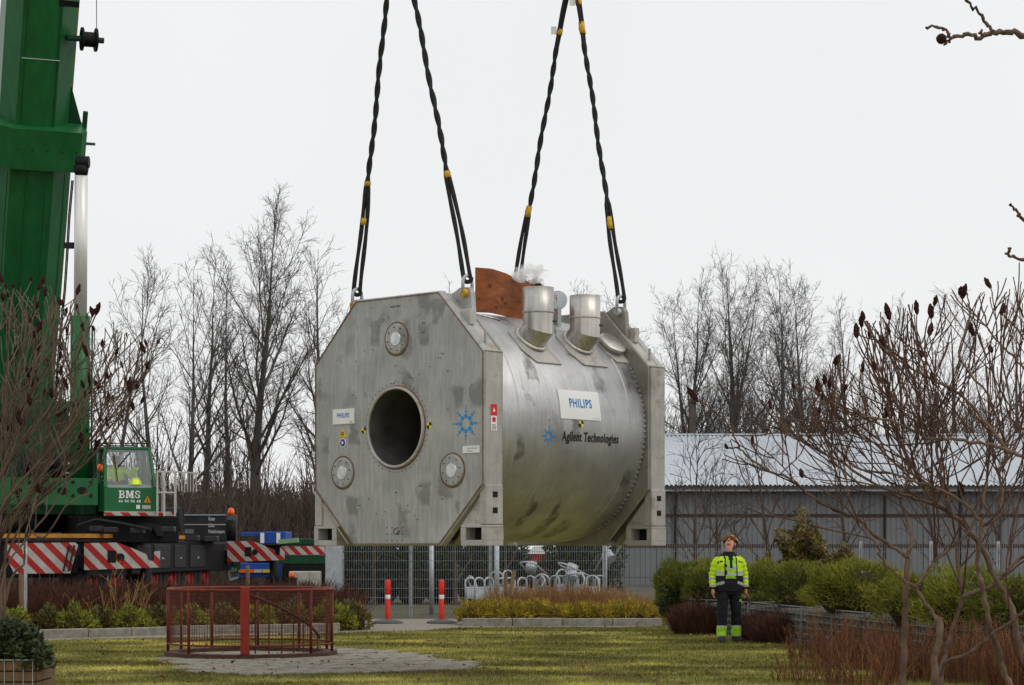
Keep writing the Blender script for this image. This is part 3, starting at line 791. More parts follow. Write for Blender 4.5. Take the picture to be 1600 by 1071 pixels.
# --- barn
def barn():
    d0, xl, xr = 86.0, X(943, 86), 34.0
    root = thing('barn', 'long low grey barn with pale corrugated roof behind the hedge', 'barn', (xl, d0, 0))
    z_e = H + 93 * d0 / F
    pw = 2.15; n = int((xr - xl) / pw)
    for i in range(n):
        for (za, zb) in ((0, 0.28), (0.30, 1.50), (1.64, 2.72), (2.86, z_e + .05)):
            mb = MB(); x0 = xl + i * pw
            # each panel is a shallow profiled sheet
            k = 10; poly = []
            for q in range(k):
                a, b = x0 + .008 + (pw - .016) * q / k, x0 + .008 + (pw - .016) * (q + 1) / k
                w3 = (b - a)
                poly += [(a, d0), (a + w3 * .62, d0), (a + w3 * .72, d0 + .025), (b - w3 * .1, d0 + .025)]
            poly += [(x0 + pw - .008, d0), (x0 + pw - .008, d0 + .1), (x0 + .008, d0 + .1)]
            zo = 0.0
            mb.prism(poly, lambda x, y: (x, y, za + zo), lambda x, y: (x, y, zb + zo))
            mb.build('wall_panel', M['wall'], root)
    for z in (1.57, 2.79):
        MB().box((xl, d0 - .02, z - .055), (xl + n * pw, d0 + .06, z + .055)).build('batten', M['batten'], root)
    MB().box((xl, d0 + .12, 0), (xl + n * pw, d0 + 15.9, z_e)).build('inner_wall', M['wall'], root)
    for x in (X(1055, 86), X(1382, 86), X(1500, 86)):
        MB().tube([(x, d0 - .06, 0), (x, d0 - .06, z_e - .3), (x, d0 - .5, z_e - .08)], .05, 8).build('downpipe', M['gutter'], root)
    # corrugated roof
    zr = H + 173 * 94 / F
    step = 0.18; m_ = int((n * pw + 1.2) / step)
    vs, fs = [], []
    for i in range(m_ * 4 + 1):
        x = xl - .6 + i * step / 4; dz = 0.035 * math.sin(i * math.pi / 2)
        vs += [(x, d0 - .75, z_e + .02 + dz), (x, 94, zr + dz), (x, 102.8, z_e + dz)]
    for i in range(m_ * 4):
        a = i * 3; fs += [(a, a + 3, a + 4, a + 1), (a + 1, a + 4, a + 5, a + 2)]
    mb = MB(); mb.add(vs, fs, True); rf = mb.build('roof', M['roof'], root)
    MB().box((xl - .6, 93.85, zr - .02), (xl - .6 + m_ * step, 94.15, zr + .06)).build('ridge_cap', M['roof'], rf)
    MB().box((xl - .6, d0 - .70, z_e - .10), (xl - .6 + m_ * step, d0 - .60, z_e - .02)).build('gutter', M['gutter'], root)
    MB().box((xl - .6, d0 - .58, z_e - .22), (xl - .6 + m_ * step, d0 - .52, z_e - .105)).build('fascia', M['fascia'], root)
    MB().box((xl - .6, d0 - .51, z_e - .12), (xl - .6 + m_ * step, d0, z_e - .06)).build('soffit', M['gutter'], root)
barn()

o = thing('floodlight_pole', 'dark square floodlight on a post above the barn roof', 'floodlight', (X(1232, 98), 98, 0))
MB().tube([(X(1232, 98), 98, 0), (X(1232, 98), 98, P(0, 655, 98).z)], .12, 8).build('post', M['bark'], o)
mb = MB(); c = P(1238, 652, 97.6)
mb.prism([(-.32, -.2), (.15, -.28), (.36, .2), (-.12, .28)], lambda a, b: c + Vector((a, 0, b)), lambda a, b: c + Vector((a, .28, b * .8)))
mb.build('lamp_head', M['grey_p'], o)
o = thing('wooden_pole', 'weathered wooden pole behind the barn ridge left of the trees', 'pole', (X(1083, 99), 99, 0))
a = P(1083, 612, 99)
MB().tube([(a.x, 99, 0), tuple(a)], .15, 8).build('pole', M['bark_d'], o)
MB().box((a.x - .25, 98.8, a.z - .5), (a.x + .25, 98.9, a.z - .35)).build('crossbar', M['bark_d'], o)

# --- galvanised mesh fence
def fence(pts, name, label, h=1.62):
    root = thing(name, label, 'fence', (pts[0][0], pts[0][1], 0))
    for i, (x, y) in enumerate(pts):
        MB().box((x - .03, y - .02, 0), (x + .03, y + .04, h + .06)).build('post', M['galv'], root)
    for (x0, y0), (x1, y1) in zip(pts[:-1], pts[1:]):
        mb = MB(); a, b = Vector((x0, y0 - .03, 0)), Vector((x1, y1 - .03, 0)); L_ = (b - a).length; t = (b - a) / L_
        nv = int(L_ / .05)
        for k in range(nv + 1):
            p = a + t * (L_ * k / nv)
            mb.bar(p + Vector((0, 0, .03)), p + Vector((0, 0, h)), .0075)
        for z in [.05 + .2 * q for q in range(8)]:
            for s_ in (-.008, .008):
                mb.bar(a + Vector((0, s_, z)), b + Vector((0, s_, z)), .0075)
        mb.build('wire_panel', M['wire'], root)
fx = lambda px: (X(px, 46.5), 46.5)
fence([fx(535), fx(642), fx(766), fx(945), fx(1130), fx(1284), fx(1345), fx(1455), fx(1560), fx(1680)], 'wire_fence', 'galvanised double-wire mesh fence behind the path and beds')
o = thing('gate_post', 'wide grey steel gate post at the left end of the mesh fence', 'post', (X(520, 46), 46, 0))
MB().box((X(508, 46), 46, 0), (X(533, 46), 46.35, 1.68), bev=.01).build('post', M['galv'], o)
MB().box((X(507, 46), 45.97, 1.68), (X(534, 46), 46.38, 1.72)).build('cap', M['galv'], o)
for z in (.4, 1.3): MB().box((X(533, 46), 46.1, z), (X(536, 46), 46.2, z + .12)).build('hinge', M['galv'], o)
for px, d, lab in ((674, 49, 'thin galvanised post behind the fence, between the two red bollards'), (776, 47.6, 'thick galvanised post behind the fence near the wooden stakes'), (945, 47.4, 'galvanised corner post where the grey barn wall begins')):
    o = thing('steel_post', lab, 'post', (X(px, d), d, 0))
    MB().tube([(X(px, d), d, 0), (X(px, d), d, 1.75)], .055, 10).build('tube', M['galv'], o)
    MB().lathe([(.001, 1.80), (.045, 1.78), (.058, 1.75), (.058, 1.73)], (X(px, d), d, 0), (0, 0, 1), 10).build('cap', M['galv'], o)

# ================================================================== THE MAGNET
MW, MC, MR, MLEN, MT = 2.86, 1.43, 1.385, 3.21, 0.28   # width, axis height, barrel radius, length, plate thickness
TH = R(43)
eu = Vector((math.sin(TH), math.cos(TH), 0)); es = Vector((-math.cos(TH), math.sin(TH), 0))
MO = Vector((-0.31, 24.0, H)) + es * (MW / 2)
mag = thing('mri_magnet', 'huge octagonal stainless steel scanner magnet hanging from four slings', 'magnet', MO, rotz=-TH)
def mw_(x, u, w_): return MO - es * x + eu * u + Vector((0, 0, w_))
def fs_(s_): return MW / 2 - s_                         # distance from the near edge -> local x
OCT = [(-.70, 2.93), (.71, 2.93), (1.43, 2.2), (1.43, .69), (.73, 0), (-.75, 0), (-1.43, .68), (-1.43, 2.2)]
def octa(mb, u0, u1, grow=0.0, poly=OCT):
    c = Vector((0, 1.465)); pl = [tuple(c + (Vector(p) - c) * (1 + grow)) for p in poly]
    mb.prism(pl, lambda x, z: (x, u0, z), lambda x, z: (x, u1, z))
# front plate with a real bore opening
def plate_with_hole(name, m, u0, u1, rh, ch, parent):
    n = 64; mb = MB()
    def on_oct(a):
        dx, dz = math.cos(a), math.sin(a); best = 9
        for (x0, z0), (x1, z1) in zip(OCT, OCT[1:] + OCT[:1]):
            ex, ez = x1 - x0, z1 - z0; den = dx * ez - dz * ex
            if abs(den) < 1e-9: continue
            t = ((x0) * ez - (z0 - ch) * ex) / den; s_ = ((x0) * dz - (z0 - ch) * dx) / den
            if t > 0 and -1e-6 <= s_ <= 1 + 1e-6: best = min(best, t)
        return best
    angs = sorted(set([2 * math.pi * k / n for k in range(n)] + [math.atan2(z - ch, x) % (2 * math.pi) for x, z in OCT]))
    m_ = len(angs)
    inn = [(rh * math.cos(a), rh * math.sin(a) + ch) for a in angs]
    out = [(on_oct(a) * math.cos(a), on_oct(a) * math.sin(a) + ch) for a in angs]
    e = .014
    for u, ins in ((u0, e), (u0 + e, 0), (u1, 0)):
        for p, q in zip(inn, out):
            c = Vector((0, 1.465)); q2 = c + (Vector(q) - c) * (1 - ins / 1.4)
            mb.v.append((p[0], u, p[1])); mb.v.append((q2[0], u, q2[1]))
    for i in range(m_):
        j = (i + 1) % m_
        mb.f += [(2 * i, 2 * j, 2 * j + 1, 2 * i + 1)]
        for lv in (0, 1):
            o_ = lv * 2 * m_
            mb.f += [(o_ + 2 * i + 1, o_ + 2 * j + 1, o_ + 2 * m_ + 2 * j + 1, o_ + 2 * m_ + 2 * i + 1)]
        o_ = 4 * m_
        mb.f += [(o_ + 2 * i, o_ + 2 * i + 1, o_ + 2 * j + 1, o_ + 2 * j)]
        mb.f += [(2 * i, 4 * m_ + 2 * i, 4 * m_ + 2 * j, 2 * j)]
    mb.m = [0] * len(mb.f); mb.s = [False] * len(mb.f)
    return fix_normals(mb.build(name, m, parent, True))
BC = 1.385
front = plate_with_hole('front_plate', M['face'], 0, .10, .470, BC, mag)
rear = plate_with_hole('rear_plate', M['face'], MLEN - .10, MLEN, .47, BC, mag)
# thin raised border strips along the octagon's edge (rusty seam)
for a, b in zip(OCT, OCT[1:] + OCT[:1]):
    a, b = Vector(a), Vector(b); t = (b - a).normalized(); nn = Vector((t.y, -t.x)) * -1
    c = Vector((0, 1.465)); a2 = c + (a - c) * .985; b2 = c + (b - c) * .985
    mb = MB(); mb.bar((a2.x, -.004, a2.y), (b2.x, -.004, b2.y), .014, .010)
    mb.build('edge_bead', M['rust'], front, True)
# flange bodies behind the plates
# flange is built as side walls so that the bore stays open
def flange_ring(u0, u1):
    for i, (a, b) in enumerate(zip(OCT, OCT[1:] + OCT[:1])):
        if i in (3, 5): continue
        c = Vector((0, 1.465)); k = .99
        pa, pb = c + (Vector(a) - c) * k, c + (Vector(b) - c) * k
        qa, qb = c + (Vector(a) - c) * .955, c + (Vector(b) - c) * .955
        mb = MB(); mb.prism([tuple(pa), tuple(pb), tuple(qb), tuple(qa)], lambda x, z: (x, u0, z), lambda x, z: (x, u1, z))
        fix_normals(mb.build('flange_wall', M['column'], mag, True))
flange_ring(.1005, MT); flange_ring(MLEN - MT, MLEN - .1005)
for u0, u1 in ((MT + .0005, MT + .0195), (MLEN - MT - .0195, MLEN - MT - .0005)):
    plate_with_hole('web_plate', M['dark_plate'], u0, u1, .447, BC, mag)
# barrel with seams
mb = MB(); mb.sm = True
mb.lathe([(MR - .012, MT + .02), (MR, MT + .035), (MR, MLEN - MT - .05), (MR - .01, MLEN - MT - .02)], (0, 0, MC), (0, 1, 0), 128)
barrel = mb.build('barrel', M['barrel'], mag, True)
for u in (.62, 2.62):
    mb = MB(); mb.lathe([(MR - .002, u - .012), (MR + .005, u - .008), (MR + .005, u + .008), (MR - .002, u + .012)], (0, 0, MC), (0, 1, 0), 128)
    mb.build('weld_seam', M['barrel'], barrel, True)
# bolted ring at the rear flange: a row of small bolts
mb = MB()
for k in range(58):
    a = R(-75 + 150 * k / 57)
    c = Vector((math.cos(a) * (MR + .003), MLEN - MT - .05, MC + math.sin(a) * (MR + .003)))
    mb.lathe([(.001, -.022), (.010, -.022), (.010, .02)], c, (0, 1, 0), 6, smooth=False)
o = mb.build('bolt_ring', M['column'], barrel, True); o['kind'] = 'stuff'
# bore lining and ring
mb = MB(); mb.lathe([(.445, -.012), (.445, MLEN + .012)], (0, 0, BC), (0, 1, 0), 64)
mb.lathe([(.001, 2.6), (.4445, 2.6)], (0, 0, BC), (0, 1, 0), 64)
fix = mb.build('bore_tube', M['bore'], mag, True)
mb = MB(); mb.lathe([(.4455, .03), (.4455, -.026), (.452, -.034), (.470, -.034), (.478, -.026), (.478, .002)], (0, 0, BC), (0, 1, 0), 72)
mb.build('bore_ring', M['column'], mag, True)
mb = MB(); mb.lathe([(.478, -.006), (.495, -.006), (.497, .001)], (0, 0, BC), (0, 1, 0), 72)
mb.build('bore_seam', M['rust'], mag, True)
mb = MB()
for k in range(48):
    a = 2 * math.pi * (k + .5) / 48
    mb.lathe([(.001, -.004), (.006, -.004), (.006, .001)], (.525 * math.cos(a), 0, BC + .525 * math.sin(a)), (0, 1, 0), 6, smooth=False)
o = mb.build('bore_screws', M['ink'], front, True); o['kind'] = 'stuff'
# port covers
for s_, z in ((1.42, 2.42), (2.349, .876), (.505, .862)):
    x = fs_(s_)
    mb = MB(); mb.lathe([(.001, -.020), (.165, -.020), (.178, -.014), (.186, .001)], (x, 0, z), (0, 1, 0), 40, smooth=False)
    pc = mb.build('port_cover', M['face'], mag, True)
    mb = MB(); mb.lathe([(.186, -.006), (.203, -.006), (.205, .001)], (x, 0, z), (0, 1, 0), 40); mb.build('port_rim', M['rust'], pc, True)
    mb = MB(); mb.lathe([(.001, -.027), (.080, -.027), (.084, -.0195)], (x, 0, z), (0, 1, 0), 28, smooth=False); mb.build('port_disc', M['disc'], pc, True)
    mb = MB()
    for k in range(8):
        a = 2 * math.pi * k / 8 + .2
        mb.lathe([(.001, -.026), (.008, -.026), (.008, -.018)], (x + .14 * math.cos(a), 0, z + .14 * math.sin(a)), (0, 1, 0), 6, smooth=False)
    mb.build('port_bolts', M['ink'], pc, True)['kind'] = 'stuff'
# small drilled holes on the face
mb = MB(); r_ = random.Random(4)
holes = []
for (px, py) in ((581,463+18),(640,470),(660,480),(660,520),(583,547),(570,548),(556,565),(640,590),(618,572),(625,582),(618,596),(612,600),(630,600),(655,585),(672,573),(685,560),(690,553),(552,618),(556,622),(620,770),(637,790),(601,800),(640,800),(648,806),(560,790),(652,812),(588,803),(700,580),(575,500),(700,640),(576,780),(690,780),(655,760),(618,770),(600,500),(660,505)):
    holes.append((px, py))
for px, py in holes:
    dd = Vector(((px - 800) / F, 1, (HZ - py) / F)); t = (MO.dot(eu)) / dd.dot(eu)
    q = Vector((0, 0, H)) + dd * t - MO; x, z = -q.dot(es), q.z
    for k in range(r_.choice((1, 1, 2))):
        mb.lathe([(.001, -.003), (.0075, -.003), (.0075, .001)], (x + .03 * k, 0, z), (0, 1, 0), 6, smooth=False)
for k in range(12):
    mb.lathe([(.001, -.003), (.008, -.003), (.008, .001)], (fs_(1.33 + .085 * (k % 4)), 0, .06 + .075 * (k // 4)), (0, 1, 0), 6, smooth=False)
mb.build('face_screws', M['ink'], front, True)['kind'] = 'stuff'
lettering('scrawl', 'Ce', lambda a, b: (-.05 + .11 * a, -.003, .13 + .075 * b), M['ink'], front, True)
lettering('stencil', '4500/00 7004', lambda a, b: (-.10 + .17 * a, -.003, 2.79 + .025 * b), M['ink'], front, True)
# PHILIPS board on the face
def board(x0, x1, z0, z1, name='sign_board', m='white'):
    return MB().box((x0, -.012, z0), (x1, .002, z1)).build(name, M[m], mag, True)
sb = board(fs_(2.52), fs_(2.146), 1.46, 1.64)
lettering('lettering', 'PHILIPS', lambda a, b: (fs_(2.44) + .215 * a, -.0145, 1.535 + .058 * b), M['blue'], sb, True, .022)
lettering('small_print', 'sense', lambda a, b: (fs_(2.22) + .05 * a, -.0145, 1.474 + .012 * b), M['ink'], sb, True)
# warning labels
mb = MB(); x, z = fs_(2.349), 1.30
mb.prism([(-.065, 0), (.065, 0), (.0, .115)], lambda a, b: (x + a, -.006, z + b), lambda a, b: (x + a, .001, z + b))
wl = mb.build('warning_triangle', M['yellow'], mag, True)
MB().box((x - .018, -.009, z + .02), (x - .006, -.0065, z + .065)).box((x + .006, -.009, z + .02), (x + .018, -.0065, z + .065)).build('pictogram', M['ink'], wl, True)
mb = MB(); mb.lathe([(.001, -.006), (.055, -.006), (.055, .001)], (x, 0, 1.235), (0, 1, 0), 24, smooth=False); wl = mb.build('mandatory_disc', M['white'], mag, True)
mb = MB(); mb.lathe([(.001, -.008), (.045, -.008)], (x, 0, 1.235), (0, 1, 0), 24, smooth=False); mb.build('disc_print', mat('navy_print', (.02, .05, .22), .5), wl, True)
mb = MB(); mb.prism([(-.014, -.025), (.024, 0), (-.014, .025)], lambda a, b: (x + a, -.0105, 1.235 + b), lambda a, b: (x + a, -.0085, 1.235 + b)); mb.build('pictogram', M['white'], wl, True)
def quarter_mark(c, ex, ez, nrm, parent_name='centre_mark'):
    mb = MB(); n = 24
    pts = [c + ex * (.042 * math.cos(2 * math.pi * k / n)) + ez * (.042 * math.sin(2 * math.pi * k / n)) for k in range(n)]
    mb.add(pts, [tuple(range(n))], False); q = mb.build(parent_name, M['yellow_m'], mag, True)
    mb = MB()
    for a0 in (0, 12):
        v = [c + nrm * .002] + [c + nrm * .002 + ex * (.042 * math.cos(2 * math.pi * (a0 + k) / n)) + ez * (.042 * math.sin(2 * math.pi * (a0 + k) / n)) for k in range(7)]
        mb.add(v, [tuple(range(8))], False)
    mb.build('quarter_print', M['ink'], q, True)
M['yellow_m'] = mat('mark_yellow', (.78, .68, .02), .5)
for s_, z in ((1.978, 1.369), (.878, 1.388)):
    quarter_mark(Vector((fs_(s_), -.004, z)), Vector((1, 0, 0)), Vector((0, 0, 1)), Vector((0, -1, 0)))
# blue starburst emblem
def starburst(fn, sc, name, par):
    mb = MB(); n = 14
    for ray_ in range(8):
        a = ray_ * math.pi / 4 + math.pi / 2
        for rr, dr_ in ((.082, .026), (.134, .016), (.171, .0108), (.200, .0075)):
            if ray_ % 2 and rr == .200: continue
            cxx, czz = rr * math.cos(a) * sc, rr * math.sin(a) * sc
            mb.add([fn(cxx + dr_ * sc * math.cos(2 * math.pi * k / n), czz + dr_ * sc * math.sin(2 * math.pi * k / n)) for k in range(n)], [tuple(range(n))], False)
    o = mb.build(name, M['lblue'], par, True); o['kind'] = 'stuff'
    return o
starburst(lambda a, b: (fs_(.291) + a, -.004, 1.387 + b), 1.03, 'starburst_emblem', mag)
sb = board(fs_(.331), fs_(.069), 1.05, 1.13, 'name_plate')
lettering('lettering', 'Agilent Technologies', lambda a, b: (fs_(.262) + .17 * a, -.0145, 1.094 + .018 * b), M['ink'], sb, True)
lettering('small_print', '7T 830 AS', lambda a, b: (fs_(.262) + .09 * a, -.0145, 1.066 + .013 * b), M['ink'], sb, True)
# corner columns, gussets and foot blocks: near and far side, front and rear
def corner(sx, u0, u1, face_u, name_front):
    x0 = 1.43 * sx
    def bx(mb, xa, ya, za, xb, yb, zb, bev=.008):
        mb.box((min(xa, xb), min(ya, yb), min(za, zb)), (max(xa, xb), max(ya, yb), max(za, zb)), bev=bev); return mb
    # column strip on the outer side
    bx(MB(), x0 - .02 * sx, u0 + .012, .66, x0 + .012 * sx, u1 + .005, 2.19).build('column', M['column'], mag, True)
    mbc = MB(); bx(mbc, x0 - .05 * sx, u0 + .004, 2.19, x0 + .016 * sx, u1 + .01, 2.215); mbc.build('column_cap', M['column'], mag, True)
    low = bx(MB(), x0 - .10 * sx, u0 + .02, .24, x0 + .020 * sx, u1 + .008, .69).build('lower_column', M['column'], mag, True)
    for zz in (.58, .40):
        MB().box((min(x0 + .004 * sx, x0 + .0225 * sx), u0 + .115, zz - .033), (max(x0 + .004 * sx, x0 + .0225 * sx), u0 + .195, zz + .033)).build('slot', M['void'], low, True)  # black block on the surface stands in for the slot's inner shade
    # gusset panel set back behind the lower chamfer
    mb = MB(); ua, ub = (u0 + .05, u0 + .075)
    mb.prism([(1.40 * sx, .66), (1.40 * sx, .235), (1.02 * sx, .235)], lambda x, z: (x, ua, z), lambda x, z: (x, ub, z)); fix_normals(mb.build('gusset', M['column'], mag, True))
    mb = MB(); mb.prism([(1.41 * sx, .70), (.75 * sx, .01), (.72 * sx, .01), (1.41 * sx, .74)], lambda x, z: (x, u0 + .20, z), lambda x, z: (x, u1, z)); fix_normals(mb.build('chamfer_wall', M['dark_plate'], mag, True))
    # foot block: a box frame with a fork pocket
    xa, xb, pa, pb = 1.045 * sx, 1.45 * sx, 1.125 * sx, 1.375 * sx
    mb = MB(); f0, f1 = u0 + .01, u1 + .012
    bx(mb, xa, f0, 0, xb, f1, .065, .004); bx(mb, xa, f0, .205, xb, f1, .235, .004)
    bx(mb, xa, f0, .0655, pa, f1, .2045, 0); bx(mb, pb, f0, .0655, xb, f1, .2045, 0)
    fb = mb.build('foot_block', M['column'], mag, True)
    mb = MB(); bx(mb, pa, f0 + .16, .066, pb, f0 + .17, .204, 0); mb.build('pocket_back', M['void'], fb, True)
for sx in (1, -1):
    corner(sx, 0, MT, 0, True)
    corner(sx, MLEN - MT, MLEN, 0, False)
# red and white tag on the near column
x = 1.446
tg = MB().box((x, .085, 1.30), (x + .003, .185, 1.60)).build('hazard_tag', M['white'], mag, True)
MB().box((x + .0035, .085, 1.47), (x + .005, .185, 1.60)).build('red_field', M['red'], tg, True)
mb = MB(); mb.prism([(.115, 1.515), (.155, 1.515), (.135, 1.56)], lambda u, z: (x + .0052, u, z), lambda u, z: (x + .007, u, z)); mb.build('pictogram', M['white'], tg, True)
mb = MB(); mb.lathe([(.001, 0), (.035, 0)], (x + .0045, .135, 1.425), (1, 0, 0), 5, smooth=False); mb.build('red_mark', M['red'], tg, True)
for k in range(4): MB().box((x + .0035, .10, 1.315 + .016 * k), (x + .0045, .17, 1.321 + .016 * k)).build('text_line', M['grey_p'], tg, True)
# small posts and pins on the near chamfers
for u0 in (0, MLEN - MT):
    for (xx, zz, w3, h3, nm) in ((1.06, 2.57, .07, .13, 'locating_block'), (1.33, 2.30, .018, .13, 'locating_pin')):
        MB().box((xx - w3, u0 + .12 - w3 * .6, zz - .05), (xx + w3, u0 + .12 + w3 * .6, zz + h3), bev=.005).build(nm, M['column'], mag, True)
    for sx in (1, -1):      # lifting lugs
        mb = MB(); ul = u0 + (MT - .075 if u0 == 0 else .01)
        mb.prism([(.70 * sx, 2.90), (.84 * sx, 2.97), (.98 * sx, 2.965), (1.02 * sx, 2.90), (1.05 * sx, 2.52), (.72 * sx, 2.84)], lambda a, b: (a, ul, b), lambda a, b: (a, ul + .07, b))
        lg = fix_normals(mb.build('lifting_lug', M['dark_plate'] if u0 else M['face'], mag, True))
        c = Vector((.93 * sx, ul, 2.90))
        mb = MB(); mb.lathe([(.001, -.05), (.045, -.05), (.05, -.04), (.05, .11), (.001, .115)], c, (0, 1, 0), 16); mb.build('shackle_pin', M['tape'] if u0 == 0 else M['galv'], lg, True)
        mb = MB(); pts = []
        for k in range(13):
            a = math.pi * k / 12
            pts.append((c.x, c.y + .035 + .075 * math.cos(a), c.z + .12 + .085 * math.sin(a)))
        pts = [(c.x, c.y + .11, c.z)] + pts + [(c.x, c.y - .04, c.z)]
        mb.tube(pts, .020, 8); mb.build('shackle', M['galv'], lg, True)
# grey conduit along the lower left chamfer
MB().tube([(-1.435, -.02, .74), (-1.425, -.024, .66), (-.80, -.024, .02)], .012, 6).build('conduit', M['column'], mag, True)

# --- curved PHILIPS sign and print on the barrel
def bar_pt(u, ph, off): return (math.cos(R(ph)) * (MR + off), u, MC + math.sin(R(ph)) * (MR + off))
mb = MB(); nu, nph = 2, 14; vs, fs = [], []
for off in (.012, -.002):
    for i in range(nph + 1):
        ph = 2.6 + (17.0 - 2.6) * i / nph
        for u in (1.335, 2.055): vs.append(bar_pt(u, ph, off))
for i in range(nph):
    a = 2 * i; fs.append((a, a + 1, a + 3, a + 2))
b0 = 2 * (nph + 1)
for i in range(nph):
    a = b0 + 2 * i; fs.append((a, a + 2, a + 3, a + 1))
    fs += [(2 * i, 2 * i + 2, b0 + 2 * i + 2, b0 + 2 * i), (2 * i + 1, b0 + 2 * i + 1, b0 + 2 * i + 3, 2 * i + 3)]
fs += [(0, b0, b0 + 1, 1), (2 * nph, 2 * nph + 1, b0 + 2 * nph + 1, b0 + 2 * nph)]
mb.add(vs, fs, False); sg = fix_normals(mb.build('curved_sign', M['white'], mag, True))
lettering('lettering', 'PHILIPS', lambda a, b: bar_pt(1.505 + .40 * a, 8.4 + 4.4 * b, .0155), M['blue'], sg, True, .022)
lettering('small_print', 'sense and simplicity', lambda a, b: bar_pt(1.90 + .12 * a, 3.3 + .55 * b, .0155), M['blue'], sg, True)
lettering('barrel_lettering', 'Agilent Technologies', lambda a, b: bar_pt(1.375 + 1.02 * a, -9.6 + 6.2 * b, .006), M['ink'], mag, True, .022)
starburst(lambda a, b: bar_pt(1.141 + a * .62, -6.2 + math.degrees(b * .62 / MR), .006), 1.0, 'starburst_emblem', mag)
c = Vector(bar_pt(1.70, .6, .006)); quarter_mark(c, Vector((0, 1, 0)), Vector((0, 0, 1)), Vector((1, 0, 0)))

# --- turrets on their pads
def pad(u, ph, hu, hph, nm='pad'):
    pl = [(-hu, -hph * .45), (-hu * .45, -hph), (hu * .55, -hph), (hu, -hph), (hu, hph * .9), (hu * .4, hph), (-hu * .5, hph), (-hu, hph * .5)]
    mb = MB(); vs = [bar_pt(u + a, ph + b, .020) for a, b in pl] + [bar_pt(u + a, ph + b, -.02) for a, b in pl]
    n = len(pl); c1 = len(vs)
    # finely divided top so that it follows the barrel
    rings = 5; vs = []; fs = []
    for k in range(rings + 1):
        t = k / rings
        for a, b in pl: vs.append(bar_pt(u + a * t, ph + b * t, .020))
    for k in range(rings):
        for i in range(n): fs.append((k * n + i, k * n + (i + 1) % n, k * n + n + (i + 1) % n, k * n + n + i))
    b0 = len(vs)
    for a, b in pl: vs.append(bar_pt(u + a, ph + b, -.02))
    for i in range(n): fs.append((rings * n + i, rings * n + (i + 1) % n, b0 + (i + 1) % n, b0 + i))
    mb.add(vs, fs, False); return mb.build(nm, M['column'], barrel, True)
def turret(u, ph, h, rr=.183):
    pad(u, ph - 2, .30, 13)
    rad = Vector((math.cos(R(ph)), 0, math.sin(R(ph))))
    c0 = Vector(bar_pt(u, ph, -.06)); c1 = Vector(bar_pt(u, ph, .19)); top = c1 + Vector((0, 0, h))
    miter = (rad + Vector((0, 0, 1))).normalized()
    n = 40
    def ring(c, ax, r_, cut=None, along=None):
        a = Vector((0, 1, 0)); b = ax.cross(a).normalized(); out = []
        for k in range(n):
            p = c + (a * math.cos(2 * math.pi * k / n) + b * math.sin(2 * math.pi * k / n)) * r_
            if cut is not None: p = p + ax * (-(p - c1).dot(miter) / ax.dot(miter))
            out.append(p)
        return out
    def skin(rings, nm, m, par):
        mb = MB(); vs = [p for r_ in rings for p in r_]; fs = []
        for i in range(len(rings) - 1):
            for k in range(n): j = (k + 1) % n; fs.append((i * n + k, i * n + j, i * n + n + j, i * n + n + k))
        mb.add(vs, fs, True); return mb.build(nm, m, par, True)
    tr = skin([ring(c1, Vector((0, 0, 1)), rr, cut=1), ring(c1 + Vector((0, 0, h * .38)), Vector((0, 0, 1)), rr)], 'turret', M['chrome'], mag)
    upz = c1 + Vector((0, 0, h * .385))
    skin([ring(upz, Vector((0, 0, 1)), rr + .004), ring(top, Vector((0, 0, 1)), rr + .004), ring(top, Vector((0, 0, 1)), rr - .01), ring(top - Vector((0, 0, .25)), Vector((0, 0, 1)), rr - .012)], 'turret_sleeve', M['chrome'], tr)
    skin([ring(upz - Vector((0, 0, .012)), Vector((0, 0, 1)), rr + .003), ring(upz - Vector((0, 0, .006)), Vector((0, 0, 1)), rr + .010), ring(upz + Vector((0, 0, .008)), Vector((0, 0, 1)), rr + .010), ring(upz + Vector((0, 0, .014)), Vector((0, 0, 1)), rr + .003)], 'seam_band', M['column'], tr)
    mb = MB(); mb.lathe([(.001, 0), (rr - .012, 0)], top - Vector((0, 0, .1)), (0, 0, 1), 30); mb.build('turret_cap', M['dark_plate'], tr, True)
    skin([ring(c0, rad, rr), ring(c1, rad, rr, cut=1)], 'elbow', M['chrome'], tr)
    skin([ring(c0 + rad * .078, rad, rr + .03), ring(c0 + rad * .105, rad, rr + .03), ring(c0 + rad * .107, rad, rr)], 'elbow_collar', M['chrome'], tr)
    MB().box((c1.x + rr * .62, u + .055, c1.z + .07), (c1.x + rr * .95, u + .135, c1.z + .09)).build('latch', M['black'], tr, True)
    return tr, top
t1, top1 = turret(1.27, 46, .48)
t2, top2 = turret(2.13, 47, .44)
pad(2.74, 45, .17, 9)
rad = Vector((math.cos(R(47)), 0, math.sin(R(47))))
mb = MB(); mb.lathe([(.001, .10), (.17, .098), (.185, .09), (.185, .06), (.16, .05), (.16, -.05)], bar_pt(2.74, 47, 0), rad, 36); mb.build('low_cap', M['chrome'], mag, True)
# disc on a stem
c = Vector(bar_pt(2.26, 68, 0))
st = MB().box((c.x - .03, c.y - .03, c.z - .03), (c.x + .03, c.y + .03, c.z + .22)).build('disc_stem', M['galv'], mag, True)
mb = MB(); mb.lathe([(.001, -.02), (.115, -.02), (.115, .02), (.001, .02)], c + Vector((0, 0, .31)), Vector((.75, -.75, .1)), 28, smooth=False); mb.build('round_disc', M['galv'], st, True)
# welded rib on the crest of the barrel
MB().tube([bar_pt(.32 + .1 * k, 88 - 3 * k, .01) for k in range(9)], .014, 6).build('crest_rib', M['chrome'], barrel, True)

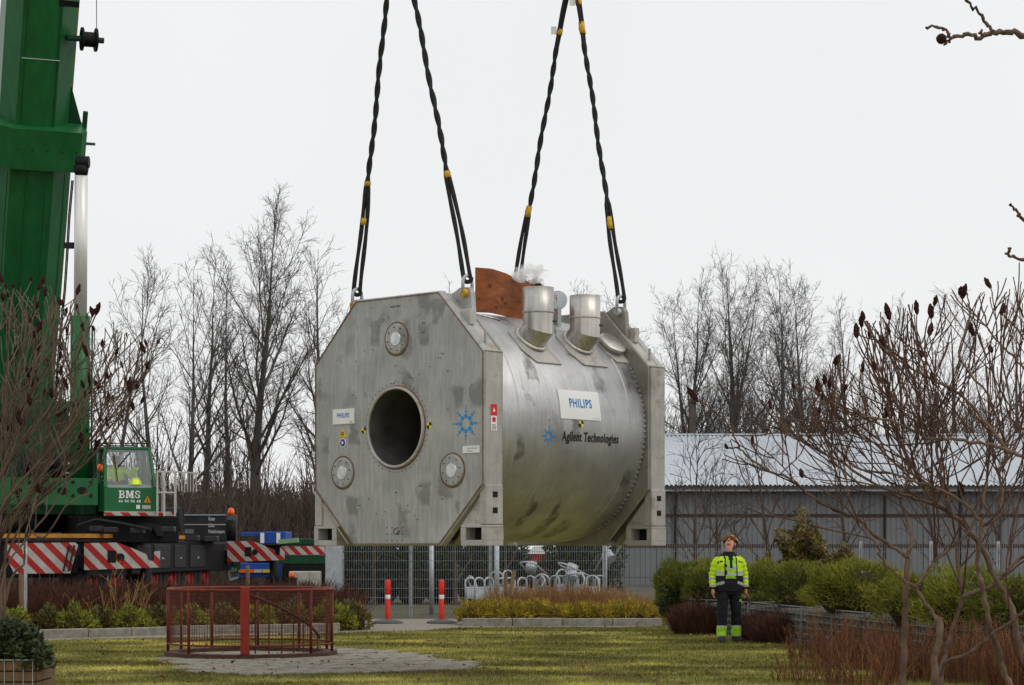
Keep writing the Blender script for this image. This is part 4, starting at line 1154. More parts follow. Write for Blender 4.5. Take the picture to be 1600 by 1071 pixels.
# --- bent plywood sheets standing on the crest
def ply(name, label, ctrl, grp=None):
    """ctrl: (px, ytop, ybottom, depth) along the sheet"""
    c0 = P(ctrl[0][0], ctrl[0][2], ctrl[0][3])
    root = thing(name, label, 'plywood', c0, grp)
    n = 18; T, B = [], []
    for k in range(n + 1):
        t = k / n * (len(ctrl) - 1); i = min(len(ctrl) - 2, int(t)); f = t - i
        q = [a + (b - a) * f for a, b in zip(ctrl[i], ctrl[i + 1])]
        T.append(P(q[0], q[1], q[3])); B.append(P(q[0], q[2], q[3]))
    vs, fs = [], []
    nr = [Vector(((T[min(k + 1, n)] - T[max(k - 1, 0)]).y, -(T[min(k + 1, n)] - T[max(k - 1, 0)]).x, 0)).normalized() * .02 for k in range(n + 1)]
    for k in range(n + 1): vs += [T[k], B[k], B[k] - nr[k], T[k] - nr[k]]
    for k in range(n):
        a, b = 4 * k, 4 * k + 4
        fs += [(a, a + 1, b + 1, b), (a + 1, a + 2, b + 2, b + 1), (a + 2, a + 3, b + 3, b + 2), (a + 3, a, b, b + 3)]
    fs += [(0, 3, 2, 1), (4 * n, 4 * n + 1, 4 * n + 2, 4 * n + 3)]
    mb = MB(); mb.add(vs, fs, True); o = fix_normals(mb.build('sheet', M['plywood'], root))
    o.data.polygons.foreach_set('use_smooth', [False] * len(o.data.polygons))
    r_ = random.Random(len(ctrl)); mb = MB()
    for k in range(9):
        i = r_.randrange(1, n); f = r_.uniform(.08, .92); p = T[i].lerp(B[i], f) + nr[i] * .12
        nn = nr[i].normalized(); e1 = Vector((nn.y, -nn.x, 0)); a = r_.uniform(.010, .030)
        if p.y > 0: mb.add([p + e1 * a * math.cos(q * .785) + Vector((0, 0, a * .8 * math.sin(q * .785))) for q in range(8)], [tuple(range(8))], False)
    mb.build('knots', M['knot'], root)['kind'] = 'stuff'
ply('plywood_sheet', 'orange-brown bent plywood sheet standing upright at the magnet\'s crest', [(743, 418, 488, 25.55), (768, 420, 489, 25.6), (790, 427, 494, 25.8), (815, 440, 502, 26.1), (835, 447, 508, 26.35)])
ply('plywood_sheet', 'orange plywood sheet behind the left steel turret', [(816, 430, 500, 26.65), (838, 437, 505, 26.6), (853, 447, 512, 26.45), (869, 462, 517, 26.25)])

# --- cold white vapour venting above the left turret
def vapour():
    vm = bpy.data.materials.new('cold_vapour'); vm.use_nodes = True
    t = vm.node_tree; N = t.nodes; L = t.links; N.remove(N['Principled BSDF'])
    pv = N.new('ShaderNodeVolumePrincipled'); pv.inputs['Color'].default_value = (1, 1, 1, 1); pv.inputs['Anisotropy'].default_value = 0.2
    tc = N.new('ShaderNodeTexCoord'); no = N.new('ShaderNodeTexNoise'); no.inputs['Scale'].default_value = 9; no.inputs['Detail'].default_value = 4
    L.new(tc.outputs['Object'], no.inputs['Vector'])
    cr = N.new('ShaderNodeMapRange'); cr.inputs[1].default_value = .46; cr.inputs[2].default_value = .66; cr.inputs[3].default_value = 0; cr.inputs[4].default_value = 20
    L.new(no.outputs['Fac'], cr.inputs[0]); L.new(cr.outputs[0], pv.inputs['Density'])
    L.new(pv.outputs[0], N['Material Output'].inputs['Volume'])
    c = P(818, 428, 25.9)
    bm = bmesh.new(); bmesh.ops.create_icosphere(bm, subdivisions=4, radius=1)
    for v in bm.verts:
        n1 = mnoise.noise(v.co * 1.9) * .35
        v.co = Vector((v.co.x * .25 + .06, v.co.y * .17, v.co.z * .12)) * (1 + n1)
        v.co.x += max(0, -v.co.z) * .5
    me = bpy.data.meshes.new('vapour'); bm.to_mesh(me); bm.free()
    o = link('vapour', me, vm); o.location = c
    prop(o, 'white puff of cold vapour drifting over the left turret', 'vapour', kind='stuff')
    # frosted foil over the sheet tops
    mb = MB(); r_ = random.Random(3); vs, fs = [], []
    nn, mm = 16, 4
    for i in range(nn + 1):
        t = i / nn
        top = P(806 + 62 * t, (440 - 8 * math.sin(t * 3.1)) + 22 * t * t, 26.7 - .35 * t)
        for j in range(mm + 1):
            vs.append(top + Vector((r_.uniform(-.02, .02), -.14 + .28 * j / mm, .035 * math.sin(j * 2.1 + i) + r_.uniform(-.02, .02) - .02)))
    for i in range(nn):
        for j in range(mm): a = i * (mm + 1) + j; fs.append((a, a + mm + 1, a + mm + 2, a + 1))
    mb.add(vs, fs, True); o = mb.build('frosted_foil', M['frost'])
    prop(o, 'crumpled frosty white foil lying over the plywood edge by the turret', 'foil')
    return o
vapour()

# --- slings
APEX_F = MO + eu * 0.0 + Vector((0, 0, 7.43)); APEX_R = MO + eu * 3.12 + Vector((0, 0, 7.41))
def sling(lx, u, apex, label, tags, seed):
    a = mw_(lx, u, 3.075); b = apex + Vector(((a - apex).x * .045, (a - apex).y * .045, -.12))
    root = thing('lifting_sling', label, 'sling', a, 'black lifting slings holding the magnet')
    t = (b - a); L_ = t.length; t.normalize()
    s1 = t.cross(Vector((0, 1, 0))).normalized(); s2 = t.cross(s1)
    r_ = random.Random(seed); n = 150
    for ph in (0, math.pi):
        pts, rad = [], []
        for k in range(n + 1):
            h = L_ * k / n
            low, high = 1.25, L_ - 0.9
            if h < low: ang, off = 0, .024 * (1 - h / low) ** .5 + .0145
            elif h < high: ang, off = (h - low) * 13.5 + .25 * math.sin(h * 3 + seed), .0145
            else: ang, off = (high - low) * 13.5, .0165 + .02 * (h - high)
            q = a + t * h + (s1 * math.cos(ang + ph) + s2 * math.sin(ang + ph)) * off + s1 * .006 * math.sin(h * 5 + seed)
            pts.append(q); rad.append((.0215 if h > 1.25 else .026) + .0025 * math.sin(h * 11 + ph))
        mb = MB(); mb.tube(pts, rad, 7); mb.build('strand', M['sling'], root)
    # turn of the loop round the shackle bow
    mb = MB(); pts = [a + s1 * (.046 * math.cos(q)) - t * (.05 * math.sin(q) * .9) for q in [math.pi * i / 8 for i in range(9)]]
    mb.tube(pts, .026, 7); mb.build('eye', M['sling'], root)
    for h, w3 in tags:
        c = a + t * h
        mb = MB(); mb.tube([c - t * w3, c - t * w3 * .3 + s1 * .006, c + t * w3 * .6], [.038, .042, .038], 8); mb.build('tape_band', M['tape'], root)
    if len(tags) > 1:
        c = a + t * tags[-1][0] + s1 * .08
        mb = MB(); mb.box((-.035, -.004, -.05), (.035, .004, .05), lambda p: c + p); mb.build('tag', M['frost'], root)
LU = MT - .04
sling(-.93, LU, APEX_F, 'twisted black sling on the front plate\'s left lug', [(1.3, .035), (.85, .05), (3.5, .02)], 1)
sling(.93, LU, APEX_F, 'twisted black sling on the front plate\'s right lug with yellow pin', [(1.25, .05), (4.25, .06)], 2)
sling(-.93, MLEN - MT + .045, APEX_R, 'twisted black sling dropping into the white vapour by the left turret', [(1.3, .09), (3.6, .05)], 3)
sling(.93, MLEN - MT + .045, APEX_R, 'twisted black sling on the rear lug at far right', [(1.0, .1), (3.6, .1), (3.95, .06)], 4)
# spreader beam above the picture that carries the slings
o = thing('spreader_beam', 'green spreader beam above the slings', 'beam', APEX_F)
MB().bar(APEX_F + Vector((0, 0, .2)) - eu * .2, APEX_R + Vector((0, 0, .22)) + eu * .2, .25, .35).build('beam', M['green'], o)
for q in (APEX_F, APEX_R):
    MB().tube([q - Vector((0, 0, .14)), q + Vector((0, 0, .06))], .05, 8).build('sling_hook', M['galv'], o)
    MB().tube([q + Vector((0, 0, .3)), (APEX_F + APEX_R) / 2 + Vector((0, 0, 3))], .02, 6).build('top_rope', M['sling'], o)

# ================================================================== THE CRANE
SO = Vector((X(75, 44.5), 44.5, 0))
crane = thing('mobile_crane', 'big green mobile crane with raised boom and red-white striped outriggers', 'crane', SO)
AZ = R(21)
sxv = Vector((math.cos(AZ), math.sin(AZ), 0)); syv = Vector((-math.sin(AZ), math.cos(AZ), 0))   # superstructure: right, backward
def sup(o3):
    """frame of the superstructure at origin o3"""
    o3 = Vector(o3)
    return lambda p: o3 + sxv * p.x + syv * p.y + Vector((0, 0, p.z))
# boom
ba, bb = P(17, 700, 47), P(66, 0, 43)
bax = (bb - ba).normalized(); bxr = bax.cross(Vector((0, 0, 1))).normalized()
if bxr.x < 0: bxr = -bxr
bun = bxr.cross(bax).normalized()
if bun.y > 0: bun = -bun                     # under-side of the boom looks at us
def boom_sec(hw, dep):
    return [(-hw, -dep * .55), (-hw, dep * .05), (-hw * .62, dep * .40), (-hw * .1, dep * .46), (hw * .48, dep * .42), (hw, dep * .08), (hw, -dep * .55)]
def boom_part(name, t0, t1, hw, dep, m='green', par=None):
    mb = MB(); A, B = ba + bax * t0, ba + bax * t1
    mb.prism(boom_sec(hw, dep), lambda a, b: A + bxr * a + bun * b, lambda a, b: B + bxr * a + bun * b)
    return fix_normals(mb.build(name, M[m], par or crane))
def t_at(y):          # boom parameter whose centre shows at row y
    lo, hi = -3, 20
    for _ in range(40):
        m_ = (lo + hi) / 2; p = ba + bax * m_
        if HZ - (p.z - H) * F / p.y > y: lo = m_
        else: hi = m_
    return lo
tc0, tc1 = t_at(248), t_at(186)
bbase = boom_part('boom_base', -1.6, tc0 + .05, .80, 1.5)
bsec = boom_part('boom_section', tc0 - .3, 22, .715, 1.3)
mb = MB(); A, B = ba + bax * tc0, ba + bax * tc1
mb.prism([(-.98, -.7), (-.98, .45), (-.55, .86), (.86, .86), (.98, .72), (.98, -.7)], lambda a, b: A + bxr * a + bun * b, lambda a, b: B + bxr * a + bun * b)
col_ = fix_normals(mb.build('boom_collar', M['green'], crane))
A, B = ba + bax * tc0, ba + bax * tc1
MB().bar(A + bxr * .99 + bun * .3, A + bxr * .99 + bun * .3 + bax * 1.15, .09).build('collar_strut', M['green_d'], col_)
MB().bar(A.lerp(B, .6) + bxr * .9 + bun * .4, A.lerp(B, .6) + bxr * 1.22 + bun * .4, .05).build('collar_pin', M['green_d'], col_)
mb = MB(); mb.prism([(0, 0), (.26, 0), (0, .75)], lambda a, b: B + bxr * (.70 + a) + bun * .1 + bax * b, lambda a, b: B + bxr * (.70 + a) + bun * .14 + bax * b); mb.build('collar_gusset', M['green_d'], col_)
for sx in (-.58, -.2, .2, .58):
    MB().bar(ba + bax * -1.5 + bxr * sx + bun * .79, ba + bax * (tc0 - .05) + bxr * sx + bun * .79, .02, .012).build('boom_weld', M['green_d'], bbase)
MB().bar(ba + bax * (-1.4) + bxr * .812 + bun * .05, ba + bax * (tc0 - .05) + bxr * .812 + bun * .05, .02, .05).build('edge_strip', M['orange_rail'], bbase)
MB().bar(ba + bax * (tc1 + .05) + bxr * .727 + bun * .05, ba + bax * 21 + bxr * .727 + bun * .05, .02, .05).build('edge_strip', M['orange_rail'], bsec)
for sx in (-.36, .30):
    MB().bar(ba + bax * (tc1 + .02) + bxr * sx + bun * (.575 if sx < 0 else .56), ba + bax * 21 + bxr * sx + bun * (.575 if sx < 0 else .56), .02, .014).build('boom_weld', M['green_d'], bsec)
tq = t_at(82)
MB().bar(ba + bax * tq - bxr * .42 + bun * .597, ba + bax * tq + bxr * .34 + bun * .592, .012, .012).build('boom_seam', M['galv'], bsec)
MB().box((-.3, -.01, 0), (.1, .01, .12), lambda p: ba + bax * (t_at(-2) + p.z) + bxr * (p.x + .55) + bun * (.56 - p.y)).build('boom_stop', M['chassis'], bsec)
for dx in (.84, .87):
    MB().tube([ba + bax * (-1 + .8 * k) + bxr * (dx + .01 * math.sin(k * 1.3)) + bun * (.2 + .03 * math.cos(k * 2)) for k in range(int((tc0 + 1) / .8) + 1)], .014, 6).build('boom_hose', M['chassis'], bbase)
for k in range(5):
    q0 = A.lerp(B, .5) + bxr * (-.4 + .29 * k) + bun * .865
    mb = MB(); mb.lathe([(.001, .012), (.022, .012), (.022, 0)], q0, bun, 6, smooth=False); mb.build('collar_bolt', M['green_d'], col_)
# deflection pulley on the boom side with its wire
q = P(139, 62, 43.2)
dr = MB(); dr.lathe([(.001, -.16), (.235, -.16), (.235, -.12), (.15, -.11), (.15, .11), (.235, .12), (.235, .16), (.001, .16)], q, sxv, 24, smooth=False); pl = dr.build('winch_pulley', M['chassis'], crane)
MB().tube([q - sxv * .45, q + sxv * .3], .06, 8).build('pulley_axle', M['green_d'], pl)
MB().tube([P(151, 45, 43.2), P(149, -260, 43.0)], .008, 5).build('pulley_wire', M['sling'], pl)
# luffing cylinder
lb, lt = P(124, 772, 43.6), P(127, 252, 43.0)
mid = lb.lerp(lt, (772 - 492) / (772 - 252.))
lc = MB().tube([lb, mid], .198, 24).build('luffing_cylinder', M['green'], crane)
MB().tube([mid - (mid - lb).normalized() * .02, lt - Vector((0, 0, .16))], .132, 20).build('cylinder_rod', M['rod'], lc)
MB().tube([lt - Vector((0, 0, .30)), lt - Vector((0, 0, .1))], [.125, .16], 16).tube([lt - Vector((.10, 0, .02)), lt + Vector((.16, 0, -.02))], .12, 12).build('rod_eye', M['chassis'], lc)
MB().tube([lb + Vector((.245, -.02, .1)), mid + Vector((.245, -.02, -.2))], .018, 6).build('hydraulic_pipe', M['green_d'], lc)
MB().bar(P(103, 384, 43.4), P(118, 384, 43.2), .12).build('rod_guide', M['chassis'], lc)
# superstructure frame
f0 = sup(P(153, 790, 43))
zb, zt = 0, (790 - 748) * 43 / F
fb = MB().box((-2.6, 0, 0), (0, .10, zt), f0, bev=.008).build('front_beam', M['green'], crane)
for px, rr, yy in ((38, .075, 768), (74, .09, 768), (102, .09, 768), (130, .085, 767)):
    mb = MB(); c = f0(Vector(((px - 153) * 43 / F / math.cos(AZ), -.004, (790 - yy) * 43 / F)))
    mb.add([c + sxv * (rr * 1.25 * math.cos(k * .5236)) + Vector((0, 0, rr * .9 * math.sin(k * .5236))) for k in range(12)], [tuple(range(12))], False); mb.build('hole_disc', M['void'], fb)  # flat near-black disc painted on the beam as a hole's shade
for px, yy in ((117, 754), (143, 754), (117, 775), (143, 775), (55, 755), (55, 777)):
    mb = MB(); c = f0(Vector(((px - 153) * 43 / F / math.cos(AZ), -.012, (790 - yy) * 43 / F)))
    mb.lathe([(.001, -.01), (.035, -.01), (.035, .01)], c, syv, 10, smooth=False); mb.build('small_hole_disc', M['void'], fb)  # raised black disc coloured as the shade of a small round hole
fs2 = sup(P(110, 790, 44.2))
MB().box((-3.2, .1, -.2), (.9, 3.2, .5), fs2, bev=.02).build('turntable_frame', M['green_d'], crane)
MB().box((-1.1, .5, .5), (.05, 2.2, 2.2), fs2, bev=.03).build('winch_housing', M['green_d'], crane)
for dx in (-.95, -.35):
    mb = MB(); mb.lathe([(.001, 0), (.26, 0), (.26, .05), (.18, .06), (.18, .42), (.26, .43), (.26, .48), (.001, .48)], fs2(Vector((dx, .2, .82))), sxv, 20, smooth=False); mb.build('winch_drum', M['chassis'], crane)
MB().box((-3.0, 3.3, .1), (.8, 4.6, 2.0), fs2, bev=.04).build('counterweight', M['green_d'], crane)
for dz in (.66, .86):
    MB().tube([fs2(Vector((-.2, .0, dz))), fs2(Vector((.45, -.1, dz + .02)))], .03, 6).build('hydraulic_hose', M['galv'], crane)
# slewing ring and deck
MB().tube([fs2(Vector((-1.2, 1.4, -.55))), fs2(Vector((-1.2, 1.4, -.2)))], 1.35, 32).build('slewing_ring', M['chassis'], crane)

# operator cab
CW_, CH_, CD_ = 1.06, (805 - 697) * 43 / F, 1.55
cf = sup(P(163, 805, 43)); 
def cabp(a, y, b): return cf(Vector((a * CW_, y, b * CH_)))
cab = MB()
def cab_box(name, x0, y0, z0, x1, y1, z1, m='green_l', bev=.01, par=None):
    return MB().box((x0, y0, z0), (x1, y1, z1), cf, bev=bev).build(name, M[m], par or crane)
zw = .40 * CH_; tp = CH_
cabo = cab_box('operator_cab', 0, .0, .07, CW_, .06, zw)                 # front lower panel
cab_box('cab_side', 0, .065, .07, .05, CD_, zw + .1, par=cabo); cab_box('cab_side', CW_ - .05, .065, .07, CW_, CD_, zw + .1, par=cabo)
cab_box('cab_rear', .055, CD_ - .06, .07, CW_ - .055, CD_, zw + .10, par=cabo)
cab_box('cab_floor', .055, .065, .07, CW_ - .055, CD_ - .065, .12, 'chassis', 0, cabo)
cab_box('cab_roof', .03, .22, tp - .06, CW_ - .06, CD_, tp, par=cabo)
lean_ = .20
def pillar(x, xt, y, yt, w3=.06):
    mb = MB(); mb.bar(cf(Vector((x, y, zw))), cf(Vector((xt, yt, tp - .03))), w3, w3); return mb.build('pillar', M['green_l'], cabo)
pillar(.03, .06, .03, .25); pillar(CW_ - .03, CW_ - .10, .03, .25)
pillar(.03, .06, .75, .80); pillar(CW_ - .03, CW_ - .10, .75, .8); pillar(.03, .06, CD_ - .03, CD_ - .03); pillar(CW_ - .03, CW_ - .10, CD_ - .03, CD_ - .03)
mb = MB(); mb.prism([(.06, zw + .002), (CW_ - .06, zw + .002), (CW_ - .13, tp - .06), (.09, tp - .06)], lambda a, b: cf(Vector((a, .03 + (b - zw) / (tp - zw) * .22, b))), lambda a, b: cf(Vector((a, .038 + (b - zw) / (tp - zw) * .22, b)))); mb.build('windscreen', M['glass'], cabo)
for x, nm in ((.03, 'side_window'), (CW_ - .05, 'side_window')):
    for ya, yb in ((.12, .70), (.80, CD_ - .08)):
        mb = MB(); mb.prism([(ya, zw + .105), (yb, zw + .105), (yb, tp - .065), (ya + (.16 if ya < .5 else .04), tp - .065)], lambda a, b: cf(Vector((x, a, b))), lambda a, b: cf(Vector((x + .006, a, b)))); mb.build(nm, M['glass'], cabo)
mb = MB(); mb.box((.10, CD_ - .045, zw + .11), (CW_ - .14, CD_ - .037, tp - .07), cf); mb.build('rear_window', M['glass'], cabo)
for (x, xt) in ((.33, .72), (.31, .30)):
    pass
MB().bar(cf(Vector((.28, -.0, zw + .42))), cf(Vector((.56, .20, tp - .12))), .022).build('wiper', M['black'], cabo)
MB().bar(cf(Vector((.27, -.0, zw + .12))), cf(Vector((.22, .15, tp - .14))), .018).build('wiper', M['black'], cabo)
for k in range(3):
    a, b = ((.05, .2), (.9, .2)) if k == 0 else (((.05, .2), (.05, 1.3)) if k == 1 else ((.05, 1.3), (.9, 1.3)))
    MB().tube([cf(Vector((a[0], a[1], tp + .06))), cf(Vector((b[0], b[1], tp + .075)))], .012, 6).build('roof_rail', M['black'], cabo)
cab_box('dashboard', .08, .09, zw - .02, CW_ - .08, .34, zw + .06, 'inner_grey', .01, cabo)
cab_box('inner_lining', .06, .07, .13, CW_ - .06, .085, zw - .005, 'inner_grey', 0, cabo)
cab_box('rear_lining', .06, CD_ - .075, .13, CW_ - .06, CD_ - .066, zw + .1, 'inner_grey', 0, cabo)
st = cab_box('driver_seat', .22, .70, .5, .68, 1.25, .60, 'seat', .03, cabo)
cab_box('seat_back', .22, 1.15, .6, .68, 1.27, 1.05, 'seat', .03, cabo)
# BMS slab-serif letters built from strokes
def slab(name, strokes, x0, z0, w3, h3):
    mb = MB(); dn = 0
    for k, s_ in enumerate(strokes):
        pts = [(x0 + a * w3, z0 + b * h3) for a, b in s_]
        y = -.004 - .0004 * k
        mb.add([cf(Vector((a, y, b))) for a, b in pts], [tuple(range(len(pts)))], False)
    return mb.build(name, M['white'], cabo)
def rc(x0, y0, x1, y1): return [(x0, y0), (x1, y0), (x1, y1), (x0, y1)]
def arc(cx, cy, ro, ri, a0, a1, sx=1, sy=1, n=8):
    out = []
    for k in range(n):
        p, q = R(a0 + (a1 - a0) * k / n), R(a0 + (a1 - a0) * (k + 1) / n)
        out.append([(cx + sx * ri * math.cos(p), cy + sy * ri * math.sin(p)), (cx + sx * ro * math.cos(p), cy + sy * ro * math.sin(p)), (cx + sx * ro * math.cos(q), cy + sy * ro * math.sin(q)), (cx + sx * ri * math.cos(q), cy + sy * ri * math.sin(q))])
    return out
LB = [rc(.12, 0, .36, 1), rc(0, 0, .5, .13), rc(0, .87, .5, 1), rc(.3, .44, .55, .56)] + arc(.52, .745, .255, .125, -90, 90, 1.25, 1) + arc(.52, .26, .265, .13, -90, 90, 1.45, 1)
LM = [rc(.08, 0, .24, 1), rc(.72, 0, .94, 1), rc(0, 0, .33, .13), rc(.62, 0, 1.02, .13), rc(0, .87, .25, 1), rc(.75, .87, 1.02, 1), [(.16, 1), (.36, 1), (.56, .18), (.44, .1)], [(.70, 1), (.90, 1), (.56, .1), (.46, .2)]]
LS = arc(.5, .735, .265, .13, 20, 270, 1.45, 1) + arc(.5, .265, .265, .13, -160, 90, 1.55, 1) + [rc(.78, .6, .9, .9), rc(.08, .1, .2, .42)]
lx, lz, lh = .29, zw - .215, .155
slab('letter_b', LB, lx, lz, .135, lh); slab('letter_m', LM, lx + .140, lz, .165, lh); slab('letter_s', LS, lx + .315, lz, .13, lh)
for k, s_ in enumerate(('44', '94', '90', '48')):
    lettering('phone_digits', s_, lambda a, b: cf(Vector((.285 + .122 * k + .084 * a, -.004, zw - .305 + .058 * b))), M['white'], cabo, False, .02)
mb = MB(); mb.prism([(0, 0), (.15, 0), (.075, .13)], lambda a, b: cf(Vector((.80 + a, -.005, zw - .30 + b))), lambda a, b: cf(Vector((.80 + a, .001, zw - .30 + b)))); tri = mb.build('warning_sticker', mat('orange_print', (.75, .28, .01), .5), cabo)
MB().box((.867, -.008, zw - .285), (.883, -.0055, zw - .215), cf).build('pictogram', M['ink'], tri)
MB().box((.645, -.004, zw - .43), (.72, .001, zw - .35), cf).build('sticker', M['white'], cabo)
MB().box((.765, -.004, zw - .43), (.94, .001, zw - .355), cf).build('sticker', M['plate_y'], cabo)
MB().box((0, -.05, -.01), (CW_ + .35, .05, .055), cf).build('cab_bumper', M['hazard_s'], cabo)
MB().box((0, -.045, .0552), (CW_ + .3, .05, .075), cf).build('bumper_cap', M['plate_y'], cabo)
q = cf(Vector((-.07, .1, zw + .40)))
mb = MB(); mb.lathe([(.001, .075), (.05, .06), (.065, 0), (.05, -.06), (.001, -.075)], q, (0, 0, 1), 14); mb.build('beacon', M['beacon'], cabo)
MB().box((-.33, .7, .0), (-.03, 1.5, CH_ * .98), cf, bev=.02).build('cab_carrier', M['green_d'], crane)
MB().box((-.45, .35, -.56), (1.6, 2.6, -.02), cf, bev=.02).build('cab_platform', M['chassis'], crane)
# access ladder / railing right of the cab
lf = sup(P(246, 805, 43.2))
lad = MB()
hh = (805 - 737) * 43.2 / F
for x in (0, .14, .36): lad.bar(lf(Vector((x, 0, -.02))), lf(Vector((x, 0, hh))), .035)
for x in (.05, .2): lad.bar(lf(Vector((x, .5, 0))), lf(Vector((x, .5, hh * .98))), .03)
lad.bar(lf(Vector((0, 0, hh))), lf(Vector((.4, 0, hh))), .035); lad.bar(lf(Vector((0, 0, hh * .52))), lf(Vector((.38, 0, hh * .52))), .03)
lad.bar(lf(Vector((.38, .02, hh))), lf(Vector((1.0, .7, hh))), .03); lad.bar(lf(Vector((.38, .02, .05))), lf(Vector((.38, .02, hh))), .03)
lad.build('cab_railing', M['frame'], crane)
for k in range(7):
    p_ = lf(Vector((.45 + .08 * k, .06 + .09 * k, hh * .55))); MB().bar(p_, p_ + Vector((0, 0, hh * .44)), .02).build('rail_bar', M['frame'], crane)

# carrier
cdir = Vector((.087, .996, 0)).normalized(); cper = Vector((cdir.y, -cdir.x, 0))
c00 = Vector((-8.32, 41.5, 0))
cfr = lambda p: c00 + cper * p.x + cdir * p.y + Vector((0, 0, p.z))     # x: right of the side line, y: away from us
ch = MB().box((-3.4, .4, .95), (-.06, 14.5, 1.66), cfr, bev=.02).build('carrier_body', M['chassis'], crane)
MB().box((-3.4, .3, 1.6605), (-.0, 11.2, 1.70), cfr).build('deck', M['grey_p'], ch)
MB().box((-1.2, .25, 1.735), (.03, .30, 1.815), cfr).build('edge_rail', M['orange_rail'], ch)
MB().box((-.02, .31, 1.735), (.03, 11.0, 1.815), cfr).build('edge_rail', M['orange_rail'], ch)
MB().box((-2.4, .24, 1.735), (-1.25, .29, 1.815), cfr).build('edge_rail', M['orange_rail'], ch)
for y in (.5, 2.0, 3.6, 5.2, 6.8, 8.4, 10.0): MB().box((-.01, y, 1.69), (.02, y + .08, 1.735), cfr).build('rail_bracket', M['chassis'], ch)
MB().box((-.5, 3.4, .98), (.03, 10.9, 1.68), cfr, bev=.02).build('side_box', M['chassis'], ch)
for y, z0, z1, w3 in ((1.2, 1.10, 1.55, .9), (3.7, 1.08, 1.60, 1.2), (5.2, 1.08, 1.60, 1.4), (7.0, 1.08, 1.60, 1.1), (8.5, 1.08, 1.6, 1.5)):
    bx_ = MB().box((.031, y, z0), (.05, y + w3, z1), cfr, bev=.006).build('locker_door', M['grey_p'], ch)
    MB().box((.051, y + w3 * .45, z0 + .2), (.065, y + w3 * .55, z0 + .24), cfr).build('locker_handle', M['galv'], bx_)
for k in range(6):
    a_ = cfr(Vector((-1.6 + .33 * k, .34, 1.0))); MB().tube([a_, a_ + Vector((.04, -.03, -.22)), a_ + Vector((.12, -.02, -.30)), a_ + Vector((.2, 0, -.05))], .014, 5).build('hydraulic_hose', M['tyre'], ch)
for k, px in enumerate((62, 78, 84, 104, 112, 168, 190)):
    MB().tube([P(px, 893, 41.9), P(px + 1, 915, 41.9)], .012, 5).build('securing_chain', M['galv'], ch)
for px, y0 in ((150, 826), (172, 828), (214, 829), (262, 827), (300, 841), (330, 842)):
    q = P(px, y0, 42.4); MB().box((q.x - .14, q.y, q.z - .06), (q.x + .12, q.y + .3, q.z + .05), bev=.015).build('deck_fitting', M['grey_p'], ch)
MB().tube([P(120, 822, 42.6), P(150, 812, 42.9), P(190, 818, 42.6), P(236, 828, 42.2)], .03, 8).build('air_hose', M['tyre'], ch)
# wheels
def wheel(y):
    c = cfr(Vector((-.30, y, .80)))
    mb = MB(); mb.lathe([(.34, -.24), (.64, -.25), (.72, -.19), (.735, -.1), (.735, .1), (.72, .19), (.64, .25), (.42, .24), (.40, .18)], c, cper, 30); w3 = mb.build('wheel', M['tyre'], crane)
    mb = MB(); mb.lathe([(.41, .22), (.37, .20), (.34, .05), (.22, .03), (.2, .10), (.12, .22), (.001, .22)], c, cper, 24, smooth=False); mb.build('rim', M['rim'], w3)
    mb = MB()
    for k in range(10):
        a = 2 * math.pi * k / 10
        mb.lathe([(.001, .06), (.022, .06), (.022, .03)], c + cdir * (.27 * math.cos(a)) + Vector((0, 0, .27 * math.sin(a))), cper, 6, smooth=False)
    mb.build('wheel_nuts', M['galv'], w3)['kind'] = 'stuff'
for y in (.8, 2.5, 5.6, 7.25, 8.9, 10.5): wheel(y)
# striped outrigger boxes
def panel_poly(pts, d, nm, par, depth=.5):
    mb = MB(); mb.prism(pts, lambda x, y: P(x, y, d), lambda x, y: P(x, y, d) + Vector((0, .02, 0)))
    o = fix_normals(mb.build(nm, M['hazard'], par))
    return o
P2 = [(131.5, 849), (182, 848), (199, 854), (228, 866), (232, 876), (240, 877), (241, 862), (250, 861), (250, 887), (131.5, 891)]
def P3(p): return (355 + (p[0] - 131.5) * (90 / 119.), 845.5 + (p[1] - 848) * (33 / 43.))
def outrigger(poly, d, sc):
    px0, px1 = poly[0][0], poly[6][0]
    mb = MB(); yb, yt = poly[-1][1], poly[0][1]
    a, b = P(px0 - 30, yb - 1, d + .03), P(px1 - 8, yt + (yb - yt) * .42, d + .55)
    mb.box((a.x, d + .03, a.z), (b.x, d + .55, b.z), bev=.02)
    ob = mb.build('outrigger_beam', M['chassis'], crane)
    panel_poly(poly, d, 'striped_panel', ob)
    hx = (px0 + (px1 - px0) * .335, px0 + (px1 - px0) * .455)
    MB().box((X(hx[0], d), d - .012, P(0, yt + (yb - yt) * .72, d).z), (X(hx[1], d), d - .002, P(0, yt + (yb - yt) * .27, d).z)).build('panel_window', M['void'], ob)  # black plate painted as the shade in a square opening
    mb = MB(); mb.lathe([(.001, 0), (.075, 0), (.075, .01)], P(px0 + (px1 - px0) * .52, yt + (yb - yt) * .52, d - .012), (0, 1, 0), 16, smooth=False); mb.build('panel_port', M['void'], ob)  # black disc painted as the shade in a round opening
    c = P(px1 - 13 * sc, yb, d + .3)
    MB().tube([(c.x, c.y, .28), (c.x, c.y, c.z + .1)], .11, 14).build('jack_leg', M['chassis'], ob)
    MB().tube([(c.x, c.y, .12), (c.x, c.y, .30)], .085, 14).build('jack_rod', M['galv'], ob)
    mb = MB(); mb.lathe([(.001, .15), (.25, .12), (.32, .03), (.32, 0)], (c.x, c.y, 0), (0, 0, 1), 20); mb.build('jack_foot', M['galv'], ob)
outrigger(P2, 41.5, 1.0)
outrigger([P3(p) for p in P2], 54.0, .75)
mb = MB(); pts = [(10, 849), (118, 848), (122, 852), (110, 896), (22, 897), (14, 880)]
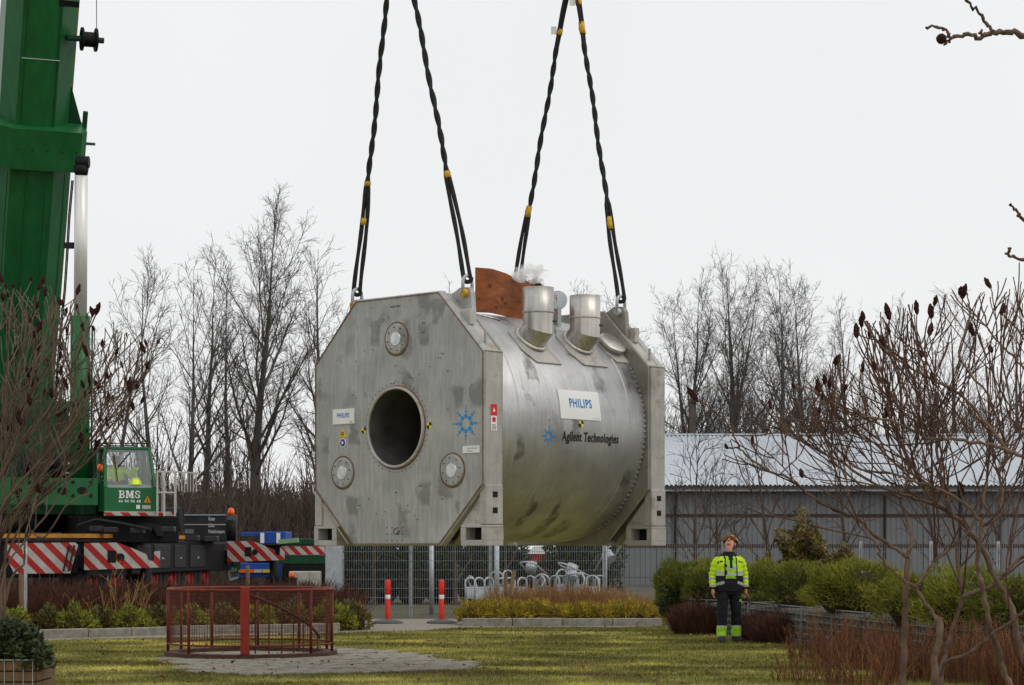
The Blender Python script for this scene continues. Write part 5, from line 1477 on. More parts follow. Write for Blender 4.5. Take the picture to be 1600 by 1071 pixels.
mb.prism(pts, lambda x, y: P(x, y, 41.2), lambda x, y: P(x, y, 41.23)); ep = fix_normals(mb.build('striped_end_panel', M['hazard'], crane))
MB().box((X(12, 41.3), 41.3, 1.05), (X(118, 41.3), 41.8, 1.58)).build('end_beam', M['chassis'], ep)
for px in (108, 116): MB().bar(P(px, 852, 41.17), P(px - 9, 893, 41.17), .03).build('panel_strap', M['black'], ep)
# engine hood with lettering at the far end of the deck
hd = MB().box((X(287, 51.0), 51.0, 1.70), (X(354, 51.0), 53.0, P(0, 803, 51.0).z), bev=.02).build('engine_hood', M['grey_p'], crane)
for yy in (805, 820): MB().box((X(288, 51.0), 50.98, P(0, yy, 51.0).z - .012), (X(353, 51.0), 50.995, P(0, yy, 51.0).z + .012)).build('trim_line', M['galv'], hd)
for w3, y0, h3, wd in (('Kraner', 814, 6.5, 10), ('Lifter', 824, 6, 10), ('Modultransport', 835, 7, 25)):
    lettering('hood_lettering', w3, lambda a, b: P(326 + wd * a, y0 - h3 * b, 50.985), M['white'], hd)
MB().box((X(289, 51.0), 50.985, P(0, 834, 51.0).z), (X(303, 51.0), 50.995, P(0, 827, 51.0).z)).build('maker_plate', mat('plate_grey', (.16, .16, .165), .5), hd)
MB().tube([P(247, 812, 49.5), P(283, 812, 49.5)], .28, 18).build('exhaust_silencer', M['chassis'], crane)
mb = MB(); mb.prism([(200, 818), (232, 817), (252, 822), (256, 838), (246, 838), (240, 826), (205, 824)], lambda x, y: P(x, y, 43.6), lambda x, y: P(x, y, 44.4)); fix_normals(mb.build('mudguard', M['grey_p'], crane))
q = P(361, 826, 51.1); bs = MB().tube([(q.x, q.y, 1.7), (q.x, q.y, q.z + .2)], .12, 12).build('beacon_post', M['chassis'], crane)
mb = MB(); mb.lathe([(.001, .16), (.06, .14), (.085, .06), (.085, -.02), (.001, -.02)], P(361, 804, 51.1), (0, 0, 1), 14); mb.build('beacon', M['beacon'], bs)
MB().box((X(355, 51.1), 51.0, P(0, 817, 51.1).z), (X(366, 51.1), 51.25, P(0, 812, 51.1).z)).build('green_bracket', M['green_l'], bs)

# ================================================================== vehicles behind
o = thing('flatbed_lorry', 'blue lorry with white marks behind the far striped outrigger', 'lorry', (X(410, 60), 60, 0))
MB().box((X(405, 60), 60, P(0, 850, 60).z), (X(446, 60), 61.8, P(0, 831, 60).z), bev=.02).build('headboard', M['blue_v'], o)
MB().box((X(375, 60), 60.2, P(0, 838, 60).z), (X(405, 60) - .003, 60.5, P(0, 832, 60).z), bev=.01).build('side_beam', M['blue_v'], o)
for x0, x1 in ((407, 413), (432, 438)): MB().box((X(x0, 60), 59.98, P(0, 849, 60).z), (X(x1, 60), 59.995, P(0, 833, 60).z)).build('white_mark', M['white'], o)
MB().box((X(372, 60), 60, P(0, 903, 60).z), (X(440, 60), 62, P(0, 880, 60).z), bev=.02).build('cargo_body', M['blue_v'], o)
MB().box((X(380, 60), 60.3, P(0, 879.5, 60).z), (X(436, 60), 62, P(0, 852, 60).z), bev=.02).build('frame', M['chassis'], o)
for x0, x1, m_ in ((374, 396, 'beacon'), (397, 410, 'plate_y'), (411, 425, 'yellow')): MB().box((X(x0, 60), 59.9, P(0, 895, 60).z), (X(x1, 60), 59.99, P(0, 890, 60).z)).build('strap_bundle', M[m_], o)
for x_ in (382, 425):
    mb = MB(); mb.lathe([(.001, -.15), (.3, -.15), (.48, -.13), (.5, 0), (.48, .15), (.001, .15)], (X(x_, 60.5), 60.5, .5), (1, 0, 0), 20); mb.build('wheel', M['tyre'], o)
o = thing('number_board', 'small green and white number board hanging below the far outrigger', 'sign', (X(364, 54.8), 54.8, .7))
nb = MB().box((X(356, 54.8), 54.8, P(0, 896, 54.8).z), (X(373, 54.8), 54.83, P(0, 882, 54.8).z)).build('board', M['green_l'], o)
lettering('digits', '4B4', lambda a, b: P(358 + 12 * a, 894 - 7 * b, 54.78), M['white'], o)
mb = MB(); mb.prism([(355, 884), (357, 884), (360, 904), (372, 901), (373, 904), (359, 908)], lambda x, y: P(x, y, 54.77), lambda x, y: P(x, y, 54.8)); mb.build('bracket', M['white'], o)
MB().bar(P(364, 882, 54.8), P(364, 872, 54.8), .04).build('hanger', M['chassis'], o)
o = thing('low_loader', 'green low-loader trailer with striped beam at the magnet\'s left foot', 'trailer', (X(475, 57), 57, 0))
MB().box((X(438, 57), 57, P(0, 867, 57).z), (X(512, 57), 57.03, P(0, 854, 57).z)).build('striped_beam', M['hazard_s'], o)
MB().box((X(434, 57), 57.04, P(0, 882, 57).z), (X(530, 57), 60, P(0, 868, 57).z), bev=.02).build('deck', M['green_d'], o)
MB().box((X(434, 57), 57.5, P(0, 852, 57).z), (X(520, 57), 59, P(0, 842, 57).z), bev=.02).build('load', M['green_d'], o)
MB().bar(P(436, 847, 57), P(466, 844, 56.9), .12).build('pale_arm', mat('pale_green', (.22, .36, .2), .6), o)
MB().box((X(440, 57), 57.04, .05), (X(525, 57), 59, P(0, 882, 57).z - .005), bev=.02).build('underbody', M['chassis'], o)
bk = MB().box((X(452, 56.5), 56.4, .5), (X(500, 56.5), 56.95, P(0, 893, 56.5).z), bev=.02).build('bumper', M['plate_y'], o)
lettering('plate_number', 'UG 08 321', lambda a, b: P(472 + 20 * a, 919 - 7 * b, 56.38), M['ink'], bk)
mb = MB(); mb.lathe([(.001, .12), (.06, .1), (.085, .02), (.085, -.03), (.001, -.03)], P(456, 901, 56.2), (0, 0, 1), 14); mb.build('beacon', M['beacon'], o)
MB().box((X(449, 56.2), 56.0, P(0, 915, 56.2).z), (X(463, 56.2), 56.4, P(0, 903, 56.2).z), bev=.02).build('beacon_base', M['chassis'], o)

# red cabin behind the bicycle stands
o = thing('red_shed', 'red shed with white roof edge behind the bicycle stands', 'shed', (X(846, 64), 64, 0))
MB().box((X(826, 64), 64, 0), (X(872, 64), 65.6, P(0, 864, 64).z), bev=.02).build('wall', mat('shed_red', (.42, .03, .03), .6), o)
mb = MB(); mb.prism([(824, 866), (834, 854), (876, 854), (880, 864), (872, 866)], lambda x, y: P(x, y, 63.9), lambda x, y: P(x, y, 65.7)); fix_normals(mb.build('roof', M['white'], o))
MB().box((X(833, 64), 63.97, .1), (X(845, 64), 63.99, 1.0)).build('door', M['batten'], o)

# ================================================================== bicycle stands
def hoop(mb, w3, h3, c, rx=0, rz=0, rr=.024):
    pts = []
    for k in range(11):
        a = math.pi * k / 10; pts.append(Vector((-math.cos(a) * w3 / 2, 0, h3 - w3 / 2 + math.sin(a) * w3 / 2)))
    pts = [Vector((-w3 / 2, 0, 0))] + pts + [Vector((w3 / 2, 0, 0))]
    mt = Matrix.Translation(c) @ Matrix.Rotation(rz, 4, 'Z') @ Matrix.Rotation(rx, 4, 'X')
    mb.tube([mt @ p for p in pts], rr, 7); return mt
GB = 'galvanised bicycle stands behind the mesh fence'
names = ['leftmost', 'second', 'third', 'fourth', 'fifth', 'sixth']
for k, (px, d) in enumerate(((738, 52.5), (752, 52.2), (766, 52.4), (787, 52.0), (800, 52.2), (818, 52.0))):
    r_ = thing('bicycle_stand', '%s of the tall galvanised bicycle hoops with plates, behind the fence' % names[k], 'bicycle stand', (X(px, d), d, 0), GB)
    mb = MB(); mt = hoop(mb, .28, .80, Vector((X(px, d), d, 0)), R(-12 + 4 * (k % 3)), R(20 + 9 * (k % 3))); mb.build('hoop', M['galv'], r_)
    mb = MB(); mb.box((-.12, -.01, .28), (.12, .01, .58), lambda p: mt @ p); mb.build('plate', M['galv'], r_)
for k in range(11):
    px, d = 832 + 10.6 * k, 54 + (k % 3) * .25
    r_ = thing('bicycle_stand', '%s low bicycle hoop from the left in the row above the brown grasses' % ['first', 'second', 'third', 'fourth', 'fifth', 'sixth', 'seventh', 'eighth', 'ninth', 'tenth', 'last'][k], 'bicycle stand', (X(px, d), d, .0), GB)
    mb = MB(); hoop(mb, .26 + .03 * (k % 2), .82, Vector((X(px, d), d, 0)), R(8 - 5 * (k % 4)), R(35 * (k % 3) - 30)); mb.build('hoop', M['galv'], r_)
    MB().tube([(X(px, d) - .2, d, .28), (X(px, d) + .2, d + .06, .28)], .02, 6).build('ground_rail', M['galv'], r_)
for k in range(8):
    px, d = 752 + 24.5 * k, 53.6 + (k % 2) * .3
    r_ = thing('bicycle_stand', '%s bicycle hoop from the left in the jumbled rear row behind the fence' % ['first', 'second', 'third', 'fourth', 'fifth', 'sixth', 'seventh', 'last'][k], 'bicycle stand', (X(px, d), d, .0), GB)
    mb = MB(); mt = hoop(mb, .34, .88 + .05 * (k % 3), Vector((X(px, d), d, 0)), R(22 - 17 * (k % 4)), R(50 * (k % 3) - 60)); mb.build('hoop', M['galv'], r_)
    mb = MB(); mb.box((-.15, -.01, .3), (.15, .01, .62), lambda p: mt @ p); mb.build('plate', M['galv'], r_)
for k, (px, py, rx, rz, lab) in enumerate(((842, 897, 70, -25, 'bicycle hoop with bucket-like plate tipped up under the red shed'), (878, 905, 80, 30, 'fallen bicycle hoop with round plate in the middle of the pile'), (917, 902, 66, -60, 'bicycle hoop lying slanted on top of the row'), (938, 893, 40, 40, 'topmost tilted bicycle hoop beside the corner post'))):
    c = P(px, py, 54.6); r_ = thing('bicycle_stand', lab, 'bicycle stand', c, GB)
    mb = MB(); mt = hoop(mb, .42, .9, c, R(rx), R(rz)); mb.build('hoop', M['galv'], r_)
    mb = MB(); mb.tube([mt @ Vector((0, -.13, .5)), mt @ Vector((0, .13, .5))], .14, 16); mb.build('drum', M['galv'], r_)

# ================================================================== red bollards
for px, lab in ((606, 'red plastic bollard with white band, left of the two on the path'), (690, 'red plastic bollard with white band, right of the two on the path')):
    d = 43.2; x = X(px, d); b = thing('bollard', lab, 'bollard', (x, d, 0), 'red bollards on the path')
    mb = MB(); mb.lathe([(.30, 0), (.31, .02), (.26, .05), (.10, .085), (.001, .09)], (x, d, .008), (0, 0, 1), 28); mb.build('rubber_foot', M['rubber'], b)
    mb = MB(); mb.lathe([(.052, .08), (.052, .50), (.050, .505)], (x, d, 0), (0, 0, 1), 18); mb.lathe([(.05, .585), (.056, .59), (.058, .86), (.045, .885), (.001, .89)], (x, d, 0), (0, 0, 1), 18); po = mb.build('post', M['bollard'], b)
    mb = MB(); mb.lathe([(.0515, .503), (.0535, .51), (.0535, .582), (.0505, .587)], (x, d, 0), (0, 0, 1), 18); mb.build('white_band', M['white'], po)

# ================================================================== red stairwell railing
rc_ = Vector((-3.72, 30.4, 0)); RR = 1.17
rl = thing('stairwell_railing', 'round red mesh railing around a stairwell in the lawn', 'railing', rc_)
mb = MB(); mb.lathe([(RR - .13, .02), (RR - .13, .085), (RR + .055, .085), (RR + .06, .03), (RR + .06, 0)], rc_, (0, 0, 1), 64, smooth=False); mb.build('rim', M['rail_base'], rl)
mb = MB(); mb.lathe([(.001, .03), (RR - .131, .03)], rc_, (0, 0, 1), 48); mb.build('cover_plate', M['paver'], rl)
def cyl_pt(a, z, rr=RR): return rc_ + Vector((math.sin(a) * rr, -math.cos(a) * rr, z))
TOPZ = .965
mb = MB(); mb.tube([cyl_pt(2 * math.pi * k / 60, TOPZ) for k in range(61)], .021, 8, caps=False); mb.build('top_rail', M['rail_red'], rl)
mb = MB(); mb.tube([cyl_pt(2 * math.pi * k / 60, .20) for k in range(61)], .013, 6, caps=False); mb.build('bottom_rail', M['rail_red'], rl)
pang = [-84, -40, 3, 52, 84, 118, 150, 182, 216, 246]
for a in pang:
    a = R(a)
    if abs(a - R(3)) < .01:
        t = Vector((math.cos(a), math.sin(a), 0)); nn = Vector((math.sin(a), -math.cos(a), 0))
        mb = MB(); mb.box((-.062, -.04, .09), (.062, .035, TOPZ + .045), lambda p: cyl_pt(a, 0) + t * p.x + nn * (-p.y) + Vector((0, 0, p.z)), bev=.006); mb.build('wide_post', M['rail_post'], rl)
    else:
        mb = MB(); mb.tube([cyl_pt(a, .08), cyl_pt(a, TOPZ)], .021, 8); mb.build('post', M['rail_red'], rl)
# mesh panels between the posts
for a0, a1 in zip(pang, pang[1:] + [pang[0] + 360]):
    mb = MB(); n = max(3, int(R(a1 - a0) * RR / .046))
    for k in range(1, n):
        a = R(a0 + (a1 - a0) * k / n); mb.bar(cyl_pt(a, .20, RR - .02), cyl_pt(a, TOPZ, RR - .02), .0045)
    for q in range(1, 15):
        z = .20 + (TOPZ - .2) * q / 15
        pp = [cyl_pt(R(a0 + (a1 - a0) * k / 8), z, RR - .02) for k in range(9)]
        for u, v in zip(pp[:-1], pp[1:]): mb.bar(u, v, .004)
    mb.build('mesh_panel', M['mesh_red'], rl)
# descending handrail with balusters inside
hp = [cyl_pt(R(5 + 75 * k / 14), .90 - .62 * (k / 14) ** 1.15, RR - .16) for k in range(15)]
mb = MB(); mb.tube(hp, .020, 8); mb.build('stair_handrail', M['rail_base'], rl)
for k in range(1, 14, 2): MB().bar(hp[k] - Vector((0, 0, hp[k].z - .09)), hp[k], .02).build('baluster', M['rail_red'], rl)

# ================================================================== PEOPLE
def skin_body(name, chains, mat_, parent, sub=2):
    """chains: list of [(point, radius), ...]; points are shared by position; first point is the root"""
    me = bpy.data.meshes.new(name); idx, vs, ed, rad = {}, [], [], []
    def vid(p, r_):
        k = tuple(round(c, 4) for c in p)
        if k not in idx: idx[k] = len(vs); vs.append(k); rad.append(r_)
        return idx[k]
    for ch in chains:
        ids = [vid(p, r_) for p, r_ in ch]; ed += list(zip(ids[:-1], ids[1:]))
    me.from_pydata(vs, ed, [])
    o = bpy.data.objects.new(name, me); COL.objects.link(o)
    o.modifiers.new('skin', 'SKIN'); ss = o.modifiers.new('sub', 'SUBSURF'); ss.levels = sub; ss.render_levels = sub
    for i, r_ in enumerate(rad):
        sv = me.skin_vertices[0].data[i]; sv.radius = (r_, r_); sv.use_root = i == 0
    dg = bpy.context.evaluated_depsgraph_get(); dg.update()
    m2 = bpy.data.meshes.new_from_object(o.evaluated_get(dg)); m2.name = name
    bpy.data.objects.remove(o); bpy.data.meshes.remove(me)
    for p in m2.polygons: p.use_smooth = True
    return link(name, m2, mat_, parent)

def hand(w3, d, palm_n, flip):
    """chains for a relaxed, slightly curled hand from wrist w3 pointing along d; palm_n: palm normal"""
    d = Vector(d).normalized(); pn = Vector(palm_n).normalized(); sd_ = d.cross(pn).normalized() * flip
    w3 = Vector(w3); pc = w3 + d * .055; ch = [[(tuple(w3), .024), (tuple(pc), .030)]]
    for k, (off, L_) in enumerate(((-.030, .068), (-.010, .078), (.010, .074), (.029, .058))):
        b = pc + d * .028 + sd_ * off; m_ = b + d * L_ * .5 + pn * .012; e = b + d * L_ * .88 + pn * .034
        ch.append([(tuple(pc), .030), (tuple(b), .0105), (tuple(m_), .0095), (tuple(e), .008)])
    tb = w3 + d * .030 - sd_ * .028; tm = tb + d * .030 - sd_ * .018 + pn * .008; te = tm + d * .028 + pn * .012
    ch.append([(tuple(w3), .024), (tuple(tb), .013), (tuple(tm), .0105), (tuple(te), .0085)])
    return ch

def loft(rings, n=36, wr=0.0, seed=1):
    """rings: (centre, rx, ry) stacked; returns an MB"""
    mb = MB(); vs, fs = [], []
    for i, (c, rx, ry) in enumerate(rings):
        for k in range(n):
            a = 2 * math.pi * k / n
            q = Vector((c[0] + rx * math.cos(a), c[1] + ry * math.sin(a), c[2]))
            if wr: q += Vector((math.cos(a), math.sin(a), 0)) * wr * mnoise.noise(Vector((q.x * 9, q.y * 9, q.z * 13 + seed * 7)))
            vs.append(q)
    for i in range(len(rings) - 1):
        for k in range(n): j = (k + 1) % n; fs.append((i * n + k, i * n + j, i * n + n + j, i * n + n + k))
    fs += [tuple(range(n - 1, -1, -1)), tuple((len(rings) - 1) * n + k for k in range(n))]
    mb.add(vs, fs, True); return mb

def lerp_rings(keys, step):
    out = []
    for (c0, a0, b0), (c1, a1, b1) in zip(keys[:-1], keys[1:]):
        n = max(1, int(abs((Vector(c1) - Vector(c0)).length) / step))
        for k in range(n): t = k / n; t2 = t * t * (3 - 2 * t) * .5 + t * .5; out.append((tuple(Vector(c0).lerp(Vector(c1), t)), a0 + (a1 - a0) * t2, b0 + (b1 - b0) * t2))
    out.append(keys[-1]); return out

def sleeve(mb, pts, rads, seg=7, n=18, wr=.008, seed=0):
    P_, R_ = [], []
    for (a, b), (ra, rb) in zip(zip(pts[:-1], pts[1:]), zip(rads[:-1], rads[1:])):
        for k in range(seg): t = k / seg; P_.append(Vector(a).lerp(Vector(b), t)); R_.append(ra + (rb - ra) * t + wr * math.sin((len(P_) + seed) * 1.7) * .7)
    P_.append(Vector(pts[-1])); R_.append(rads[-1]); mb.tube(P_, R_, n)

def paint(o, fn):
    for p in o.data.polygons: p.material_index = fn(p.center, p.normal)

# --- the rigger on the lawn, looking up
px0, dp = 1139, 34.5
man = thing('person', 'man in yellow hi-vis jacket and dark trousers standing on the lawn looking up', 'person', (X(px0, dp), dp, 0.012), rotz=R(8))
tilt = R(-56); tw = R(-24)
HM = Matrix.Translation((0, .005, 1.515)) @ Matrix.Rotation(tw, 4, 'Z') @ Matrix.Rotation(tilt, 4, 'X') @ Matrix.Scale(1.1, 4)     # head frame: origin at the neck top, face towards -Y
def hp_(x, y, z): return tuple(HM @ Vector((x, y, z)))
spine = [((0, 0, .95), .14), ((0, 0, 1.12), .145), ((0, .0, 1.30), .15), ((0, .01, 1.42), .085), ((0, .01, 1.47), .060), ((0, .005, 1.515), .062), (hp_(0, -.022, .055), .074), (hp_(0, -.018, .12), .086), (hp_(0, -.008, .185), .072)]
chains = [spine]
for sx in (-1, 1):
    sh, el, wr_ = (sx * .18, .01, 1.31), (sx * .262, .03, 1.09), (sx * .268, -.02, .865)
    chains.append([((0, .0, 1.30), .15), (sh, .045), (el, .042), (wr_, .030)])
    hc = hand(wr_, (sx * .04, -.05, -1), (-sx, -.15, 0), sx); hc[0][0] = (wr_, .030); hc[-1][0] = (wr_, .030); chains += hc
    fy = -.06 if sx < 0 else .03
    hip, kn, an = (sx * .095, 0, .90), (sx * .115, -.02 + fy * .7, .50), (sx * .128, .01 + fy, .10)
    chains.append([((0, 0, .95), .14), (hip, .10), (kn, .065), (an, .036), ((sx * .140, -.08 + fy, .045), .026)])
skin_body('body', chains, M['skin'], man)
# face details on the tilted head
def blob(name, c, rx, ry, rz, m, par, HMx=None, n=2):
    bm = bmesh.new(); bmesh.ops.create_icosphere(bm, subdivisions=n, radius=1)
    for v in bm.verts: v.co = (HMx or HM) @ Vector((c[0] + v.co.x * rx, c[1] + v.co.y * ry, c[2] + v.co.z * rz))
    me = bpy.data.meshes.new(name); bm.to_mesh(me); bm.free()
    for p in me.polygons: p.use_smooth = True
    return link(name, me, m, par)
def face_parts(par, HMx, hairm):
    blob('nose', (0, -.108, .095), .013, .020, .026, M['skin'], par, HMx)
    blob('chin', (0, -.080, .022), .034, .026, .022, M['skin'], par, HMx)
    blob('mouth', (0, -.099, .052), .022, .006, .006, mat('lips', (.30, .09, .075), .6), par, HMx)
    for sx in (-1, 1):
        blob('eye', (sx * .030, -.094, .122), .013, .007, .007, M['ink'], par, HMx)
        blob('eyebrow', (sx * .031, -.095, .142), .018, .008, .005, hairm, par, HMx)
        blob('ear', (sx * .084, -.012, .105), .010, .018, .030, M['skin'], par, HMx)
        blob('sideburn', (sx * .072, .005, .105), .016, .040, .055, hairm, par, HMx)
    blob('hair', (0, .035, .11), .082, .060, .075, hairm, par, HMx)
face_parts(man, HM, M['hair'])
# helmet with peak, part of the outfit
mb = MB(); mb.lathe([(.118, .145), (.112, .165), (.104, .195), (.085, .228), (.05, .250), (.001, .258)], (0, -.008, 0), (0, 0, 1), 28)
mb.add([(-.10, -.07, .147), (-.07, -.125, .140), (0, -.15, .136), (.07, -.125, .140), (.10, -.07, .147), (.10, -.06, .156), (0, -.10, .162), (-.10, -.06, .156)], [(0, 1, 2, 3, 4, 5, 6, 7)], True)
mb.add([(-.108, -.05, .149), (-.078, -.118, .150), (0, -.15, .1455), (.078, -.118, .150), (.108, -.05, .149), (0, -.05, .175)], [(0, 1, 2, 5), (2, 3, 4, 5)], True)
mb.v = [tuple(HM @ Vector(p)) for p in mb.v]; mb.build('helmet', M['cap_tan'], man, True)
JM = [M['hivis'], M['navy'], M['hivis_g'], M['band']]
keys = [((0, 0, .83), .225, .150), ((0, 0, .95), .232, .155), ((0, 0, 1.10), .230, .158), ((0, 0, 1.24), .232, .155), ((0, .005, 1.34), .215, .138), ((0, .01, 1.40), .150, .112), ((0, .012, 1.445), .105, .092), ((0, .02, 1.475), .088, .085)]
jk = loft(lerp_rings(keys, .014), 64, .012).build('jacket', JM, man, True)
def jcol(c, n_):
    x, z, fr = abs(c.x), c.z, c.y < -.02
    if z > 1.405 or (z > 1.36 and not fr): return 1
    if fr and x < (z - 1.14) * .16: return 1
    if fr and .078 < x < .102: return 1
    if fr and x < .078:
        if z < 1.045: return 1
        return 3 if (1.085 < z < 1.125 or 1.20 < z < 1.235) else 2
    if z < 1.085:
        if fr and x > .095 and abs(z - (.985 - .32 * (x - .09))) < .024: return 3
        return 1
    if 1.105 < z < 1.155: return 3
    if fr and x > .13 and abs(z - (1.315 - .25 * (x - .13))) < .011: return 1
    return 0
paint(jk, jcol)
for sx in (-1, 1):
    mb = MB(); sleeve(mb, [(sx * .150, .01, 1.375), (sx * .212, .015, 1.29), (sx * .262, .03, 1.09), (sx * .268, -.01, .92), (sx * .27, -.015, .87)], [.055, .072, .064, .056, .050], 10, 20, .010, 3)
    sv = mb.build('sleeve', JM, man, True)
    def scol(c, n_):
        z = c.z
        if z < .905: return 1
        if .915 < z < .95 or 1.02 < z < 1.06: return 3
        if z > 1.395: return 1
        if sx > 0 and c.x > .30 and 1.19 < z < 1.25: return 1
        return 0
    paint(sv, scol)
# trousers
TM = [M['navy'], M['hivis_g'], M['band']]
mb = loft(lerp_rings([((0, 0, .78), .17, .13), ((0, 0, .86), .185, .135), ((0, 0, .96), .19, .14), ((0, 0, 1.03), .19, .14)], .02), 36, .006)
for sx in (-1, 1):
    fy = -.06 if sx < 0 else .03
    l2 = loft(lerp_rings([((sx * .135, .01 + fy, .10), .080, .090), ((sx * .13, .005 + fy, .28), .078, .086), ((sx * .118, -.01 + fy * .7, .50), .084, .092), ((sx * .105, fy * .3, .72), .098, .112), ((sx * .09, 0, .88), .10, .125)], .018), 28, .014, sx + 3)
    mb.add(l2.v, l2.f, True)
tr = mb.build('trousers', TM, man, True)
paint(tr, lambda c, n_: (2 if (.255 < c.z < .285 or .10 < c.z < .118) else 1) if c.z < .285 else (1 if (c.x > .14 and c.y < .03 and .66 < c.z < .71) else 0))
for sx in (-1, 1):
    mb = MB(); q = Vector((sx * .135, -.06 if sx < 0 else .03, 0)); yaw = R(18 if sx > 0 else -8)
    Mx = Matrix.Translation(q) @ Matrix.Rotation(yaw, 4, 'Z')
    rg = [((0, .0, .0), .050, .0), ]
    prof = [(-.19, .030, .045), (-.165, .045, .075), (-.10, .052, .095), (-.04, .053, .125), (.03, .052, .165), (.075, .048, .165), (.095, .03, .06)]
    vs, fs = [], []; n = 12
    for y, w3, h3 in prof:
        for k in range(n):
            a = math.pi * k / (n - 1); vs.append(Mx @ Vector((w3 * math.cos(a), y, .002 + h3 * math.sin(a) ** .6)))
    for i in range(len(prof) - 1):
        for k in range(n): j = (k + 1) % n; fs.append((i * n + k, i * n + j, i * n + n + j, i * n + n + k))
    fs += [tuple(range(n)), tuple(range((len(prof) - 1) * n, len(prof) * n))]
    mb.add(vs, fs, True); fix_normals(mb.build('boot', M['boot'], man, True))
# gloves held in the right-hand side hand
o = MB().tube([(.285, -.05, .80), (.30, -.06, .74), (.33, -.05, .66)], [.022, .03, .02], 8).build('work_gloves', M['wood'])
o.location = man.location; o.rotation_euler = man.rotation_euler
prop(o, 'pair of brown work gloves dangling from the standing man\'s hand', 'gloves')

# --- crane operator behind the windscreen
op0 = cf(Vector((.36, .74, .56)))
op = thing('person', 'crane operator in yellow hi-vis jacket seated in the cab', 'person', op0, rotz=AZ)
HM2 = Matrix.Translation((0, -.02, .50)) @ Matrix.Rotation(R(8), 4, 'X') @ Matrix.Rotation(R(20), 4, 'Z') @ Matrix.Scale(.96, 4)
h2 = lambda x, y, z: tuple(HM2 @ Vector((x, y, z)))
spine = [((0, 0, .08), .13), ((0, 0, .22), .13), ((0, -.01, .38), .13), ((0, -.015, .45), .06), ((0, -.02, .50), .058), (h2(0, -.022, .055), .072), (h2(0, -.018, .12), .082), (h2(0, -.008, .185), .068)]
chains = [spine]
ar = {-1: ((-.19, -.01, .37), (-.26, -.22, .22), (-.16, -.42, .16)), 1: ((.19, -.01, .37), (.30, -.26, .26), (.36, -.40, .44))}
for sx in (-1, 1):
    a = ar[sx]; chains.append([((0, -.01, .38), .13), (a[0], .06), (a[1], .045), (a[2], .03)])
    dv = (Vector(a[2]) - Vector(a[1])).normalized(); hc = hand(a[2], dv, (0, -.3, -1), sx); hc[0][0] = (a[2], .03); hc[-1][0] = (a[2], .03); chains += hc
    chains.append([((0, 0, .08), .13), ((sx * .10, -.08, .07), .09), ((sx * .12, -.42, .08), .065), ((sx * .12, -.46, -.32), .045), ((sx * .12, -.56, -.36), .035)])
skin_body('body', chains, M['skin'], op)
face_parts(op, HM2, M['hair'])
jk = loft(lerp_rings([((0, 0, .04), .19, .14), ((0, 0, .2), .2, .15), ((0, -.01, .34), .215, .14), ((0, -.01, .41), .15, .10), ((0, -.015, .46), .085, .08)], .02), 36, .01).build('jacket', [M['hivis']], op, True)
for sx in (-1, 1):
    a = ar[sx]; mb = MB(); sleeve(mb, [(a[0][0] * .9, a[0][1], a[0][2] + .01), a[1], tuple(Vector(a[1]).lerp(Vector(a[2]), .9))], [.08, .07, .055], 8, 16); mb.build('sleeve', M['hivis'], op, True)
mb = loft(lerp_rings([((0, -.02, -.01), .17, .16), ((0, -.02, .08), .18, .15)], .02), 28)
for sx in (-1, 1): sleeve(mb, [(sx * .1, -.05, .06), (sx * .12, -.42, .08), (sx * .12, -.46, -.30)], [.1, .085, .07], 6, 14)
mb.build('trousers', M['navy'], op, True)
c = cf(Vector((.655, .17, zw + .062)))
o = thing('safety_helmet', 'bright yellow safety helmet on the cab dashboard', 'helmet', c)
mb = MB(); mb.lathe([(.145, 0), (.148, .012), (.132, .02), (.126, .06), (.10, .11), (.05, .138), (.001, .145)], c, (0, 0, 1), 28); mb.build('shell', M['helmet_y'], o)
mb = MB(); mb.tube([c + Vector((-.13, 0, .05)), c + Vector((-.07, 0, .13)), c + Vector((0, 0, .152)), c + Vector((.07, 0, .13)), c + Vector((.13, 0, .05))], .012, 6); mb.build('ridge', M['helmet_y'], o)

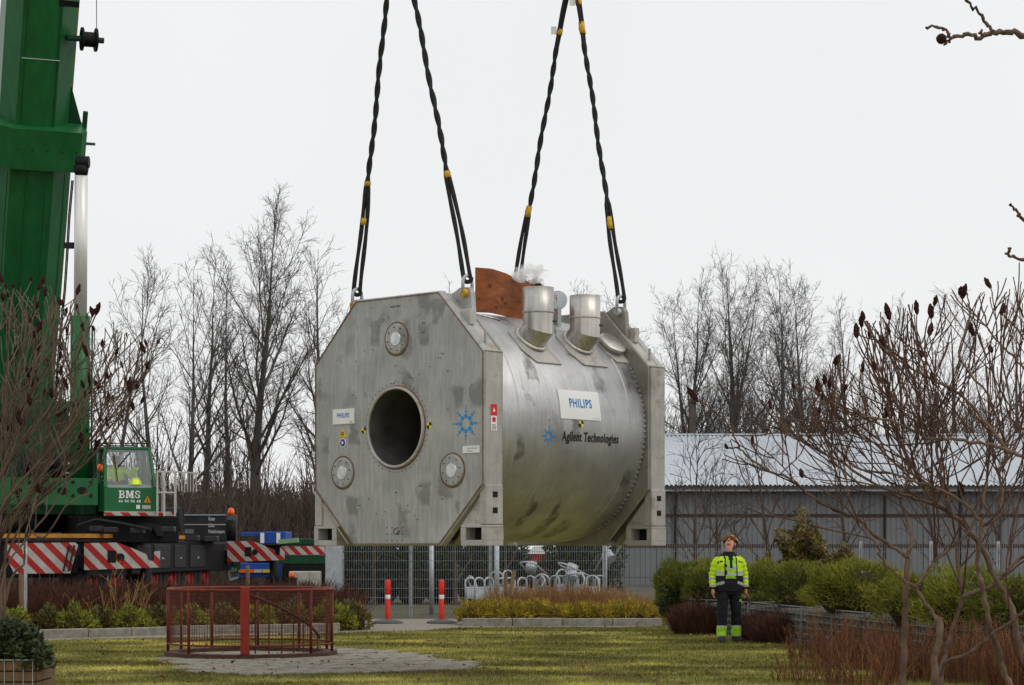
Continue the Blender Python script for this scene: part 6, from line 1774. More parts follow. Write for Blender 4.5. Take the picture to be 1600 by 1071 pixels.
# ================================================================== SHRUBS
def leaf_shrub(name, label, c, r3, n, llen, lwid, m, cat='shrub', up=.5, group=None, box=False, core='core_b', stem=True, lump=.25, droop=0.0):
    c = Vector(c); root = thing(name, label, cat, (c.x, c.y, max(0, c.z - r3[2])), group)
    d = nrg.normal(size=(n, 3)); d /= np.linalg.norm(d, axis=1, keepdims=True)
    d[:, 2] = np.where(d[:, 2] < -.35, -d[:, 2] * .5, d[:, 2])
    if box: d = d / np.max(np.abs(d), axis=1, keepdims=True) * .5 + d * .5
    sd0 = nrg.random(3) * 9
    lumps = 1 + lump * (np.sin(d[:, 0] * 5 + sd0[0]) * np.sin(d[:, 1] * 4 + sd0[1]) + .6 * np.sin(d[:, 2] * 7 + d[:, 0] * 6 + sd0[2])) 
    rr = nrg.uniform(.68, 1.0, n) ** .6
    pos = d * np.array(r3) * (lumps * rr)[:, None]
    dirv = d * .9 + nrg.normal(size=(n, 3)) * .55; dirv[:, 2] += up; dirv /= np.linalg.norm(dirv, axis=1, keepdims=True)
    if droop: dirv[:, 2] -= droop; dirv /= np.linalg.norm(dirv, axis=1, keepdims=True)
    base = pos + np.array(c)
    base[:, 2] = np.maximum(base[:, 2], .02)
    blades('foliage', base, dirv, nrg.uniform(.6, 1.3, n) * llen, nrg.uniform(.7, 1.3, n) * lwid, m if not isinstance(m, str) else M[m], root)
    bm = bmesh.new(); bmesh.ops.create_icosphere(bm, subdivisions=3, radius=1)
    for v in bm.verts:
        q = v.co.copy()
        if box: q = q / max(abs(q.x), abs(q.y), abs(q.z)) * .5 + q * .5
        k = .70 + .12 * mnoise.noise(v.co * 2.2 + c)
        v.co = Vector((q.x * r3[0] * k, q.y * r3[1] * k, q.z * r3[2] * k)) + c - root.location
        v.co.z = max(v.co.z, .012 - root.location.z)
    me = bpy.data.meshes.new('shaded_core'); bm.to_mesh(me); bm.free(); link('shaded_core', me, M[core], root)  # solid dark lump added in place of the shaded bush interior
    return root

def stem_shrub(name, label, c, rx, ry, h, n, m, cat='shrub', seed=1, rad=.007, splay=.28, group=None, twigs=2, tall=.55):
    r_ = random.Random(seed); c = Vector(c); root = thing(name, label, cat, c, group); polys = []
    for i in range(n):
        a = r_.uniform(0, 2 * math.pi); q = math.sqrt(r_.random())
        x, y = rx * q * math.cos(a), ry * q * math.sin(a)
        hh = h * (tall + (1 - tall) * r_.random()) * (1 - .25 * q * q)
        b = limb((c.x + x, c.y + y, c.z - .02), (x / max(rx, .1) * splay + r_.gauss(0, .13), y / max(ry, .1) * splay + r_.gauss(0, .13), 1), hh, rad * r_.uniform(.7, 1.2), rad * .45, 4, .10, .02, r_)
        polys.append(b)
        for k in range(twigs):
            p, t, _ = at(b, r_.uniform(.3, .95)); polys.append(limb(p, side_dir(t, R(r_.uniform(20, 45)), r_), hh * r_.uniform(.12, .35), rad * .6, rad * .35, 2, .15, .05, r_))
    limbs('stems', polys, m if not isinstance(m, str) else M[m], root, 3)
    return root

# left bed: dark red twiggy shrubs above low evergreens
GL = 'dark red leafless shrubs in the bed below the crane'
for k, (px, d, w3, lab) in enumerate(((-10, 39.2, .95, 'dark red leafless shrub in the crane bed at the left picture edge'), (70, 39.3, 1.0, 'dark red leafless shrub in the crane bed beside the wooden stake'), (150, 39.6, 1.0, 'dark red leafless shrub in the crane bed below the left striped panels'), (232, 40.2, 1.0, 'dark red leafless shrub in the crane bed just left of the railing'), (320, 40.6, 1.05, 'dark red leafless shrub seen through the railing\'s left panel'), (410, 41.0, 1.0, 'dark red leafless shrub seen through the railing behind its wide post'), (490, 41.4, .9, 'dark red leafless shrub behind the railing\'s right end'))):
    stem_shrub('red_twig_shrub', lab, (X(px, d), d, 0), w3, .9, .98, 1100, 'dogwood', seed=k + 5, rad=.0065, group=GL, twigs=3, tall=.72, splay=.2)
GE = 'low green plants along the left kerb'
for k, px in enumerate((20, 78, 118, 160, 205, 250, 300, 350, 405, 455, 520, 548)):
    d = 37.4 + px * .0042 + (k % 2) * .25
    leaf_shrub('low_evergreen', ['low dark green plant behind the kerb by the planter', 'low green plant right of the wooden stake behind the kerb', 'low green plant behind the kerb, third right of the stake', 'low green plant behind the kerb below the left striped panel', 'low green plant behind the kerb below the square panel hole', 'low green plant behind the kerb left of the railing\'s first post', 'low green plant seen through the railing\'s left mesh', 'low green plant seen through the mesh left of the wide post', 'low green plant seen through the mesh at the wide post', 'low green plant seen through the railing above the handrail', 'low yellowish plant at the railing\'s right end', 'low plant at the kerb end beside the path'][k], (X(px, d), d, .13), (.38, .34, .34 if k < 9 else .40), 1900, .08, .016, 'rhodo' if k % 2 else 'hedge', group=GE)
r_ = random.Random(31)
for k, (px, d, h) in enumerate(((110, 38.6, 1.0), (190, 38.7, 1.25), (206, 38.9, 1.15), (175, 38.5, .95))):
    stem_shrub('dry_reed_clump', 'tall thin dry pale stems in the crane bed, %s' % ['near the stake', 'below the second striped panel', 'left of the railing', 'in the middle of the bed'][k], (X(px, d), d, 0), .3, .2, h, 14, 'drygrass', 'stems', seed=k + 50, rad=.009, group='dry stems in the crane bed')
# middle bed: golden juniper in front, brown grasses behind
GJ = 'golden junipers in the bed right of the path'
labs = ['golden juniper at the path end of the right bed', 'golden juniper below the leaning wooden stakes', 'dark centred golden juniper, third from the path', 'golden juniper under the middle of the bicycle stands', 'golden juniper in front of the brown grasses', 'sparse golden juniper right of the bed\'s middle', 'yellow juniper third from the hedge corner', 'yellow juniper second from the hedge corner', 'golden juniper touching the hedge corner']
for k, px in enumerate((742, 775, 806, 838, 868, 902, 938, 972, 1008)):
    d = 42.55 + .2 * (k % 2); leaf_shrub('golden_juniper', labs[k], (X(px, d), d, .16), (.36, .38, .22 + .08 * (k in (0, 1, 3, 7))), 2000, .12, .008, 'yellowj', up=.25, group=GJ, lump=.35)
GG = 'brown dry grass clumps behind the golden junipers'
labs = ['brown grass clump behind the junipers left of the stakes', 'brown grass clump under the left bicycle hoops', 'brown grass clump under the row of low hoops', 'brown grass clump below the fallen drums', 'brown grass clump beside the corner post', 'brown grass clump before the barn wall', 'brown grass clump next to the hedge corner']
for k, px in enumerate((800, 840, 876, 912, 948, 984, 1018)):
    stem_shrub('brown_grass', labs[k], (X(px, 44.6), 44.6, 0), .46, .6, .88 if k < 5 else .62, 700, 'drygrass', 'grass', seed=k + 70, rad=.005, group=GG, twigs=1)
# dark ivy hedge behind the fence
GH = 'dark evergreen hedge bushes behind the mesh fence'
labs = ['dark ivy-covered bush behind the gate post', 'dark evergreen bush behind the left bollard', 'dark evergreen bush between the bollards behind the fence', 'dark evergreen bush behind the right bollard', 'dark evergreen bush behind the tall bicycle hoops', 'dark evergreen bush left of the red shed', 'dark evergreen bush right of the red shed', 'dark evergreen bush at the barn corner']
for k, px in enumerate((560, 600, 645, 690, 740, 790, 890, 925)):
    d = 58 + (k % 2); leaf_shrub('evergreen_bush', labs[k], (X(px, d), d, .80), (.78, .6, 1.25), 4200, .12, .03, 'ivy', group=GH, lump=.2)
for k, (px, d) in enumerate(((585, 57), (712, 56.5), (790, 57.5))):
    bare_tree('young_tree', ['young bare tree behind the left bollard', 'young bare tree behind the right bollard', 'reddish young tree behind the tall bicycle hoops'][k], (X(px, d), d, 0), 3.6, 300 + k, spread=.3, group='young trees behind the mesh fence', m='bark_d', r0=.06, dens=.3, fine=False)
for (p0, p1, dd, lab) in (((787, 947, 0), (804, 892, 0), 43.8, 'leaning wooden tree stake in the juniper bed'), ((792, 945, 0), (790, 897, 0), 44.2, 'upright wooden tree stake in the juniper bed'), ((388, 930, 0), (387, 885, 0), 42.6, 'wooden stake standing before the lorry'), ((34, 985, 0), (33, 898, 0), 38.0, 'wooden stake at the left end of the crane bed')):
    a, b = P(p0[0], p0[1], dd), P(p1[0], p1[1], dd); a.z = 0
    o = thing('wooden_stake', lab, 'stake', a); MB().tube([a, b], .042, 8).build('pole', M['wood'], o); MB().tube([b, b + Vector((0, 0, .015))], [.042, .02], 8).build('tip', M['wood'], o)
o = thing('steel_post', 'thin grey metal post beside the wooden stake at the left', 'post', (X(40, 38.3), 38.3, 0))
MB().bar((X(40, 38.3), 38.3, 0), P(40, 846, 38.3), .05).build('tube', M['galv'], o)
MB().box((X(37, 38.3), 38.24, P(0, 866, 38.3).z), (X(43, 38.3), 38.27, P(0, 858, 38.3).z)).build('small_tag', M['white'], o)

# gabions with hedge plants on top
gl = [(1045, 39.2), (1170, 36.3), (1300, 31.9), (1490, 27.2), (1640, 24.6)]
gpts = [Vector((X(p, d), d, 0)) for p, d in gl]
stone_me = []
for k in range(6):
    bm = bmesh.new(); bmesh.ops.create_icosphere(bm, subdivisions=1, radius=1)
    for v in bm.verts: v.co = Vector((v.co.x * .085, v.co.y * .06, v.co.z * .055)) * (1 + .35 * mnoise.noise(v.co * 1.5 + Vector((k * 3, 0, 0))))
    me = bpy.data.meshes.new('gabion_stone'); bm.to_mesh(me); bm.free(); me.materials.append(M['stone']); stone_me.append(me)
gnames = ['gabion at the hedge corner left of the standing man', 'gabion just left behind the standing man', 'gabion beside the man\'s trouser leg on the right', 'gabion behind the second dark red shrub', 'wire gabion between the two round hedge bushes', 'gabion behind the reddish foreground twigs', 'gabion behind the sumac\'s left trunk', 'gabion behind the sumac\'s pale trunk', 'gabion under the sumac\'s thick leaning trunk', 'gabion at the right picture edge', 'gabion beyond the right edge', 'gabion past the right edge']
segs = []
for a, b in zip(gpts[:-1], gpts[1:]):
    n = max(1, round((b - a).length / 1.55))
    for i in range(n): segs.append((a.lerp(b, i / n), a.lerp(b, (i + 1) / n)))
for k, (a, b) in enumerate(segs[:10]):
    t = (b - a).normalized(); nn = Vector((t.y, -t.x, 0)); L_ = (b - a).length - .04; GHH = .62
    if nn.y > 0: nn = -nn
    g = thing('gabion_basket', gnames[k], 'gabion', a, 'wire gabions below the hedge')
    fr = lambda p: a + t * p.x - nn * p.y + Vector((0, 0, p.z))
    mb = MB(); mb.box((.03, .05, .01), (L_ - .03, .52, GHH - .05), fr); mb.build('fill', M['stone'], g)
    mb = MB()
    for i in range(int(L_ / .1) + 1): mb.bar(fr(Vector((min(L_, i * .1), 0, 0))), fr(Vector((min(L_, i * .1), 0, GHH))), .006)
    for j in range(7): mb.bar(fr(Vector((0, -.006, GHH * j / 6))), fr(Vector((L_, -.006, GHH * j / 6))), .009)
    mb.bar(fr(Vector((0, -.004, GHH + .004))), fr(Vector((L_, -.004, GHH + .004))), .016); mb.bar(fr(Vector((0, .55, GHH))), fr(Vector((L_, .55, GHH))), .012)
    for x in (0, L_): mb.bar(fr(Vector((x, 0, GHH))), fr(Vector((x, .55, GHH))), .012); mb.bar(fr(Vector((x, 0, 0))), fr(Vector((x, 0, GHH))), .012)
    mb.build('wire_basket', M['wire'], g)
    r_ = random.Random(k)
    for j in range(5):
        for i in range(int(L_ / .155)):
            o = bpy.data.objects.new('stone', stone_me[r_.randrange(6)]); COL.objects.link(o); o.parent = g
            p_ = fr(Vector((.09 + i * .155 + r_.uniform(-.02, .02), .055 + r_.uniform(-.01, .01), .06 + j * .118 + r_.uniform(-.015, .015)))) - a
            o.location = p_; o.rotation_euler = (r_.uniform(-.3, .3), r_.uniform(-.3, .3), math.atan2(t.y, t.x) + r_.uniform(-.3, .3))
GB2 = 'clipped green hedge bushes on the gabions'
for (px, d, zc, r3, n, lab) in ((1072, 39.0, .72, (.52, .45, .58), 7000, 'dark green boxy hedge bush forming the hedge\'s left corner'), (1118, 38.2, .80, (.5, .42, .44), 4500, 'green hedge bush hidden partly behind the standing man'), (1190, 36.8, .84, (.46, .42, .44), 4500, 'green hedge bush just right of the standing man'), (1248, 34.8, .84, (.52, .42, .46), 4500, 'green hedge bush below the broad-leaved evergreen'), (1335, 31.9, .84, (.70, .5, .50), 8000, 'bright green feathery hedge bush with rounded top left of the sumac trunks'), (1440, 29.0, .76, (.6, .45, .48), 5500, 'green hedge bush behind the sumac\'s left trunk'), (1515, 27.3, .76, (.6, .45, .48), 6000, 'green hedge bush behind the sumac\'s pale trunk'), (1595, 25.9, .74, (.6, .45, .48), 5500, 'green hedge bush at the right edge behind the sumac')):
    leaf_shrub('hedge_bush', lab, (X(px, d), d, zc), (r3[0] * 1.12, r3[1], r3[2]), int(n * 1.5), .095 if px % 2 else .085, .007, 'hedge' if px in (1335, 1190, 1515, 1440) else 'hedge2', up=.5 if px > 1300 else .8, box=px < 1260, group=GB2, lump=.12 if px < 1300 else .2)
leaf_shrub('ivy_patch', 'dark ivy hanging down the hedge corner to the lawn', (X(1058, 38.7), 38.7, .42), (.32, .22, .42), 2600, .06, .022, 'ivy', group=None, up=0, droop=.3)
for k, (px, d, rx, h, lab) in enumerate(((1088, 37.6, .36, .68, 'dark reddish-brown twiggy shrub left of the standing man'), (1222, 34.2, .46, .60, 'dark reddish-brown twiggy shrub right of the standing man'), (1188, 35.2, .30, .55, 'small brown twiggy shrub close to the man\'s right-hand boot'))):
    stem_shrub('brown_shrub', lab, (X(px, d), d, 0), rx, .35, h, 1100, 'dogwood', seed=k + 90, rad=.0055, twigs=3, tall=.5, splay=.42, group='brown shrubs before the gabions')
GR = 'rusty red twigs and grasses in the right foreground'
fl = ['rusty red grass clump at the lower right, leftmost of the foreground grasses', 'rusty red twig clump before the sumac\'s left trunk, near the bottom edge', 'rusty red twig clump left of the sumac\'s left trunk', 'rusty red twig clump around the sumac\'s left trunk base', 'rusty red twig clump around the sumac\'s pale trunk base', 'rusty red twig clump right of the sumac\'s pale trunk', 'rusty red twig clump at the thick leaning trunk', 'rusty red twig clump at the lower right corner', 'rusty red twig clump behind the leaning trunk at the right edge', 'tall sparse rusty stems below the rounded hedge bush']
for k, (px, d, rx, h, n) in enumerate(((1262, 24.6, .42, .55, 90), (1345, 24.0, .46, .75, 120), (1350, 27.2, .55, .82, 260), (1420, 25.0, .42, .85, 170), (1475, 25.4, .42, .85, 180), (1525, 24.4, .42, .85, 180), (1570, 25.2, .4, .85, 180), (1600, 23.6, .4, .80, 240), (1600, 26.8, .5, .90, 240), (1290, 29.2, .5, .75, 170))):
    stem_shrub('rusty_twig_clump', fl[k], (X(px, d), d, 0), rx, .45, h, n, M['rusty'] if 'rusty' in M else M.setdefault('rusty', mat('rusty_grass', (.085, .026, .013), .85, col2=(.27, .115, .05), scale=1.6, island=.45)), 'shrub', seed=k + 120, rad=.006, group=GR, twigs=2, tall=.3, splay=.3)
# evergreen bush and small trees in front of the barn
root = leaf_shrub('broadleaf_evergreen', 'bronze and green broad-leaved evergreen bush in front of the barn', (X(1258, 44), 44, 1.25), (.46, .45, .82), 3600, .10, .034, 'rhodo', lump=.4, up=-.1)
leaf_shrub('broadleaf_evergreen', 'small green evergreen bush left of a grey post before the barn', (X(1318, 44), 44, 1.05), (.25, .3, .45), 1200, .10, .032, 'rhodo', lump=.3, up=-.1)
leaf_shrub('broadleaf_evergreen', 'low green evergreen shoots left of the bronze bush', (X(1196, 44), 44, .95), (.22, .3, .35), 900, .10, .030, 'rhodo', lump=.3, up=-.1)
for k, (px, d, yt, lab, sp) in enumerate(((1086, 48, 690, 'small bare tree behind the man\'s left, before the barn', .42), (1205, 47, 655, 'small bare tree with low branches before the barn, right of the man', .42), (1325, 49, 665, 'small bare tree before the barn, right of the bronze evergreen', .40), (1472, 50, 690, 'small bare tree before the barn behind the sumac', .42), (1120, 52, 735, 'thin bare sapling before the barn behind the man', .4), (1560, 50, 690, 'small bare tree before the barn at the right', .42))):
    h = H + (HZ - yt) * d / F
    bare_tree('young_tree', lab, (X(px, d), d, 0), h, 400 + k, spread=sp, low=.22, group='small trees before the barn', m='bark_d', r0=.07, dens=.55, tw=.0105)

# ivy planter at the lower left
pr = Vector((-5.95, 22.7, 0))
g = thing('ivy_planter', 'grey wire planter with wooden slats at the lower left corner', 'planter', pr)
MB().box((-6.4, 22.75, 0), (-5.10, 23.6, .34), bev=.01).build('box', M['stone'], g)
for k in range(3): MB().box((-6.42, 22.70, .02 + .115 * k), (-5.085, 22.745, .12 + .115 * k), bev=.006).build('slat', M['wood'], g)
for k in range(3): MB().box((-5.095, 22.75, .02 + .115 * k), (-5.055, 23.6, .12 + .115 * k), bev=.006).build('slat', M['wood'], g)
mb = MB()
for k in range(14): mb.bar((-6.4 + .1 * k, 22.69, 0), (-6.4 + .1 * k, 22.69, .37), .006)
mb.bar((-6.42, 22.688, .365), (-5.08, 22.688, .365), .012); mb.build('wire_basket', M['galv'], g)
leaf_shrub('ivy_mound', 'dark glossy ivy spilling over the lower left planter', (-5.72, 23.05, .46), (.68, .55, .27), 7000, .062, .026, 'ivy', 'ivy', up=.1, lump=.22)
leaf_shrub('ivy_mound', 'ivy trail hanging over the planter\'s right corner', (-5.12, 22.85, .36), (.17, .2, .22), 900, .055, .022, 'ivy', 'ivy', up=-.1, lump=.35)

# ================================================================== SUMACS
bm = bmesh.new(); bmesh.ops.create_icosphere(bm, subdivisions=3, radius=1)
for v in bm.verts:
    tpr = 1 - .35 * max(0, v.co.z) - .12 * max(0, -v.co.z)
    k = 1 + .55 * mnoise.noise(v.co * 3.2) + .35 * mnoise.noise(v.co * 8)
    v.co = Vector((v.co.x * .027 * tpr * k, v.co.y * .027 * tpr * k, v.co.z * .072 * (1 + .1 * k) + .06))
seed_me = bpy.data.meshes.new('seed_head'); bm.to_mesh(seed_me); bm.free(); seed_me.materials.append(M['seed'])

def seed_heads(root, tips, r_, scale=1.0):
    for p, d in tips[:290]:
        o = bpy.data.objects.new('seed_head', seed_me); COL.objects.link(o); o.parent = root
        o.location = Vector(p) - root.location
        dd = (Vector(d) * .5 + Vector((r_.gauss(0, .2), r_.gauss(0, .2), .75))).normalized()
        o.rotation_euler = dd.to_track_quat('Z', 'Y').to_euler()
        s_ = r_.uniform(.5, 1.2) * scale; o.scale = (s_ * r_.uniform(.8, 1.2), s_, s_ * r_.uniform(.75, 1.25))

def spline(pts, n):
    """Catmull-Rom through 3-D points"""
    out = []
    m_ = len(pts) - 1
    for i in range(n + 1):
        t = i / n * m_; k = min(m_ - 1, int(t)); f = t - k
        p0, p1, p2, p3 = pts[max(0, k - 1)], pts[k], pts[k + 1], pts[min(m_, k + 2)]
        out.append(.5 * ((2 * p1) + (p2 - p0) * f + (2 * p0 - 5 * p1 + 4 * p2 - p3) * f * f + (3 * p1 - p0 - 3 * p2 + p3) * f ** 3))
    return out

def sumac_grow(polys, tips, p, d, L_, r0, lev, r_, bias, pseed, hull=None):
    for _ in range(2):
        q = Vector(p) + Vector(d).normalized() * L_ * .95 + Vector((0, 0, .14 * L_))
        if hull is None or hull(800 + F * q.x / q.y, HZ - F * (q.z - H) / q.y): break
        L_ *= .6; d = (Vector(d) + Vector((.15 if q.x > 0 else -.15, 0, .1))).normalized()
    else: return
    r1 = max(.006, r0 * .55)
    b = limb(p, d, L_, r0, r1, 7, .085, .055, r_)
    polys.append(b)
    if lev == 0:
        if r_.random() < pseed: tips.append((b[0][-1], Vector(b[0][-1]) - Vector(b[0][-2])))
        return
    nb = r_.choice((2, 2, 3))
    for k in range(nb):
        t = r_.uniform(.35, .9); q, tt, rr = at(b, t)
        dd = side_dir(tt, R(r_.uniform(25, 50)), r_); dd = (dd + Vector(bias) * .35).normalized()
        sumac_grow(polys, tips, q, dd, L_ * r_.uniform(.45, .85), max(.0068, rr * r_.uniform(.5, .72)), lev - 1, r_, bias, pseed, hull)
    tt = (Vector(b[0][-1]) - Vector(b[0][-2])).normalized()
    for sgn in range(r_.choice((1, 1, 2))):
        sumac_grow(polys, tips, Vector(b[0][-1]), side_dir(tt, R(r_.uniform(12, 32)), r_), L_ * r_.uniform(.5, .8), max(.0075, r1 * .85), lev - 1, r_, bias, pseed, hull)

def sumac(name, label, base, traced, seed, bias, pseed, trunk_m, lev=2, grp=None, starts=(.45, .98), headscale=1.0, Ls=(.5, .95), mult=1.0, hull=None, rs=1.0):
    r_ = random.Random(seed); root = thing(name, label, 'tree', base, grp)
    main, small, tips = [], [], []
    for (pix, d0, d1, r0, r1, nsp, end_seed) in traced:
        r0, r1 = r0 * rs, max(.008, r1 * rs)
        n_ = len(pix); pts = [P(x, y, d0 + (d1 - d0) * i / (n_ - 1)) for i, (x, y) in enumerate(pix)]
        if pts[0].z < .1: pts[0].z = -.05
        sp = spline(pts, max(8, 4 * n_)); m_ = len(sp)
        sp = [q + Vector((r_.gauss(0, .006), r_.gauss(0, .012), r_.gauss(0, .006))) for q in sp]
        poly = ([tuple(q) for q in sp], [r0 + (r1 - r0) * (i / (m_ - 1)) ** .7 + .002 * math.sin(i * 1.9) for i in range(m_)])
        main.append(poly)
        nsp = int(nsp * mult)
        for k in range(nsp):
            t = starts[0] + (starts[1] - starts[0]) * (k + r_.random()) / nsp; q, tt, rr = at(poly, t)
            dd = side_dir(tt, R(r_.uniform(30, 60)), r_); dd = (dd + Vector(bias) * .8).normalized()
            sumac_grow(small, tips, q, dd, r_.uniform(*Ls), max(.0085, rr * .55), lev, r_, bias, pseed, hull)
        tt = (sp[-1] - sp[-2]).normalized()
        if end_seed: tips.append((tuple(sp[-1]), tt))
        elif nsp:
            for k in range(2): sumac_grow(small, tips, sp[-1], side_dir(tt, R(r_.uniform(10, 30)), r_), r_.uniform(.35, .6), max(.009, r1 * .9), lev - 1, r_, bias, pseed, hull)
    limbs('limbs', main, M['sumac_l'], root, 8)
    limbs('branches', small, M[trunk_m], root, 4)
    r_.shuffle(tips); seed_heads(root, tips, r_, headscale)
    return root

def hull_r(x, y):
    pts = [(1110, 690), (1220, 628), (1300, 560), (1345, 490), (1440, 462), (1530, 448), (1600, 420), (1900, 300)]
    if x < 1110: return False
    for (a, b), (c, e) in zip(pts[:-1], pts[1:]):
        if a <= x <= c: return y > b + (e - b) * (x - a) / (c - a)
    return False
D = 23.0
right = [
    ([(1406, 1105), (1410, 1060), (1413, 990), (1415, 920), (1418, 872)], D, D, .052, .046, 0, 1 == 2),
    ([(1418, 872), (1397, 856), (1361, 832), (1341, 812), (1300, 795), (1274, 781), (1248, 759), (1226, 744), (1201, 737), (1170, 715), (1155, 701), (1137, 700)], D, D - .8, .030, .012, 4, True),
    ([(1155, 701), (1149, 685), (1136, 660), (1112, 640), (1090, 625)], D - .75, D - .9, .014, .009, 1, True),
    ([(1201, 737), (1185, 712), (1176, 695)], D - .6, D - .7, .012, .010, 0, True),
    ([(1418, 872), (1424, 841), (1421, 824), (1414, 805), (1407, 781), (1408, 770), (1414, 761), (1419, 739), (1428, 700), (1440, 660)], D, D + .5, .034, .016, 5, False),
    ([(1407, 779), (1380, 761), (1348, 759), (1320, 738), (1300, 720), (1270, 690), (1240, 655), (1225, 640)], D, D - .5, .022, .010, 4, False),
    ([(1462, 1105), (1460, 1050), (1461, 1025), (1468, 1000), (1468, 964)], D - .4, D - .4, .062, .050, 0, False),
    ([(1466, 970), (1455, 955), (1445, 940), (1432, 918), (1446, 899), (1457, 880), (1471, 868), (1506, 839), (1530, 800), (1540, 760), (1548, 700)], D - .4, D - .2, .034, .018, 3, False),
    ([(1432, 918), (1406, 903), (1379, 876), (1370, 854), (1358, 839), (1339, 817), (1325, 770), (1318, 720)], D - .4, D - .9, .018, .010, 2, False),
    ([(1470, 1090), (1473, 1037), (1483, 1002), (1489, 978), (1503, 933), (1499, 899), (1494, 860), (1490, 820), (1480, 780)], D + .3, D + .6, .044, .020, 3, False),
    ([(1503, 933), (1526, 925), (1550, 915), (1564, 903), (1584, 882), (1610, 858), (1650, 820)], D + .3, D + .4, .036, .024, 2, False),
    ([(1470, 1060), (1477, 1035), (1509, 1023), (1542, 1000), (1556, 986), (1582, 972), (1605, 953), (1660, 920)], D - .1, D - .5, .030, .024, 1, False),
    ([(1590, 1105), (1576, 1069), (1566, 1043), (1554, 998), (1546, 978), (1538, 939), (1530, 899), (1527, 875), (1533, 822), (1526, 807), (1501, 783), (1475, 769), (1446, 756), (1416, 749), (1392, 739), (1341, 732), (1310, 705), (1285, 680)], D, D - .9, .056, .012, 7, False),
    ([(1533, 822), (1557, 810), (1563, 790), (1565, 769), (1562, 737), (1572, 710), (1580, 650), (1572, 590)], D, D + .3, .030, .013, 4, False),
    ([(1625, 1105), (1600, 1027), (1588, 988), (1582, 955), (1564, 917), (1548, 890), (1536, 862), (1506, 820), (1484, 803), (1458, 786), (1450, 771), (1436, 747), (1421, 718), (1407, 693), (1397, 672), (1380, 620), (1362, 570), (1345, 510)], D + .2, D + .3, .068, .010, 9, True),
    ([(1484, 803), (1478, 775), (1472, 757), (1470, 730), (1463, 693), (1455, 664), (1452, 620), (1440, 560)], D + .2, D + .8, .042, .012, 5, False),
    ([(1458, 786), (1429, 778), (1397, 769), (1349, 745), (1310, 715), (1275, 660)], D + .2, D - .3, .026, .010, 3, False),
    ([(1680, 760), (1640, 735), (1600, 715), (1574, 703), (1555, 697), (1518, 691), (1487, 686), (1453, 686), (1421, 670), (1380, 655), (1345, 650), (1310, 635), (1270, 610), (1240, 605)], D - 1.0, D - 1.2, .034, .012, 8, True),
    ([(1574, 703), (1540, 660), (1510, 625), (1482, 605), (1440, 585), (1400, 560), (1375, 540), (1350, 500)], D - 1.0, D - .8, .028, .011, 6, True),
    ([(1650, 640), (1600, 575), (1565, 540), (1545, 515), (1530, 465)], D - 1.2, D - 1.2, .018, .009, 2, False),
    ([(1640, 600), (1600, 530), (1580, 505), (1566, 490)], D - 1.1, D - 1.1, .016, .010, 1, True),
    ([(1572, 700), (1545, 620), (1500, 560), (1515, 500), (1512, 460)], D - .2, D + .2, .022, .010, 4, False),
    ([(1562, 737), (1590, 690), (1600, 640), (1620, 560)], D + .2, D + .6, .022, .010, 4, False),
]
sumac('sumac_tree', 'leafless reddish sumac with dark red seed heads in the right foreground', (X(1490, D), D, 0), right, 12, (-.1, 0, .5), .075, 'sumac', lev=1, Ls=(.7, 1.5), mult=2.1, hull=hull_r, rs=.74)
DL = 27.0
left = []
r2 = random.Random(8)
for (tx, ty) in ((150, 490), (180, 555), (120, 460), (60, 452), (232, 575), (208, 640), (115, 735), (20, 450), (158, 655), (95, 560), (196, 600), (60, 520), (140, 600), (30, 600), (100, 650), (-20, 500)):
    sx_ = r2.uniform(-70, 10); sy = r2.uniform(955, 985)
    mx_, my = sx_ + (tx - sx_) * .28 + r2.uniform(-15, 15), sy + (ty - sy) * .46
    m2x, m2y = sx_ + (tx - sx_) * .70, sy + (ty - sy) * .74
    left.append(([(sx_, sy + 40), (sx_ + r2.uniform(-3, 6), sy - 60), (mx_, my), (m2x, m2y), (tx, ty)], DL + r2.uniform(-.4, .4), DL + r2.uniform(-1, 1), r2.uniform(.018, .030), .009, 5, True))
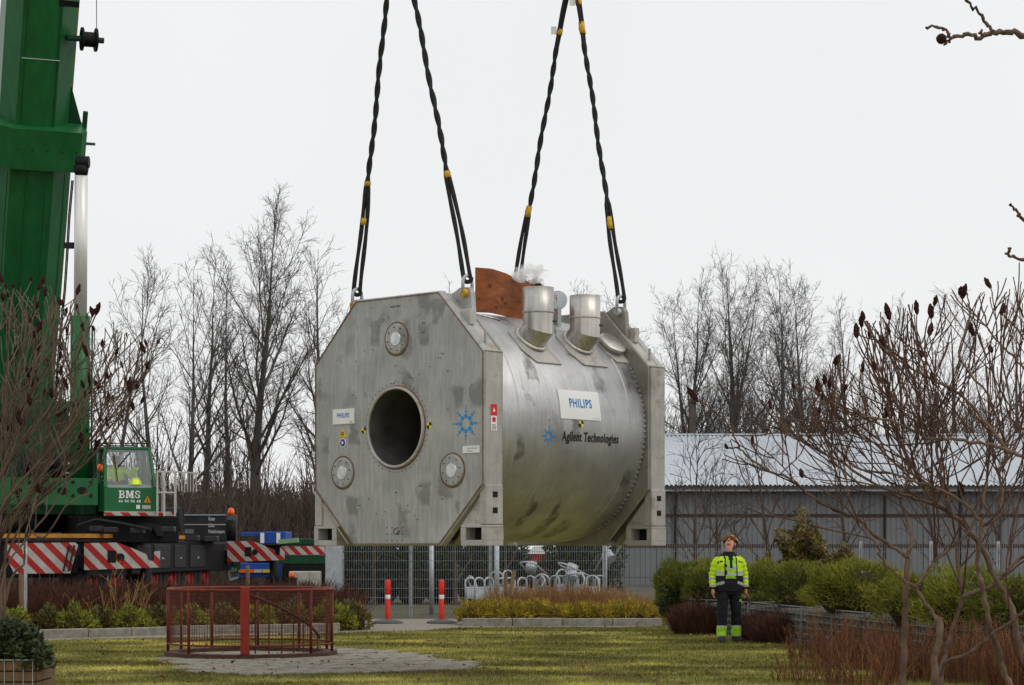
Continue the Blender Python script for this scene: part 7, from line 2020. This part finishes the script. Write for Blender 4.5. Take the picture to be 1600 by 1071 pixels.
left += [([(-10, 1000), (20, 900), (38, 880), (42, 830), (70, 840), (105, 790), (140, 770)], DL - .6, DL - .8, .018, .007, 3, False),
         ([(-20, 960), (5, 820), (40, 780), (90, 700), (115, 640), (130, 620)], DL, DL - .5, .022, .010, 3, True)]
sumac('sumac_tree', 'leafless sumac full of dark red seed heads in front of the crane boom', (X(-30, DL), DL, 0), left, 21, (.25, 0, .5), .24, 'sumac_d', lev=1, Ls=(.5, .95), headscale=.9, mult=1.9, hull=lambda x, y: x < max(70, 245 - max(0, y - 620) * 1.15) and y > 440 + max(0, x - 60) * .5)

# overhanging branch of a tree standing outside the right edge
DT = 14.0
tl = [([(1790, 1260), (1785, 700), (1772, 200), (1740, -120), (1700, -400)], DT + .3, DT + .2, .11, .04, 9, False),
      ([(1778, 420), (1700, 120), (1650, 75), (1600, 57), (1578, 50), (1550, 52), (1530, 58), (1510, 55), (1488, 59), (1478, 48), (1465, 44), (1447, 42)], DT + .3, DT, .03, .007, 0, False),
      ([(1550, 52), (1540, 35), (1525, 15), (1508, -4), (1480, -50)], DT, DT, .014, .008, 0, False),
      ([(1488, 59), (1480, 64), (1476, 70)], DT, DT, .009, .007, 0, False),
      ([(1552, 51), (1542, 55), (1529, 51)], DT, DT, .009, .005, 0, False),
      ([(1782, 560), (1700, 430), (1640, 380), (1600, 343), (1590, 332), (1579, 318)], DT + .3, DT, .018, .005, 0, False),
      ([(1782, 600), (1680, 430), (1640, 410), (1600, 404), (1578, 402), (1574, 396), (1580, 388)], DT + .3, DT, .016, .004, 0, False)]
tt_ = sumac('overhanging_tree', 'bare tree outside the frame whose twigs enter at the upper right', (X(1790, DT + .3), DT + .3, 0), tl, 5, (.3, 0, .6), 0, 'sumac', lev=1, Ls=(.5, .9), hull=lambda x, y: x > 1650 and (y > -300 or x > 1700))
c = P(1471, 61, DT)
bm = bmesh.new(); bmesh.ops.create_icosphere(bm, subdivisions=3, radius=.034)
for v in bm.verts: v.co = v.co * (1 + .14 * mnoise.noise(v.co * 90)) + c - tt_.location
me = bpy.data.meshes.new('seed_ball'); bm.to_mesh(me); bm.free(); link('seed_ball', me, M['seed'], tt_)
